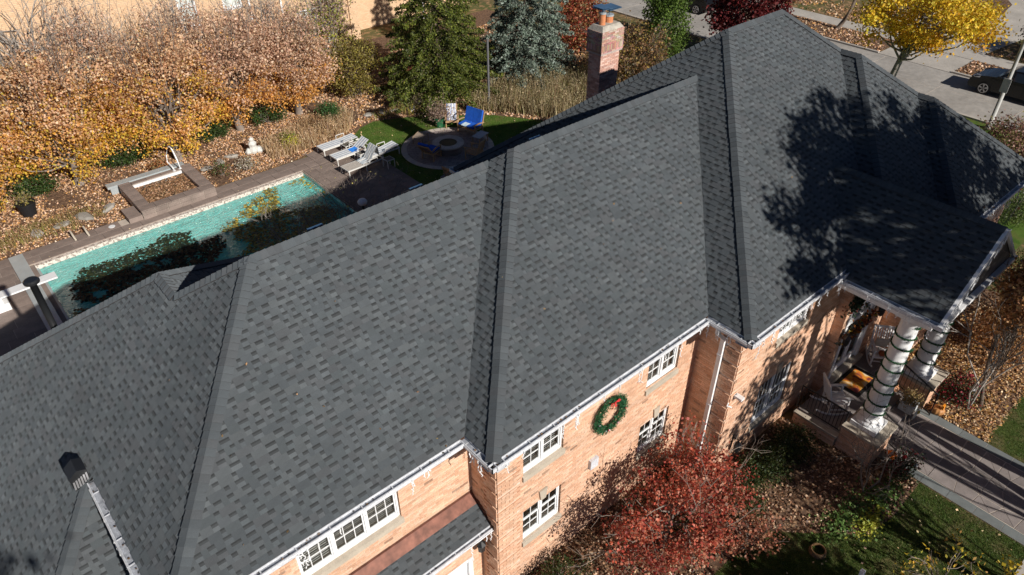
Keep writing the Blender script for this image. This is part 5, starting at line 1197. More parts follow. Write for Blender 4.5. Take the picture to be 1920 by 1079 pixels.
pot_of('black plastic nursery pot with yellowed leaves in the leafy bed', -3.6, 26.95, 0.38, 0.62, (0.012, 0.012, 0.014), [(0.35, 0.28, 0.10), (0.2, 0.2, 0.06)], 0.4, 0.09, 160)
for (x, y, s, lb) in ((6.25, 26.1, 1.0, 'pale grey stone figure among the leaves behind the pool'),):
    m = MB(); m.lathe([(0.18, 0), (0.22, 0.15), (0.16, 0.35), (0.2, 0.5), (0.1, 0.62), (0.12, 0.72), (0.03, 0.82)], 9, (0, 0, 0), (0.6, 0.6, 0.57), rib=0.3, nr=5); m.lathe([(0.14, 0), (0.2, 0.12), (0.08, 0.3)], 8, (0.25, -0.1, 0), (0.6, 0.6, 0.57), rib=0.3); m.lathe([(0.12, 0), (0.16, 0.1), (0.05, 0.28)], 8, (-0.24, 0.05, 0), (0.55, 0.55, 0.52), rib=0.3)
    tag(m.obj('garden_statue', M['col'], loc=(x, y, 0)), lb, 'statue')
def rocks(pts, labs, grp):
    for i, (x, y, s) in enumerate(pts):
        s *= 0.8; lab = labs[i]
        m = MB(); m.lathe([(s * 0.8, 0), (s, s * 0.3), (s * 0.7, s * 0.55), (s * 0.2, s * 0.6)], 7, col=jit((0.30, 0.28, 0.25), 0.2), rib=0.25, nr=3); o = m.obj('rock', M['col'], loc=(x, y, 0)); o.rotation_euler = (0.1, 0.05, i * 1.3); o.scale = (1.5, 0.8, 1); tag(o, lab, 'rock', grp)
rocks([(3.8, 25.9, 0.3), (4.5, 26.1, 0.34), (5.2, 26.35, 0.3), (-0.9, 25.2, 0.35), (-1.9, 25.1, 0.4), (-2.8, 25.05, 0.32), (-3.8, 25.0, 0.38)], ['edging rock just right of the raised spa', 'edging rock between the spa and the pale statue', 'edging rock right under the pale statue', 'edging rock nearest the left side of the spa', 'second edging rock left of the spa', 'third edging rock left of the spa', 'edging rock nearest the nursery pot'], 'edging rocks in the leafy bed beyond the pool')
rocks([(12.9, 26.1, 0.3), (13.6, 25.9, 0.34), (14.3, 25.6, 0.3), (15.1, 25.2, 0.3), (15.9, 24.6, 0.3)], ['edging rock beyond the lawn, farthest left', 'edging rock beyond the lawn, left of the bird feeder', 'edging rock beyond the lawn below the bird feeder', 'edging rock beyond the lawn left of the green pot', 'edging rock beyond the lawn behind the green pot'], 'edging rocks beyond the back lawn')

# lamp posts in the back garden
t = thing('garden_post', 'slim grey metal post beside the dark green spruce', 'post', (18.7, 22.95, 0)); m = MB(); m.tube([(0, 0, 0), (0, 0, 3.6)], 0.06, 8, (0.12, 0.12, 0.13)); m.obj('shaft', M['col'], t); m = MB(); m.lathe([(0.09, 0), (0.09, 0.4)], 8, col=(0.08, 0.08, 0.09)); m.obj('base', M['col'], t)
t = thing('bird_feeder', 'dark red bird feeder on a thin pole left of the spruce', 'bird feeder', (15.9, 26.6, 0)); m = MB(); m.tube([(0, 0, 0), (0, 0, 1.7)], 0.02, 6); m.obj('pole', M['iron'], t); m = MB(); m.box(-0.2, 0.2, -0.2, 0.2, 1.7, 1.9, (0.16, 0.05, 0.03)); m.poly([(-0.28, -0.28, 1.88), (0.28, -0.28, 1.88), (0.0, 0.0, 2.08)], (0.16, 0.05, 0.03)); m.poly([(0.28, -0.28, 1.88), (0.28, 0.28, 1.88), (0, 0, 2.08)], (0.16, 0.05, 0.03)); m.poly([(0.28, 0.28, 1.88), (-0.28, 0.28, 1.88), (0, 0, 2.08)], (0.16, 0.05, 0.03)); m.poly([(-0.28, 0.28, 1.88), (-0.28, -0.28, 1.88), (0, 0, 2.08)], (0.16, 0.05, 0.03)); m.obj('tray', M['col'], t)
t = thing('patio_lamp', 'white globe lamp on a post just beyond the roof ridge', 'lamp', (5.2, 13.6, 0)); m = MB(); m.tube([(0, 0, 0), (0, 0, 2.95)], 0.045, 8); m.obj('post', M['iron'], t); m = MB(); m.lathe([(0.05, 0), (0.15, 0.05), (0.18, 0.14), (0.13, 0.22), (0.03, 0.26)], 16, (0, 0, 2.95)); m.obj('globe', M['white'], t, smooth=True)

# ---- front walk
walk = structure('front_walk', MB().box(11.1, 13.88, -7.44, -3.32, -0.04, 0.033), M['joint'])
for j in range(6):
    for s, (a, b) in enumerate(((11.1, 11.42), (13.56, 13.88))):
        y0 = -7.44 + j * 0.69; m = MB(); m.box(a + 0.005, b - 0.005, y0 + 0.006, y0 + 0.684, 0, 0.04 + random.uniform(-0.003, 0.003)); m.obj('border_stone', M['blustone'], walk, wc=True)
xs = [11.43, 11.95, 12.5, 13.0, 13.55]; ny = 8
grid = [[(xs[i] + (random.uniform(-0.13, 0.13) if 0 < i < 4 else 0), -7.43 + j * 4.1 / ny + (random.uniform(-0.13, 0.13) if 0 < j < ny else 0)) for i in range(5)] for j in range(ny + 1)]
for j in range(ny):
    for i in range(4):
        Q = [grid[j][i], grid[j][i + 1], grid[j + 1][i + 1], grid[j + 1][i]]; c = (sum(p[0] for p in Q) / 4, sum(p[1] for p in Q) / 4); Q = [(c[0] + (p[0] - c[0]) * 0.965, c[1] + (p[1] - c[1]) * 0.965) for p in Q]
        zz = 0.042 + random.uniform(-0.003, 0.003); m = MB(); tri = random.random() < 0.35; sets = [Q] if not tri else [[Q[0], Q[1], Q[2]], [Q[0], Q[2], Q[3]]]
        for S in sets:
            cc = (sum(p[0] for p in S) / len(S), sum(p[1] for p in S) / len(S)); S = [(cc[0] + (p[0] - cc[0]) * (0.96 if tri else 1), cc[1] + (p[1] - cc[1]) * (0.96 if tri else 1)) for p in S]
            m = MB(); m.poly([(*p, zz) for p in S])
            for k in range(len(S)): a, b = S[k], S[(k + 1) % len(S)]; m.quad((*a, zz), (*b, zz), (*b, 0), (*a, 0))
            m.obj('flagstone', M['flag'], walk, wc=True)
structure('front_pavement', MB().box(0.4, 30, -9.2, -7.46, -0.04, 0.02), M['concrete'])

# ---- street side
structure('street', MB().box(36.75, 42.55, -80, 140, -0.02, 0.01), M['street'])
cb = MB(); cb.box(36.55, 36.75, -80, 140, 0, 0.10); structure('kerb', cb, M['concrete'])
cb = MB(); cb.box(42.55, 42.72, 12.6, 140, 0, 0.11); cb.box(42.55, 42.72, -80, 8.0, 0, 0.11); structure('kerb', cb, M['concrete'])
structure('sidewalk', MB().box(45.7, 47.3, -80, 140, 0, 0.045), M['concrete'])
structure('driveway_apron', MB().box(42.56, 45.69, 8.0, 12.6, 0, 0.03), M['concrete'])
sheet('neighbour_driveway', [(47.31, 12.8), (56, 15), (70, 14), (70, 5), (60, 6), (52, 7.5), (47.31, 8)], 0.03, M['concrete'])
cj = MB()
for i in range(12): cj.box(36.8, 42.5, -6 + i * 4.5, -5.98 + i * 4.5, 0.010, 0.014)
cj.box(39.6, 39.62, -80, 140, 0.0101, 0.0141); structure('street_joint', cj, M['joint'])
sheet('parkway', [(42.73, 12.65), (45.69, 12.65), (45.69, 60), (42.73, 60)], 0.05, M['soil']); sheet('parkway', [(42.73, 7.95), (45.69, 7.95), (45.69, -20), (42.73, -20)], 0.05, M['soil'])
sheet('street_lawn', [(21, -2), (36.54, -2), (36.54, 14), (21, 14)], 0.006, M['lawn2'])
sheet('planted_island', [(56.5, 10.5), (60, 11), (64, 13.5), (62, 17), (56, 18), (53, 15.5), (54, 12)], 0.06, M['soil'])
litter('fallen_leaves', 'orange fallen leaves on the parkway beyond the street, left of the yellow tree', [(42.8, 12.7), (45.6, 12.7), (45.6, 24), (42.8, 24)], 60, 0.15, 41, thr=-0.4, z=0.07)
litter('fallen_leaves', 'orange fallen leaves on the grass strip in front of the parked black car', [(42.8, 7.9), (45.6, 7.9), (45.6, 1), (42.8, 1)], 60, 0.15, 42, thr=-0.3, z=0.07)
litter('fallen_leaves', 'fallen leaves on the lawn beyond the far sidewalk', [(47.4, 12.9), (52, 14), (53, 30), (47.4, 30)], 40, 0.17, 43, thr=-0.2, z=0.03)
litter('fallen_leaves', 'dark fallen leaves in the shade beyond the sidewalk at right', [(47.4, 7.9), (52, 7.4), (60, 5.5), (60, -2), (47.4, -2)], 30, 0.17, 44, thr=-0.2, z=0.03)
def car(label, x, y, rz, paint):
    t = thing('parked_car', label, 'car', (x, y, 0), rz, 'black cars parked along the street'); Lh, Wh = 2.3, 0.92
    prof = [(-2.28, 0.45), (-2.30, 0.85), (-2.15, 1.02), (-1.95, 1.12), (-1.15, 1.55), (-0.2, 1.64), (0.25, 1.60), (0.95, 1.10), (1.55, 1.02), (2.05, 0.92), (2.27, 0.72), (2.32, 0.45), (2.25, 0.28), (-2.2, 0.28)]
    m = MB(); n = len(prof)
    def ring(yv, sh): return [(p[0] * (1 - 0.01 * sh), yv - math.copysign(max(0, (p[1] - 1.0)) * 0.30, yv), p[1]) for p in prof]
    A, B = ring(Wh, 0), ring(-Wh, 0)
    for i in range(n): j = (i + 1) % n; m.quad(A[i], A[j], B[j], B[i])
    m.poly(A); m.poly(B[::-1]); o = m.obj('body', paint, t, smooth=False); b = o.modifiers.new('bevel', 'BEVEL'); b.width = 0.06; b.segments = 3
    for sg in (-1, 1):
        yy = lambda z: sg * (Wh + 0.006 - max(0, z - 1.0) * 0.30)
        for pts in ([(-1.75, 1.14), (-1.1, 1.46), (-0.55, 1.53), (-0.55, 1.10)], [(-0.48, 1.10), (-0.48, 1.54), (0.15, 1.53), (0.15, 1.10)], [(0.21, 1.10), (0.21, 1.50), (0.80, 1.10)]):
            m = MB(); m.poly([(px_, yy(pz), pz) for px_, pz in pts]); m.obj('side_window', M['carglass'], t)
        m = MB(); m.bar((0.18, sg * (Wh + 0.005), 0.4), (0.18, sg * (Wh + 0.005), 1.08), 0.008, 0.006, up=(1, 0, 0)); m.bar((-0.52, sg * (Wh + 0.005), 0.4), (-0.52, sg * (Wh + 0.005), 1.08), 0.008, 0.006, up=(1, 0, 0)); m.obj('door_seam', M['rubber'], t)
        m = MB(); m.box(0.72, 0.92, sg * (Wh + 0.03) - 0.07, sg * (Wh + 0.03) + 0.09, 1.05, 1.2); m.obj('mirror', paint, t)
        for wx_ in (-1.4, 1.42):
            m = MB(); m.tube([(wx_, sg * (Wh - 0.2), 0.35), (wx_, sg * (Wh + 0.03), 0.35)], 0.35, 24); w = m.obj('wheel', M['rubber'], t)
            m = MB(); yo = sg * (Wh + 0.035); m.tube([(wx_, yo - sg * 0.03, 0.35), (wx_, yo, 0.35)], 0.06, 12)
            for k in range(5):
                a = 2 * math.pi * k / 5 + 0.3
                for da in (-0.12, 0.12): m.bar((wx_, yo, 0.35), (wx_ + 0.24 * math.cos(a + da), yo, 0.35 + 0.24 * math.sin(a + da)), 0.035, 0.03, up=(0, 1, 0))
            for k in range(20): a, b_ = 2 * math.pi * k / 20, 2 * math.pi * (k + 1) / 20; m.bar((wx_ + 0.245 * math.cos(a), yo, 0.35 + 0.245 * math.sin(a)), (wx_ + 0.245 * math.cos(b_), yo, 0.35 + 0.245 * math.sin(b_)), 0.03, 0.03, up=(0, 1, 0))
            m.obj('rim', M['alloy'], w)
        m = MB(); m.poly([(2.07, sg * 0.62, 0.935), (1.75, sg * 0.86, 0.985), (2.10, sg * 0.90, 0.80), (2.26, sg * 0.62, 0.78)]); m.poly([(2.12, sg * 0.925, 0.80), (1.76, sg * 0.925, 0.95), (1.80, sg * 0.925, 0.84)]); o = m.obj('headlight', M['white'], t); o.location.z += 0.02
    m = MB(); m.poly([(0.32, 0.66, 1.575), (0.32, -0.66, 1.575), (0.93, -0.80, 1.135), (0.93, 0.80, 1.135)]); o = m.obj('windscreen', M['carglass'], t); o.location = (0.02, 0, 0.025)
    m = MB(); m.box(2.25, 2.34, -0.5, 0.5, 0.5, 0.72); m.obj('grille', M['iron'], t)
    return t
car('black estate car parked by the far kerb at the right picture edge', 41.45, 4.05, math.radians(90), M['carpaint'])
car('black car in the shade behind the dark red tree', 42.9 - 1.4, 27.0, math.radians(90), M['carpaint'])
t = thing('street_lamp', 'tall grey lamp pole on the near grass strip of the street', 'street lamp', (36.0, 3.3, 0)); m = MB(); m.tube([(0, 0, 0), (0, 0, 7.5)], [0.11, 0.07], 12, (0.42, 0.42, 0.40)); m.obj('pole', M['col'], t, smooth=True)
m = MB(); m.lathe([(0.17, 0), (0.17, 0.08), (0.12, 0.2)], 12, col=(0.35, 0.35, 0.34)); m.obj('base', M['col'], t); m = MB(); m.bar((0, 0, 7.5), (1.5, 0, 7.8), 0.07, col=(0.42, 0.42, 0.4)); m.obj('arm', M['col'], t); m = MB(); m.box(1.4, 2.1, -0.14, 0.14, 7.72, 7.88, (0.3, 0.3, 0.3)); m.obj('lamp_head', M['col'], t)
m = MB(); m.box(-0.14, -0.12, -0.18, 0.18, 2.0, 2.7, (0.6, 0.6, 0.6)); m.obj('sign_plate', M['col'], t)

# ---- neighbour house
nh = thing('neighbour_house', 'pale yellow brick house behind the brown trees at top left', 'house', (0, 40, 0))
NW = 37.5; m = MB(); holes = [(7.95, 9.0, 3.05, 5.2), (10.55, 11.7, 3.6, 5.6), (15.05, 16.6, 0.9, 2.6)]
us = sorted({-25, 18.7, *[h[0] for h in holes], *[h[1] for h in holes]}); zs = sorted({0, 7.5, *[h[2] for h in holes], *[h[3] for h in holes]})
for i in range(len(us) - 1):
    for j in range(len(zs) - 1):
        cu_, cz_ = (us[i] + us[i + 1]) / 2, (zs[j] + zs[j + 1]) / 2
        if any(h[0] < cu_ < h[1] and h[2] < cz_ < h[3] for h in holes): continue
        m.quad((us[i], NW, zs[j]), (us[i + 1], NW, zs[j]), (us[i + 1], NW, zs[j + 1]), (us[i], NW, zs[j + 1]))
m.quad((18.7, NW, 0), (18.7, 39.0, 0), (18.7, 39.0, 7.5), (18.7, NW, 7.5)); m.quad((18.7, 39.0, 0), (30, 39.0, 0), (30, 39.0, 7.5), (18.7, 39.0, 7.5)); m.box(18.71, 19.35, NW - 0.1, 38.99, 0, 7.49)
m.obj('wall', M['nbrick'], nh, wc=True)
for h in holes:
    f = MB(); x0, x1, z0, z1 = h; f.box(x0, x0 + 0.09, NW + 0.03, NW + 0.12, z0, z1); f.box(x1 - 0.09, x1, NW + 0.03, NW + 0.12, z0, z1); f.box(x0 + 0.09, x1 - 0.09, NW + 0.03, NW + 0.12, z0, z0 + 0.09); f.box(x0 + 0.09, x1 - 0.09, NW + 0.03, NW + 0.12, z1 - 0.09, z1); f.box(x0 + 0.09, x1 - 0.09, NW + 0.04, NW + 0.11, (z0 + z1) / 2 - 0.035, (z0 + z1) / 2 + 0.035)
    for c in (1, 2): xx = x0 + (x1 - x0) * c / 3; f.box(xx - 0.015, xx + 0.015, NW + 0.05, NW + 0.09, (z0 + z1) / 2 + 0.035, z1 - 0.09)
    f.box(x0 - 0.04, x1 + 0.04, NW - 0.06, NW + 0.03, z0 - 0.09, z0); w = f.obj('window', M['white'], nh, wc=True)
    g = MB(); g.quad((x0, NW + 0.09, z0), (x1, NW + 0.09, z0), (x1, NW + 0.09, z1), (x0, NW + 0.09, z1)); g.obj('pane', M['glass'], w, wc=True); g = MB(); g.quad((x0, NW + 0.3, z0), (x1, NW + 0.3, z0), (x1, NW + 0.3, z1), (x0, NW + 0.3, z1)); g.quad((x0, NW + 0.22, z0), (x1, NW + 0.22, z0), (x1, NW + 0.22, z0 + (z1 - z0) * 0.5), (x0, NW + 0.22, z0 + (z1 - z0) * 0.5)); g.obj('blind', M['blind'], w, wc=True)
for xx in (14.1, 11.9 + 0.2, 24.6):
    f = MB(); f.bar((xx, NW - 0.06, 0), (xx, NW - 0.06, 7.4), 0.1, 0.08, up=(0, 1, 0)); f.obj('downspout', M['white'], nh, wc=True)
f = MB(); f.poly([(-25.6, NW - 0.5, 7.45), (30, NW - 0.5, 7.45), (30, 44, 11.5), (-25.6, 44, 11.5)]); f.quad((-25.6, NW - 0.5, 7.3), (30, NW - 0.5, 7.3), (30, NW - 0.5, 7.45), (-25.6, NW - 0.5, 7.45)); f.poly([(-25.6, 50, 7.45), (30, 50, 7.45), (30, 44, 11.5), (-25.6, 44, 11.5)]); f.obj('roof', M['deck'], nh, wc=True)
# ============================================================ TREES AND SHRUBS
def autumn(lo, mid, hi, zlow=-0.7, zhigh=0.1, dead=0.15):
    lo, mid, hi = [np.array(c, float) for c in (lo, mid, hi)]
    def f(rel, P, cr_):
        h = rel[:, 2] + (cr_ - 0.5) * 0.9; a = np.clip((h - zlow) / (zhigh - zlow), 0, 1)
        n = len(P); pl = palette(n, lo, None, 0.2); pm_ = palette(n, mid, None, 0.2); ph = palette(n, hi, None, 0.2)
        u = RNG.uniform(size=n); c = np.where((u < a)[:, None], ph, pl); c = np.where((np.abs(a - 0.5) < 0.4)[:, None] & (RNG.uniform(size=n) < 0.45)[:, None], pm_, c)
        return np.clip(c * (0.8 + 0.4 * cr_)[:, None], 0.003, 0.95)
    return f
PEAR = autumn([(0.80, 0.50, 0.06), (0.74, 0.38, 0.06), (0.66, 0.50, 0.08)], [(0.68, 0.38, 0.14), (0.62, 0.32, 0.12)], [(0.66, 0.43, 0.25), (0.60, 0.36, 0.20), (0.74, 0.54, 0.36), (0.44, 0.24, 0.13)], zhigh=0.45)
PEAR2 = autumn([(0.76, 0.40, 0.09), (0.68, 0.32, 0.08)], [(0.60, 0.37, 0.21)], [(0.64, 0.43, 0.29), (0.56, 0.35, 0.23), (0.72, 0.53, 0.39), (0.42, 0.25, 0.16)], zhigh=0.1)
GP = 'autumn pear trees along the back of the yard'
rowA = [((-6.9, 26.9, 0), 2.45, (2.7, 1.9, 2.3), 'low golden tree at the left picture edge above the nursery pot', PEAR),
        ((-1.2, 28.4, 0), 3.4, (2.5, 2.2, 2.8), 'orange brown tree whose trunk stands right above the nursery pot', PEAR),
        ((3.2, 27.8, 0), 3.3, (2.2, 2.0, 2.6), 'golden to tan tree with its dark trunk behind the spa handrail', PEAR),
        ((-4.2, 30.5, 0), 3.8, (2.3, 2.2, 2.9), 'orange brown tree behind the low golden one at left', PEAR),
        ((6.9, 29.0, 0), 3.2, (2.0, 1.9, 2.4), 'tan tree with an orange skirt behind the pale statue', PEAR2),
        ((10.2, 28.9, 0), 2.7, (1.9, 1.8, 2.2), 'dusty tan tree with an orange skirt nearest the olive shrub', PEAR2)]
for b, cz, rad, lb, fn in rowA:
    broadleaf('pear_tree', lb, 'tree', b, 0.9, 0.17, cz + 0.1, (rad[0] * 1.33, rad[1] * 1.12, rad[2] * 1.22), 135, 200, 0.52, 0.105, fn, GP, shell=0.3, extra_twigs=12, squash=0.7, upright=22, thin=0.42, bark='twig')
rowB = [((1.4, 32.0, 0), 3.9, (2.3, 1.9, 2.7), 'tall tan tree in the second row, above the spa', PEAR2), ((-6.5, 34.0, 0), 4.2, (3.0, 2.2, 3.0), 'tan tree far back at the left picture edge', PEAR),
        ((6.2, 33.2, 0), 3.2, (2.3, 1.8, 2.1), 'sparse tan tree before the first neighbour window', PEAR2), ((10.6, 33.8, 0), 2.7, (2.2, 1.8, 1.9), 'sparse brown tree before the two white downspouts', PEAR2),
        ((14.2, 32.6, 0), 2.7, (2.0, 1.7, 2.1), 'thin dusty tree with yellow green leaf ends beside the shaded wall', autumn([(0.4, 0.3, 0.12)], [(0.36, 0.36, 0.06)], [(0.40, 0.26, 0.2), (0.34, 0.36, 0.06), (0.46, 0.33, 0.26)]))]
for b, cz, rad, lb, fn in rowB:
    broadleaf('pear_tree', lb, 'tree', b, 1.0, 0.13, cz + 0.4, (rad[0] * 1.1, rad[1], rad[2] * 1.2), 95, 100, 0.55, 0.105, fn, GP, shell=0.15, extra_twigs=20, squash=0.9, upright=24, thin=0.6, bark='greybark')
# bare grey multi-stem trees
def bare_tree(name, label, loc, stems, L, r, depth, col='greybark', lean=0.25, spread=0.4, cat='tree', leaves=None):
    t = thing(name, label, cat, loc); m = MB(); tips = []
    for i in range(stems):
        a = 2 * math.pi * i / stems + random.uniform(-0.4, 0.4); d = np.array([math.cos(a) * lean, math.sin(a) * lean, 1.0]); tips += twigs(m, (math.cos(a) * r, math.sin(a) * r, -0.05), d, L, r, depth, (0.3, 0.28, 0.26), spread)
    m.obj('stems', M[col], t, smooth=True)
    if leaves:
        cols, n, sz = leaves; T = np.array(tips); idx = RNG.integers(len(T), size=n); P = T[idx] + RNG.normal(size=(n, 3)) * 0.12; leaves_obj('foliage', P, sz, palette(n, cols), M['leaf'], t)
    return t
bare_tree('bare_tree', 'bare grey tree with many pale stems at the top left corner', (-1.2, 37.0, 0), 7, 2.6, 0.13, 4, lean=0.32)
bare_tree('bare_tree', 'smaller bare grey tree just right of the one in the top left corner', (4.4, 35.2, 0), 6, 2.1, 0.07, 4, lean=0.25)
bare_tree('bare_tree', 'slim bare tree standing against the sunlit neighbour wall', (12.2, 35.0, 0), 5, 1.9, 0.06, 4, lean=0.22)
# conifers
def conifer(name, label, loc, H, R, cols, levels, per, needles, nsz, droop, cz0=0.3):
    t = thing(name, label, 'tree', loc); m = MB(); m.tube([(0, 0, -0.1), (0, 0, H * 0.5), (0, 0, H * 0.97)], [0.22, 0.13, 0.02], 8); PP = []; CC = []
    for lv in range(levels):
        f = lv / levels; z = cz0 + (H - cz0) * f; rr = R * (1 - f) ** 0.8 + 0.12; nb = max(5, int(per * (1 - f * 0.6)))
        for b in range(nb):
            a = 2 * math.pi * (b + random.random() * 0.8) / nb + lv; L = rr * random.uniform(0.72, 1.1); tip = np.array([math.cos(a) * L, math.sin(a) * L, z - droop * L + 0.12 * L * L * 0.3 + random.uniform(-0.1, 0.1)]); st_ = np.array([0, 0, z])
            m.tube([tuple(st_), tuple((st_ + tip) / 2), tuple(tip)], [0.035, 0.022, 0.008], 4, cap=False)
            n = max(4, int(needles * L / R)); s = RNG.uniform(0.25, 1.03, n) ** 0.8; side = RNG.normal(size=n) * 0.17 * (1.15 - s) * L * 0.9 + RNG.normal(size=n) * 0.05
            P = st_ + (tip - st_) * s[:, None]; P[:, 0] += -math.sin(a) * side; P[:, 1] += math.cos(a) * side; P[:, 2] += RNG.normal(size=n) * 0.06 - np.abs(side) * 0.25
            PP.append(P); br = random.uniform(0.7, 1.35); CC.append(palette(n, cols) * br)
    m.obj('trunk', M['bark'], t); P = np.concatenate(PP); C = np.clip(np.concatenate(CC), 0.003, 0.9)
    leaves_obj('crown', P, nsz, C, M['needle'], t, aspect=0.55)
    return t
conifer('spruce_tree', 'dark olive green spruce in the middle of the back yard', (17.7, 26.2, 0), 11.5, 3.6, [(0.085, 0.11, 0.018), (0.05, 0.07, 0.012), (0.14, 0.155, 0.028)], 25, 16, 470, 0.14, 0.32)
conifer('spruce_tree', 'blue grey spruce beside the dark olive one', (22.9, 24.6, 0), 11.0, 3.3, [(0.15, 0.19, 0.155), (0.20, 0.245, 0.205), (0.11, 0.145, 0.11)], 24, 15, 400, 0.15, 0.28)
# shrubs
def shrub(name, label, base, rad, cz, n, sz, cols, cat='shrub', clumps=60, stems=8, group=None, clr=0.25, squash=0.8, twg=0):
    fn = lambda rel, P, c_: np.clip(palette(len(P), cols) * (0.75 + 0.5 * c_)[:, None], 0.003, 0.95)
    return broadleaf(name, label, cat, base, 0.1, 0.025, cz, rad, clumps, n // clumps, clr, sz, fn, group, bark='twig', multi=stems, shell=0.3, squash=squash, extra_twigs=twg)
OL = [(0.20, 0.17, 0.04), (0.27, 0.22, 0.06), (0.15, 0.11, 0.05), (0.32, 0.27, 0.05)]
shrub('shrub', 'round olive and brown shrub between the tan trees and the spruce', (14.0, 28.9, 0), (1.6, 1.5, 1.7), 1.6, 8000, 0.10, OL, clumps=120, clr=0.35, twg=14)
shrub('shrub', 'round green evergreen under the right end of the tan trees', (11.0, 27.0, 0), (0.6, 0.5, 0.55), 0.5, 2200, 0.07, [(0.04, 0.10, 0.025), (0.06, 0.14, 0.04)])
GR = [(0.03, 0.065, 0.016), (0.045, 0.085, 0.02), (0.065, 0.11, 0.025)]
for i, (x, y, rx, lb) in enumerate(((-5.2, 28.7, 1.4, 'dark green evergreen shrub under the left golden tree'), (1.2, 29.0, 1.5, 'dark green shrub between the nursery pot tree and the handrail tree'), (5.2, 29.0, 1.3, 'dark green shrub under the tree behind the statue'), (8.4, 28.9, 1.3, 'dark green shrub in the dark gap between the two tan trees'), (-2.9, 28.6, 1.1, 'dark green shrub left of the nursery pot tree trunk'))):
    shrub('evergreen_shrub', lb, (x, y, 0), (rx, 0.7, 0.55), 0.5, 2400, 0.08, GR, clumps=50)
shrub('red_shrub', 'tall red and orange shrub behind the chimney left side', (28.6, 25.7, 0), (2.0, 1.9, 2.1), 1.9, 7000, 0.14, [(0.34, 0.06, 0.035), (0.40, 0.14, 0.06), (0.30, 0.20, 0.08), (0.22, 0.05, 0.03)], clumps=110, clr=0.4)
shrub('shrub', 'small crimson and lime shrub between blue spruce and chimney', (25.3, 24.4, 0), (0.8, 0.7, 0.8), 0.8, 1200, 0.12, [(0.45, 0.03, 0.05), (0.25, 0.3, 0.05)], clumps=30)
shrub('brown_shrub', 'wide brown leaved shrub with bare grey twigs right of the chimney', (26.5, 19.8, 0), (3.0, 2.6, 1.9), 1.7, 8500, 0.13, [(0.22, 0.12, 0.06), (0.30, 0.17, 0.08), (0.14, 0.09, 0.05), (0.34, 0.24, 0.06), (0.10, 0.09, 0.04)], clumps=130, clr=0.5, twg=30)
shrub('brown_shrub', 'low brown and olive hedge of shrubs below the arborvitae', (30.5, 17.6, 0), (2.2, 1.5, 0.8), 0.8, 3500, 0.11, [(0.30, 0.22, 0.12), (0.2, 0.2, 0.06)], clumps=70)
shrub('arborvitae', 'bright green upright arborvitae left of the dark red tree', (31.6, 21.0, 0), (1.3, 1.3, 2.7), 2.3, 9000, 0.13, [(0.10, 0.17, 0.03), (0.14, 0.21, 0.04), (0.07, 0.12, 0.02)], cat='tree', clumps=150, clr=0.35, squash=1.4)
shrub('arborvitae', 'second green arborvitae behind the first one', (34.4, 24.0, 0), (1.2, 1.2, 2.4), 2.2, 5000, 0.14, [(0.08, 0.14, 0.03), (0.12, 0.18, 0.04)], cat='tree', clumps=90, clr=0.35, squash=1.4)
DR = autumn([(0.10, 0.012, 0.014)], [(0.14, 0.018, 0.018)], [(0.11, 0.014, 0.018), (0.16, 0.024, 0.022), (0.07, 0.010, 0.012)])
broadleaf('red_tree', 'dark crimson tree just beyond the highest roof ridge', 'tree', (34.8, 17.6, 0), 1.2, 0.14, 3.2, (2.9, 2.6, 2.0), 150, 60, 0.5, 0.17, DR)
YE = autumn([(0.68, 0.40, 0.02), (0.74, 0.47, 0.03), (0.60, 0.30, 0.02)], [(0.70, 0.44, 0.03)], [(0.76, 0.52, 0.04), (0.66, 0.42, 0.03), (0.60, 0.50, 0.05)])
broadleaf('yellow_maple', 'bright yellow maple standing on the near side of the street', 'tree', (35.7, 8.9, 0), 2.2, 0.19, 4.9, (3.5, 3.9, 1.9), 75, 200, 0.55, 0.14, YE, bark='greybark', shell=0.3, lean=(-0.7, -1.5))
broadleaf('yellow_tree', 'young orange yellow tree on the parkway behind the yellow maple', 'tree', (45.0, 16.9, 0), 1.8, 0.13, 5.0, (2.2, 2.2, 1.9), 80, 80, 0.45, 0.15, YE, bark='bark')
bt = thing('street_tree', 'thick tree trunk in the planted island at the top edge', 'tree', (58.7, 13.4, 0)); m = MB(); m.tube([(0, 0, -0.1), (0, 0, 1), (0.1, 0, 8)], [0.5, 0.36, 0.25], 10); m.obj('trunk', M['bark'], bt)
P = RNG.normal(size=(2500, 3)) * np.array([2.4, 2.4, 1.4]) + np.array([0, 0, 9.5]); leaves_obj('crown', P, 0.3, palette(2500, [(0.35, 0.25, 0.08), (0.2, 0.2, 0.05)]), M['leaf'], bt)
shrub('shrub', 'dark clipped shrub across the street at the right edge', (49.6, 4.6, 0), (2.4, 2.6, 1.6), 1.4, 5000, 0.16, [(0.05, 0.055, 0.025), (0.08, 0.06, 0.03)], clumps=90, clr=0.5)
shrub('shrub', 'purple brown shrub by the lamp pole at the right edge', (33.2, 1.2, 0), (2.0, 1.6, 1.2), 1.1, 6500, 0.10, [(0.26, 0.12, 0.10), (0.34, 0.19, 0.15), (0.17, 0.10, 0.07), (0.22, 0.2, 0.06)], clumps=110, clr=0.4)
shrub('hedge', 'green clipped hedge beside the brick corner at the right edge', (27.8, -0.9, 0), (2.3, 1.4, 0.85), 0.75, 9000, 0.06, [(0.09, 0.14, 0.03), (0.13, 0.17, 0.04), (0.06, 0.09, 0.02)], clumps=150)
shrub('evergreen_shrub', 'green evergreen shrub below the end wall of the house', (22.6, -3.0, 0), (1.1, 0.9, 0.8), 0.7, 4200, 0.055, [(0.08, 0.13, 0.03), (0.12, 0.16, 0.04), (0.2, 0.18, 0.06)], clumps=70)
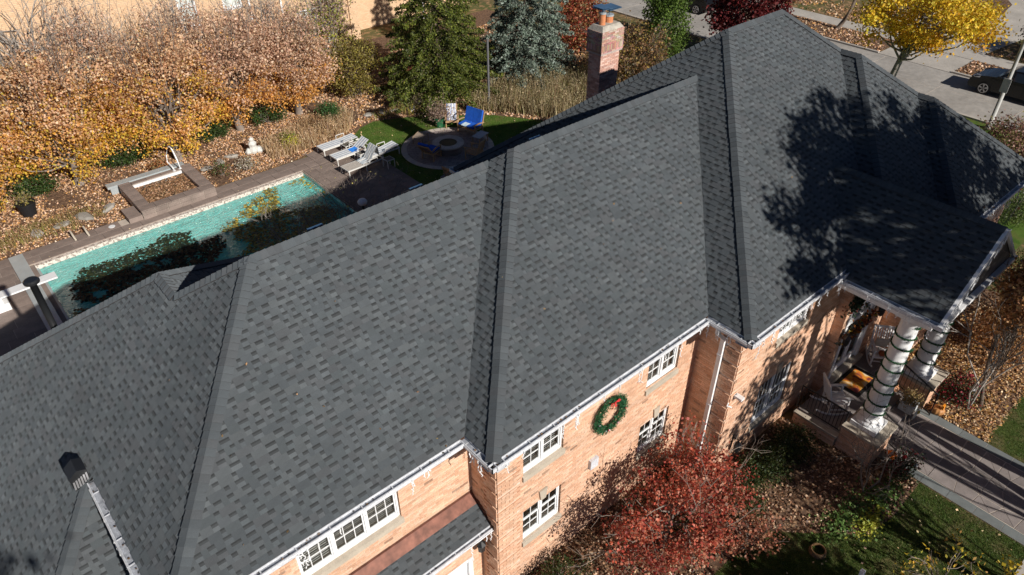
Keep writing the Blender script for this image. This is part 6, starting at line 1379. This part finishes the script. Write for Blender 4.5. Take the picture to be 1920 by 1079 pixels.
BT = autumn([(0.34, 0.16, 0.05), (0.26, 0.12, 0.04)], [(0.40, 0.21, 0.08)], [(0.38, 0.19, 0.08), (0.46, 0.27, 0.12), (0.24, 0.11, 0.05)])
broadleaf('brown_maple', 'small brown leaved tree at the right side of the porch', 'tree', (18.6, -4.2, 0), 0.7, 0.10, 1.9, (3.3, 1.4, 1.9), 210, 60, 0.32, 0.088, BT, shell=0.1, extra_twigs=26)
broadleaf('brown_sapling', 'loose brown leaved tree with bare twigs before the porch gable', 'tree', (15.4, -4.6, 0), 1.0, 0.05, 5.4, (1.6, 0.45, 1.5), 80, 44, 0.24, 0.10, BT, shell=0.1, extra_twigs=30, lean=(-1.5, 0.2))
t = thing('bare_sapling', 'thin leafless tree reaching up before the porch gable', 'tree', (14.9, -4.4, 0)); m = MB(); tips = []
for d in ((-0.25, 0.04, 1), (-0.12, 0.0, 1), (-0.36, 0.06, 1)): tips += twigs(m, (0, 0, -0.05), d, 2.15, 0.035, 4, (0.3, 0.28, 0.26), 0.3)
m.obj('stems', M['greybark'], t); T = np.array(tips); P = T[RNG.integers(len(T), size=240)] + RNG.normal(size=(240, 3)) * 0.1; leaves_obj('foliage', P, 0.09, palette(240, [(0.5, 0.24, 0.09), (0.4, 0.18, 0.07)]), M['leaf'], t)
# front bed
DW = lambda rel, P, c_: np.clip(np.where((c_ > 0.45)[:, None], palette(len(P), [(0.46, 0.10, 0.055), (0.40, 0.075, 0.05), (0.52, 0.17, 0.10), (0.46, 0.22, 0.15)]), palette(len(P), [(0.24, 0.03, 0.025), (0.32, 0.05, 0.03), (0.36, 0.11, 0.07), (0.22, 0.10, 0.06)])) * (0.8 + 0.35 * c_)[:, None], 0.003, 0.9)
broadleaf('dogwood_tree', 'red leaved dogwood below the two lower front windows', 'tree', (3.7, -1.25, 0), 0.4, 0.07, 1.55, (2.6, 1.45, 1.4), 125, 92, 0.25, 0.075, DW, bark='twig', shell=0.2, extra_twigs=16, lean=(0.6, -0.35))
bare_tree('dogwood_branch', 'slender red leaved sapling reaching up beside the lower right front window', (5.75, -0.75, 0), 3, 0.85, 0.03, 4, col='greybark', lean=0.12, spread=0.22, leaves=([(0.46, 0.10, 0.055), (0.50, 0.18, 0.11), (0.34, 0.06, 0.04)], 900, 0.08))
shrub('shrub', 'rusty twiggy shrub at the end of the front lawn, right of the red dogwood', (5.9, -2.7, 0), (0.8, 0.7, 0.6), 0.7, 1500, 0.075, [(0.36, 0.12, 0.07), (0.42, 0.22, 0.13), (0.22, 0.10, 0.06)], clumps=40, twg=8)
YW = [(0.022, 0.040, 0.010), (0.035, 0.058, 0.014), (0.065, 0.075, 0.018)]
for x, y, rx, ry, h, lb in ((1.4, -0.5, 1.1, 0.6, 0.5, 'dark yew under the lower left front window'), (8.3, -1.75, 0.75, 0.6, 0.45, 'dark green yew at the foot of the projecting brick corner'), (9.35, -1.75, 0.8, 0.65, 0.5, 'yew with a few yellow leaves beside the porch'), (7.6, -1.6, 0.6, 0.5, 0.42, 'small dark yew below the floodlight corner'), (6.2, -0.45, 0.55, 0.45, 0.5, 'dark evergreen behind the red sapling, at the downspout'), (5.0, -1.6, 0.7, 0.6, 0.5, 'green evergreen poking through the red dogwood'), (6.6, -2.0, 0.55, 0.5, 0.35, 'low green evergreen between dogwood and yews')):
    shrub('yew', lb, (x, y, 0), (rx, ry, h), h * 0.85, 3200, 0.05, YW, clumps=60, clr=0.18)
for x, y, r_, lb, sd in ((9.0, -4.05, 0.5, 'green ground cover patch in the middle of the front leaf bed', 1), (8.3, -3.9, 0.45, 'green ground cover patch near the front lawn edge', 2), (9.9, -4.3, 0.4, 'green ground cover near the stone walk', 3), (8.8, -4.45, 0.3, 'yellow green seedlings at the lawn corner', 4)):
    n = 420; P = np.column_stack([x + RNG.normal(size=n) * r_, y + RNG.normal(size=n) * r_ * 0.45, RNG.uniform(0.05, 0.16, n)]); tag(leaves_obj('ground_cover', P, 0.08, palette(n, [(0.09, 0.17, 0.04), (0.14, 0.22, 0.06)] if sd < 4 else [(0.4, 0.42, 0.06)]), M['leaf'], up=0.5, kind='stuff'), lb, 'plants')
bare_tree('bare_tree', 'small dark leafless tree in the leaf bed before the porch', (9.7, -3.85, 0), 4, 0.95, 0.026, 4, col='twig', lean=0.5, spread=0.45)
shrub('shrub', 'dark shrub with crimson and white flowers right of the walk', (15.0, -4.0, 0), (0.7, 0.6, 0.5), 0.45, 2600, 0.06, [(0.03, 0.045, 0.02), (0.04, 0.06, 0.02), (0.30, 0.02, 0.04)], clumps=50)
shrub('shrub', 'low shrub with a red bloom left of the walk', (10.85, -4.2, 0), (0.45, 0.45, 0.4), 0.4, 1500, 0.06, [(0.035, 0.06, 0.02), (0.05, 0.08, 0.03), (0.16, 0.02, 0.02)], clumps=40, twg=4)
for i, (x, y, z, c, lb) in enumerate(((10.85, -4.15, 0.75, (0.35, 0.01, 0.015), 'bright red ornament in the shrub left of the walk'), (15.3, -4.0, 0.85, (0.2, 0.01, 0.02), 'crimson ornament in the shrub right of the walk'), (14.8, -4.3, 0.8, (0.4, 0.4, 0.42), 'white ornament in the dark shrub right of the walk'), (11.0, -4.45, 0.55, (0.6, 0.6, 0.65), 'silver ornament near the ground left of the walk'))):
    m = MB(); m.lathe([(0.01, -0.05), (0.04, -0.03), (0.052, 0.01), (0.03, 0.05), (0.01, 0.06)], 10, (x, y, z), c); tag(m.obj('ornament', M['col'], smooth=True), lb, 'ornament')
t = thing('young_oak', 'small sapling with yellow leaves on the front lawn at the bottom edge', 'tree', (8.35, -6.35, 0)); m = MB(); tips = []
for i in range(4): tips += twigs(m, (0, 0, -0.05), (math.cos(i * 1.6) * 0.5, math.sin(i * 1.6) * 0.5, 1), 0.62, 0.02, 2, (0.3, 0.2, 0.1), 0.5)
m.obj('stems', M['twig'], t); T = np.array(tips); P = T[RNG.integers(len(T), size=190)] + RNG.normal(size=(190, 3)) * 0.12; leaves_obj('crown', P, 0.11, palette(190, [(0.62, 0.46, 0.04), (0.66, 0.42, 0.05), (0.42, 0.40, 0.06), (0.5, 0.3, 0.08)]), M['leaf'], t, aspect=0.6)
t = thing('young_oak', 'second yellow sapling cut by the bottom right picture edge', 'tree', (9.6, -7.35, 0)); P = RNG.normal(size=(60, 3)) * 0.12 + np.array([0, 0, 0.7]); m = MB(); m.tube([(0, 0, 0), (0, 0, 0.8)], 0.015, 5); m.obj('stems', M['twig'], t); leaves_obj('crown', P, 0.1, palette(60, [(0.6, 0.45, 0.04)]), M['leaf'], t)
shrub('shrub', 'small green shrub beside the white post on the front lawn', (6.9, -5.6, 0), (0.3, 0.25, 0.3), 0.3, 260, 0.08, [(0.10, 0.17, 0.03), (0.16, 0.2, 0.04)], clumps=16, stems=4)
t = thing('white_post', 'slanted white wooden post end at the bottom picture edge', 'post', (6.3, -5.3, 0)); m = MB(); m.bar((0, 0, 0), (0.15, 0.15, 1.25), 0.09, 0.09); m.obj('post', M['white'], t); m = MB(); m.bar((-0.4, 0.0, 0.9), (0.3, 0.0, 0.95), 0.05, 0.08); m.obj('rail', M['white'], t)
t = thing('lawn_ring', 'round coiled wicker basket lying at the lawn edge in shade', 'basket', (7.05, -4.0, 0)); m = MB()
for k in range(4): m.tube([(0.20 * math.cos(a * 0.4) * (1 - k * 0.05), 0.20 * math.sin(a * 0.4) * (1 - k * 0.05), 0.03 + k * 0.035) for a in range(17)], 0.018, 5, (0.16, 0.09, 0.04), cap=False)
m.obj('coil', M['col'], t)
# bare shrubs behind the roof ridge, at the pool's near side
bare_tree('bare_shrub', 'bare twiggy shrub rising before the pool deck, at the roof ridge', (5.9, 15.2, 0), 9, 1.25, 0.03, 4, col='twig', lean=0.55, spread=0.5, cat='shrub', leaves=([(0.6, 0.55, 0.15), (0.3, 0.28, 0.12)], 60, 0.09))
bare_tree('bare_shrub', 'second bare shrub with pale straight stems over the leaf raft', (3.2, 15.8, 0), 8, 1.0, 0.026, 4, col='greybark', lean=0.5, spread=0.45, cat='shrub')
bare_tree('bare_shrub', 'dense dark bare shrub in the shade left of the white globe lamp', (4.4, 14.4, 0), 9, 1.1, 0.03, 4, col='twig', lean=0.6, spread=0.5, cat='shrub')
# tall dry grasses
def grasses(name, label, poly, dens, h, cols, seed, kind_h=0.3):
    P = scatter(poly, dens, seed); v = clumpy(P, 1.0, seed); P = P[v > -0.7]; n = len(P); r = np.random.default_rng(seed); hh = h * r.uniform(0.5, 1.15, n) * (1 + 0.3 * clumpy(P, 0.8, seed + 1)); hh = np.clip(hh, 0.15, h * 1.5); ln = r.normal(size=(n, 2)) * hh[:, None] * 0.22; th = r.uniform(0, 6.28, n); w = 0.02
    dx_ = np.cos(th) * w; dy2 = np.sin(th) * w; A = np.column_stack([P[:, 0] - dx_, P[:, 1] - dy2, np.zeros(n)]); B = np.column_stack([P[:, 0] + dx_, P[:, 1] + dy2, np.zeros(n)]); T = np.column_stack([P[:, 0] + ln[:, 0], P[:, 1] + ln[:, 1], hh])
    V = np.stack([A, B, T], 1).reshape(-1, 3); c = palette(n, cols); o = link(name, np_mesh(name, V, np.arange(3 * n).reshape(-1, 3), c, M['leaf'])); o['kind'] = 'stuff'; tag(o, label, 'plants')
    Q = T + r.normal(size=(n, 3)) * 0.04; Q[:, 2] -= 0.06; o2 = leaves_obj(name + '_plume' if False else 'seed_head', Q, 0.09, palette(n, cols), M['leaf'], aspect=0.5, kind='stuff'); o2.parent = o
    return o
HAY = [(0.46, 0.37, 0.22), (0.36, 0.29, 0.15), (0.54, 0.45, 0.28), (0.16, 0.15, 0.05), (0.22, 0.14, 0.08)]
grasses('dry_perennials', 'tall dry straw coloured perennials between the blue spruce and the roof', [(17.2, 22.9), (18.8, 21.2), (20.2, 18.6), (23, 17), (27, 18.5), (26, 23), (22, 24.3), (19, 24.3)], 190, 1.0, HAY, 61)
grasses('dry_perennials', 'low dry brown perennials between loungers and tan trees', [(6.6, 24.6), (10.4, 24.6), (11.6, 25.6), (12.2, 27.0), (10, 27.4), (6.6, 26.6)], 210, 0.6, [(0.62, 0.45, 0.27), (0.52, 0.35, 0.19), (0.38, 0.26, 0.14), (0.68, 0.53, 0.35)], 62)
grasses('dry_perennials', 'low olive stalks at the left edge of the pool bed', [(-11, 24.3), (-1.2, 24.4), (-0.8, 25.8), (-11, 26.2)], 110, 0.36, [(0.40, 0.30, 0.14), (0.26, 0.24, 0.07), (0.3, 0.2, 0.1)], 63)
grasses('dry_perennials', 'green gold flower stalks along the back lawn edge', [(12.6, 25.4), (14.2, 24.7), (16.4, 23.3), (17.2, 23.8), (15.2, 25.4), (13.2, 26.2)], 70, 0.35, [(0.42, 0.34, 0.06), (0.2, 0.24, 0.05), (0.4, 0.28, 0.15)], 64)
for x, y, r_, cs, lb in ((7.9, 25.3, 0.3, [(0.55, 0.50, 0.03), (0.42, 0.42, 0.04)], 'bright yellow plant at the corner of the pool deck'), (8.0, 25.8, 0.35, [(0.18, 0.24, 0.05), (0.3, 0.26, 0.08)], 'olive green plant above the bright yellow one'), (4.1, 24.9, 0.38, [(0.09, 0.13, 0.04), (0.2, 0.12, 0.07)], 'small round green shrub right of the spa'), (2.0, 27.2, 0.35, [(0.36, 0.14, 0.05), (0.30, 0.22, 0.10)], 'rust coloured dried plant behind the spa'), (5.2, 24.6, 0.4, [(0.5, 0.46, 0.38), (0.36, 0.3, 0.2)], 'pale silvery ground plant beside the pool strip'), (15.6, 25.2, 0.45, [(0.16, 0.12, 0.07), (0.10, 0.09, 0.04)], 'brown low shrub beyond the green glazed pot'), (9.9, 26.4, 0.4, [(0.3, 0.17, 0.08), (0.2, 0.12, 0.06)], 'rusty brown mound before the evergreen')):
    shrub('garden_plant', lb, (x, y, 0), (r_, r_, r_ * 0.9), r_ * 0.8, 500, 0.075, cs, cat='plant', clumps=20, stems=5)
# trees of the front garden that stand outside the picture and shade porch, roof and lawn
SH = lambda rel, P, c_: palette(len(P), [(0.42, 0.24, 0.08), (0.34, 0.2, 0.08), (0.5, 0.3, 0.1)])
broadleaf('shade_tree', 'large autumn tree standing in the front garden before the porch', 'tree', (14.2, -11.2, 0), 5, 0.22, 11.9, (5.4, 2.6, 3.7), 270, 92, 0.46, 0.20, SH, 'trees of the front garden', bark='bark', shell=0.05, extra_twigs=40)
broadleaf('shade_tree', 'large autumn tree standing in the front garden right of the walk', 'tree', (18.6, -11.6, 0), 4, 0.2, 9.2, (2.2, 2.0, 2.2), 70, 60, 0.55, 0.22, SH, 'trees of the front garden', bark='bark', shell=0.15)
broadleaf('shade_tree', 'medium autumn tree standing before the front lawn', 'tree', (6.3, -13.2, 0), 2, 0.16, 4.4, (1.9, 1.6, 1.8), 80, 55, 0.5, 0.2, SH, 'trees of the front garden', bark='bark', shell=0.15)
broadleaf('shade_tree', 'low autumn tree standing before the bed left of the walk', 'tree', (3.4, -12.5, 0), 2, 0.16, 4.0, (2.0, 1.7, 1.7), 80, 45, 0.6, 0.2, SH, 'trees of the front garden', bark='bark', shell=0.15)
broadleaf('shade_tree', 'thin autumn tree standing before the projecting brick corner', 'tree', (9.4, -10.8, 0), 2, 0.12, 7.6, (1.9, 1.5, 2.4), 60, 30, 0.5, 0.2, SH, 'trees of the front garden', bark='bark', shell=0.15)
broadleaf('shade_tree', 'thin autumn tree standing straight before the porch steps', 'tree', (12.6, -12.4, 0), 2, 0.1, 7.6, (1.9, 1.0, 1.3), 55, 40, 0.4, 0.2, SH, 'trees of the front garden', bark='bark', shell=0.15)
broadleaf('shade_tree', 'small autumn tree standing left of the walk', 'tree', (10.2, -11.6, 0), 2, 0.1, 5.0, (1.5, 1.0, 1.2), 26, 42, 0.4, 0.2, SH, 'trees of the front garden', bark='bark', shell=0.15)
broadleaf('shade_tree', 'unseen tall tree added beside the driveway to darken the lower roof', 'tree', (-7.9, -11.0, -0.85), 6, 0.2, 13.2, (1.7, 1.3, 1.6), 42, 16, 0.6, 0.2, SH, 'trees of the front garden', bark='bark', shell=0.15)  # unseen crown, added to darken the lower left corner of the roof
t = thing('tree_trunk', 'twin trunk of a bare tree standing on the front lawn near the walk', 'tree', (12.6, -9.4, 0)); m = MB(); m.tube([(0, 0, -0.1), (-0.1, 0, 2), (-0.5, 0.1, 6)], [0.2, 0.17, 0.12], 10); m.tube([(0, 0, 0.4), (0.5, 0, 2.2), (1.0, 0.1, 6)], [0.17, 0.13, 0.10], 10); m.obj('trunk', M['bark'], t)

# ============================================================ DECORATIONS
def icicles(label, A, B, out, z, skip=0.0, dens=3.6, group='icicle light strings along the eaves'):
    A = Vector((*A, z)); B = Vector((*B, z)); o = Vector((*out, 0)); L = (B - A).length; t = (B - A).normalized(); m = MB(); wc = (0.72, 0.68, 0.60); p = A + o * 0.135
    k = int(L / 0.3); pts = [p + t * (L * i / k) + Vector((0, 0, -0.05 - 0.02 * (i % 2))) for i in range(k + 1)]; m.tube(pts, 0.006, 4, wc)
    th = bpy.data.objects.new('icicle_lights', m.mesh('icicle_lights', M['white'])); COL.objects.link(th); tag(th, label, 'string lights', group)
    n = int(L * dens)
    for i in range(n):
        if random.random() < skip: continue
        q = p + t * random.uniform(0, L) + Vector((0, 0, -0.06)); ln = random.choice((0.16, 0.26, 0.38)) * random.uniform(0.8, 1.2); m = MB(); pt = [Vector((0, 0, 0))]; s = 0
        while s < ln:
            s += 0.045; pt.append(Vector((random.uniform(-0.02, 0.02), random.uniform(-0.02, 0.02), -s)))
        m.tube(pt, 0.0075, 4, wc, cap=False)
        for c in pt[1:]:
            d = Vector((random.uniform(-1, 1), random.uniform(-1, 1), -0.7)).normalized() * 0.035; m.tube([c, c + d], [0.012, 0.006], 4, (0.85, 0.83, 0.78))
        m.obj('light_strand', M['white'], th, loc=q)
    return th
icicles('icicle light string under the eave above the long row of windows', (-3.9, y1), (0, y1), Y_, E, dens=2.6)
icicles('icicle light string on the short return left of the wreath wall', (0, y1), (0, 0), X_, E, dens=7)
icicles('icicle light string under the eave of the wreath wall', (0.1, 0), (x3, 0), Y_, E, dens=2.4)
icicles('icicle light string on the short return above the downspout', (x3, -0.1), (x3, y3), X_, E, dens=6)
icicles('icicle light string under the eave between the downspout corner and the porch', (x3 + 0.1, y3), (10.4, y3), Y_, E, dens=5)
icicles('icicle light string hanging along the left eave of the porch roof', (pxl, -1.2), (pxl, pyf), X_, pe, dens=6)
icicles('icicle light string on the gutter at the lower left roof', (xP, 4.4), (xP, 1.0), X_, E, dens=5.5)
icicles('icicle light string at the far right corner eave', (15.5, y5), (xr, y5), Y_, E, dens=4)
icicles('icicle light string at the right end of the garage pent roof', (-0.5, pye), (0.29, pye), Y_, PE, dens=5)
q = MB(); q.bar((pxl, pyf - 0.1, pe + 0.02), (pxm, pyf - 0.1, gz + 0.02), 0.01); o = q.obj('rake_lights', M['white']); tag(o, 'icicle light string on the sloping gable edge of the porch', 'string lights', 'icicle light strings along the eaves')
for i in range(26):
    f = random.random(); q = MB(); ln = random.uniform(0.1, 0.3); q.tube([(0, 0, 0), (0.02, 0, -ln / 2), (-0.01, 0.01, -ln)], 0.007, 4, cap=False); [q.tube([(0, 0, -s), (random.uniform(-.04, .04), 0, -s - 0.03)], 0.007, 4) for s in np.arange(0.03, ln, 0.05)]
    q.obj('light_strand', M['white'], o, loc=(pxl + (pxm - pxl) * f, pyf - 0.11, pe + (gz - pe) * f))
# wreath
wr = thing('wreath', 'large green Christmas wreath with red bow on the sunlit brick wall', 'wreath', (3.62, w2y - 0.06, 4.02))
n = 4200; a = RNG.uniform(0, 2 * math.pi, n); b = RNG.uniform(0, 2 * math.pi, n); r_ = np.abs(RNG.normal(size=n)) * 0.055 + 0.03
P = np.column_stack([(0.43 + r_ * np.cos(b)) * np.cos(a), -0.03 - np.abs(r_ * np.sin(b)) * 0.9, (0.43 + r_ * np.cos(b)) * np.sin(a)])
leaves_obj('greenery', P, 0.055, palette(n, [(0.012, 0.07, 0.025), (0.02, 0.11, 0.04), (0.03, 0.14, 0.06)]), M['needle'], wr, aspect=0.4)
m = MB()
for k in range(26): m.bar((0.43 * math.cos(k * 0.2417), 0, 0.43 * math.sin(k * 0.2417)), (0.43 * math.cos((k + 1) * 0.2417), 0, 0.43 * math.sin((k + 1) * 0.2417)), 0.03, col=(0.02, 0.05, 0.02))
m.obj('hoop', M['col'], wr)
m = MB(); RB_ = (0.55, 0.03, 0.03)
for sx in (-1, 1): m.poly([(0, -0.13, 0.42), (sx * 0.13, -0.15, 0.50), (sx * 0.15, -0.15, 0.38)], RB_); m.poly([(0, -0.13, 0.42), (sx * 0.10, -0.13, 0.26), (sx * 0.03, -0.13, 0.25)], RB_)
m.lathe([(0.01, -0.03), (0.035, 0), (0.01, 0.03)], 8, (0, -0.14, 0.42), RB_); m.obj('bow', M['col'], wr)
m = MB()
for k in range(9): a = random.uniform(0, 6.28); m.lathe([(0.005, -0.025), (0.024, 0), (0.005, 0.025)], 8, (0.43 * math.cos(a), -0.12, 0.43 * math.sin(a)), random.choice([(0.5, 0.2, 0.3), (0.6, 0.55, 0.6), (0.45, 0.03, 0.05)]))
m.obj('bauble', M['col'], wr).__setitem__('kind', 'stuff')
# garland round the columns
for (cx_, cy_), lb in zip(COLS, ('left', 'right')):
    turns = 8.3; n = 220; pts = []
    for i in range(n):
        f = i / (n - 1); a = -(f + 0.012 * math.sin(f * 23 + cx_)) * turns * 2 * math.pi; r_ = 0.262 - 0.035 * f ** 1.6 + 0.018; pts.append((cx_ + r_ * math.cos(a), cy_ + r_ * math.sin(a), 1.36 + 3.2 * f - 0.05 * math.sin(a * 1.0)))
    g = thing('garland', 'green tinsel garland wound round the %s porch column' % lb, 'garland', (cx_, cy_, 1.3), group='garlands on the porch columns')
    m = MB(); m.tube(pts, 0.020, 5, (0.01, 0.06, 0.02)); m.obj('cord', M['col'], g, wc=True)
    A = np.repeat(np.array(pts), 16, axis=0) + RNG.normal(size=(n * 16, 3)) * 0.019; leaves_obj('greenery', A, 0.042, palette(len(A), [(0.008, 0.06, 0.02), (0.015, 0.10, 0.035)]), M['needle'], g, aspect=0.5, wc=True)
rl = []
for i in range(60):
    a = random.uniform(-5, 12); b = random.uniform(0.3, 3.6)
    f0 = y1 if a < 0 else (0 if a < x3 else y3); zz = E + K * (b - f0) + 0.03
    if (a < 0 and b < y1) or zz > E + K * 3.5: continue
    rl.append((a, b, zz))
rl = np.array(rl); tag(leaves_obj('stray_leaves', rl, 0.05, palette(len(rl), [(0.35, 0.22, 0.1), (0.2, 0.12, 0.06)]), M['litter'], up=0.3, kind='stuff'), 'few tiny stray leaves lying on the dark front roof slopes', 'leaves')
# ============================================================ PORCH OBJECTS
def rocker(label, loc, rz):
    t = thing('rocking_chair', label, 'rocking chair', loc, rz, 'white rocking chairs on the porch'); W = M['white']      # faces -y
    for x in (-0.28, 0.28):
        m = MB(); pts = [(x, -0.42 + 0.17 * i, 0.03 + 0.018 * (i - 2.6) ** 2) for i in range(7)]
        for i in range(6): m.bar(pts[i], pts[i + 1], 0.035, 0.045)
        m.obj('rocker', W, t)
        m = MB(); m.bar((x, -0.26, 0.06), (x, -0.26, 0.68), 0.045); m.obj('leg', W, t); m = MB(); m.bar((x, 0.22, 0.05), (x, 0.22, 0.42), 0.045); m.bar((x, 0.22, 0.42), (x, 0.42, 1.15), 0.045); m.obj('back_post', W, t)
        m = MB(); m.bar((x, -0.34, 0.69), (x, 0.30, 0.66), 0.08, 0.025); m.obj('arm', W, t)
        m = MB(); m.bar((x, -0.26, 0.22), (x, 0.22, 0.22), 0.025); m.obj('stretcher', W, t)
    m = MB(); m.bar((-0.28, -0.26, 0.24), (0.28, -0.26, 0.24), 0.025); m.bar((-0.28, 0.22, 0.24), (0.28, 0.22, 0.24), 0.025); m.bar((-0.28, -0.28, 0.42), (0.28, -0.28, 0.42), 0.04, 0.05); m.obj('seat_rail', W, t)
    for i in range(8): m = MB(); x = -0.26 + i * 0.068; m.bar((x + 0.02, -0.30, 0.445), (x + 0.02, 0.22, 0.42), 0.048, 0.015); m.obj('seat_slat', W, t)
    for i in range(7): m = MB(); x = -0.21 + i * 0.07; m.bar((x, 0.25, 0.50), (x, 0.405, 1.09), 0.036, 0.014, up=(0, 1, 0)); m.obj('back_slat', W, t)
    m = MB(); m.bar((-0.30, 0.41, 1.13), (0.30, 0.41, 1.13), 0.03, 0.08); m.obj('top_rail', W, t); m = MB(); m.bar((-0.28, 0.25, 0.50), (0.28, 0.25, 0.50), 0.03, 0.05); m.obj('back_rail', W, t)
    return t
rocker('white rocking chair with a pillow and small pumpkin, right of the front door', (14.25, -1.72, FL), math.radians(-52))
rocker('empty white rocking chair behind the railing, left of the front door', (11.35, -1.82, FL), math.radians(48))
M['pump'] = mat('pumpkin_skin', None, 0.5, ((0.8, 1.15, 8.0),))
def pumpkin(label, x, y, z, r, c):
    t = MB(); prof = [(r * 0.3, 0), (r * 0.85, r * 0.2), (r, r * 0.65), (r * 0.85, r * 1.1), (r * 0.3, r * 1.3), (r * 0.05, r * 1.2)]; t.lathe(prof, 40, (0, 0, 0), c, rib=0.12, nr=10); o = t.obj('pumpkin', M['pump'], loc=(x, y, z), smooth=True); tag(o, label, 'pumpkin')
    s = MB(); s.tube([(0, 0, r * 1.18), (r * 0.1, 0, r * 1.5)], [r * 0.12, r * 0.07], 6, (0.2, 0.16, 0.05)); s.obj('stalk', M['col'], o)
m = MB(); m.box(-0.2, 0.2, -0.06, 0.06, -0.18, 0.18, (0.62, 0.55, 0.45)); o = m.obj('pillow', M['col'], loc=(14.40, -1.60, 0.45 + 0.66)); o.rotation_euler = (0.3, 0, math.radians(-52)); b = o.modifiers.new('b', 'BEVEL'); b.width = 0.05; b.segments = 4; tag(o, 'cream patterned pillow on the right rocking chair', 'pillow')
pumpkin('small dark orange pumpkin on the seat of the right rocking chair', 14.10, -1.80, 0.45 + 0.45, 0.10, (0.38, 0.10, 0.03))
pumpkin('bright orange pumpkin in the shade left of the porch steps', 11.35, -3.75, 0.0, 0.14, (0.75, 0.17, 0.01))
pumpkin('big pale orange pumpkin on the top step beside the right railing', 13.42, -2.62, FL, 0.17, (0.52, 0.26, 0.14))
pumpkin('pumpkin at the foot of the right brick pier', 14.0, -3.85, 0.02, 0.19, (0.42, 0.20, 0.07))
q = MB(); q.box(13.92, 14.05, -3.98, -3.92, 0.28, 0.42, (0.8, 0.28, 0.02)); tag(q.obj('corn_bunch', M['col']), 'orange corn bunch leaning on the pumpkin at the right pier', 'corn')
t = thing('planter_box', 'white planter box with a dried brown plant on the right of the steps', 'planter', (13.32, -3.22, 0.15)); m = MB(); m.box(-0.2, 0.2, -0.2, 0.2, 0.02, 0.34, (0.45, 0.47, 0.48)); m.obj('box', M['col'], t); P = RNG.normal(size=(900, 3)) * np.array([0.14, 0.14, 0.11]); P[:, 2] += 0.45; leaves_obj('foliage', P, 0.05, palette(900, [(0.30, 0.2, 0.09), (0.2, 0.16, 0.06), (0.4, 0.28, 0.12)]), M['leaf'], t)
m = MB(); m.box(-0.17, 0.17, -0.012, 0.012, 0, 0.26, (0.6, 0.58, 0.5)); m.lathe([(0.02, 0), (0.05, 0.04), (0.05, 0.1), (0.01, 0.12)], 8, (0.06, -0.02, 0.1), (0.5, 0.35, 0.05)); o = m.obj('painted_sign', M['col'], loc=(13.2, -3.52, 0.15)); tag(o, 'small white square sign leaning on the planter at the steps', 'sign')
# doormat with an abstract autumn print
def mat_print():
    m, nt, N, L = _nodes('doormat_print'); out = N.new('ShaderNodeOutputMaterial'); b = N.new('ShaderNodeBsdfPrincipled'); L.new(b.outputs[0], out.inputs[0]); tc = N.new('ShaderNodeTexCoord'); nz = N.new('ShaderNodeTexNoise'); nz.inputs['Scale'].default_value = 3.2; nz.inputs['Detail'].default_value = 3; nz.inputs['Distortion'].default_value = 0.8
    L.new(tc.outputs['Object'], nz.inputs['Vector']); r = N.new('ShaderNodeValToRGB'); e = r.color_ramp.elements; e[0].position = 0.36; e[0].color = (0.16, 0.03, 0.04, 1); e[1].position = 0.66; e[1].color = (0.7, 0.55, 0.36, 1)
    for p_, c in ((0.46, (0.62, 0.17, 0.02, 1)), (0.55, (0.75, 0.36, 0.03, 1))): x = e.new(p_); x.color = c
    L.new(nz.outputs['Fac'], r.inputs[0]); L.new(r.outputs[0], b.inputs['Base Color']); b.inputs['Roughness'].default_value = 0.95; return m
t = thing('doormat', 'doormat with an orange autumn print and black border at the front door', 'doormat', (12.95, -1.72, FL + 0.002)); m = MB(); m.box(-0.62, 0.62, -0.40, 0.40, 0, 0.012, (0.012, 0.012, 0.012)); m.obj('border', M['col'], t); m = MB(); m.box(-0.48, 0.48, -0.29, 0.29, 0.012, 0.018); m.obj('print', mat_print(), t)
t = thing('hanging_lantern', 'white six sided lantern hanging right of the front door', 'lantern', (13.9, -1.75, 3.05)); m = MB(); m.lathe([(0.16, 0), (0.17, 0.02), (0.17, 0.34), (0.20, 0.36), (0.06, 0.50), (0.02, 0.52)], 6, col=(0.55, 0.56, 0.58)); m.obj('body', M['col'], t); m = MB(); m.bar((0, 0, 0.5), (0, 0, 2.0), 0.015); m.obj('chain', M['iron'], t)
t = thing('door_swag', 'swag of dark and orange leaves hung on the front door', 'wreath', (12.95, w4y - 0.06, 2.35)); n = 700; P = RNG.normal(size=(n, 3)) * np.array([0.42, 0.05, 0.13]); P[:, 1] = -np.abs(P[:, 1]); leaves_obj('greenery', P, 0.10, palette(n, [(0.03, 0.035, 0.03), (0.5, 0.16, 0.03), (0.25, 0.06, 0.03), (0.55, 0.38, 0.05)], [5, 3, 2, 1]), M['leaf'], t, kind='stuff')
m = MB(); m.bar((-0.5, -0.02, 0), (0.5, -0.02, 0), 0.03); m.obj('rod', M['iron'], t)
t = thing('transom_garland', 'dark evergreen garland with a little red above the front door', 'garland', (12.7, w4y - 0.08, 3.75)); n = 1500; P = RNG.normal(size=(n, 3)) * np.array([0.48, 0.08, 0.16]); P[:, 1] = -np.abs(P[:, 1]); leaves_obj('greenery', P, 0.09, palette(n, [(0.01, 0.03, 0.015), (0.02, 0.045, 0.02), (0.2, 0.03, 0.02)], [6, 5, 1]), M['leaf'], t, kind='stuff')
m = MB(); m.bar((-0.7, -0.02, 0), (0.7, -0.02, 0), 0.03); m.obj('rod', M['iron'], t)
wall_lantern(12.02, w4y, 2.2); wall_lantern(14.1, w4y, 2.2)
print('objects', len(bpy.data.objects), 'tris', sum(len(m.polygons) for m in bpy.data.meshes))
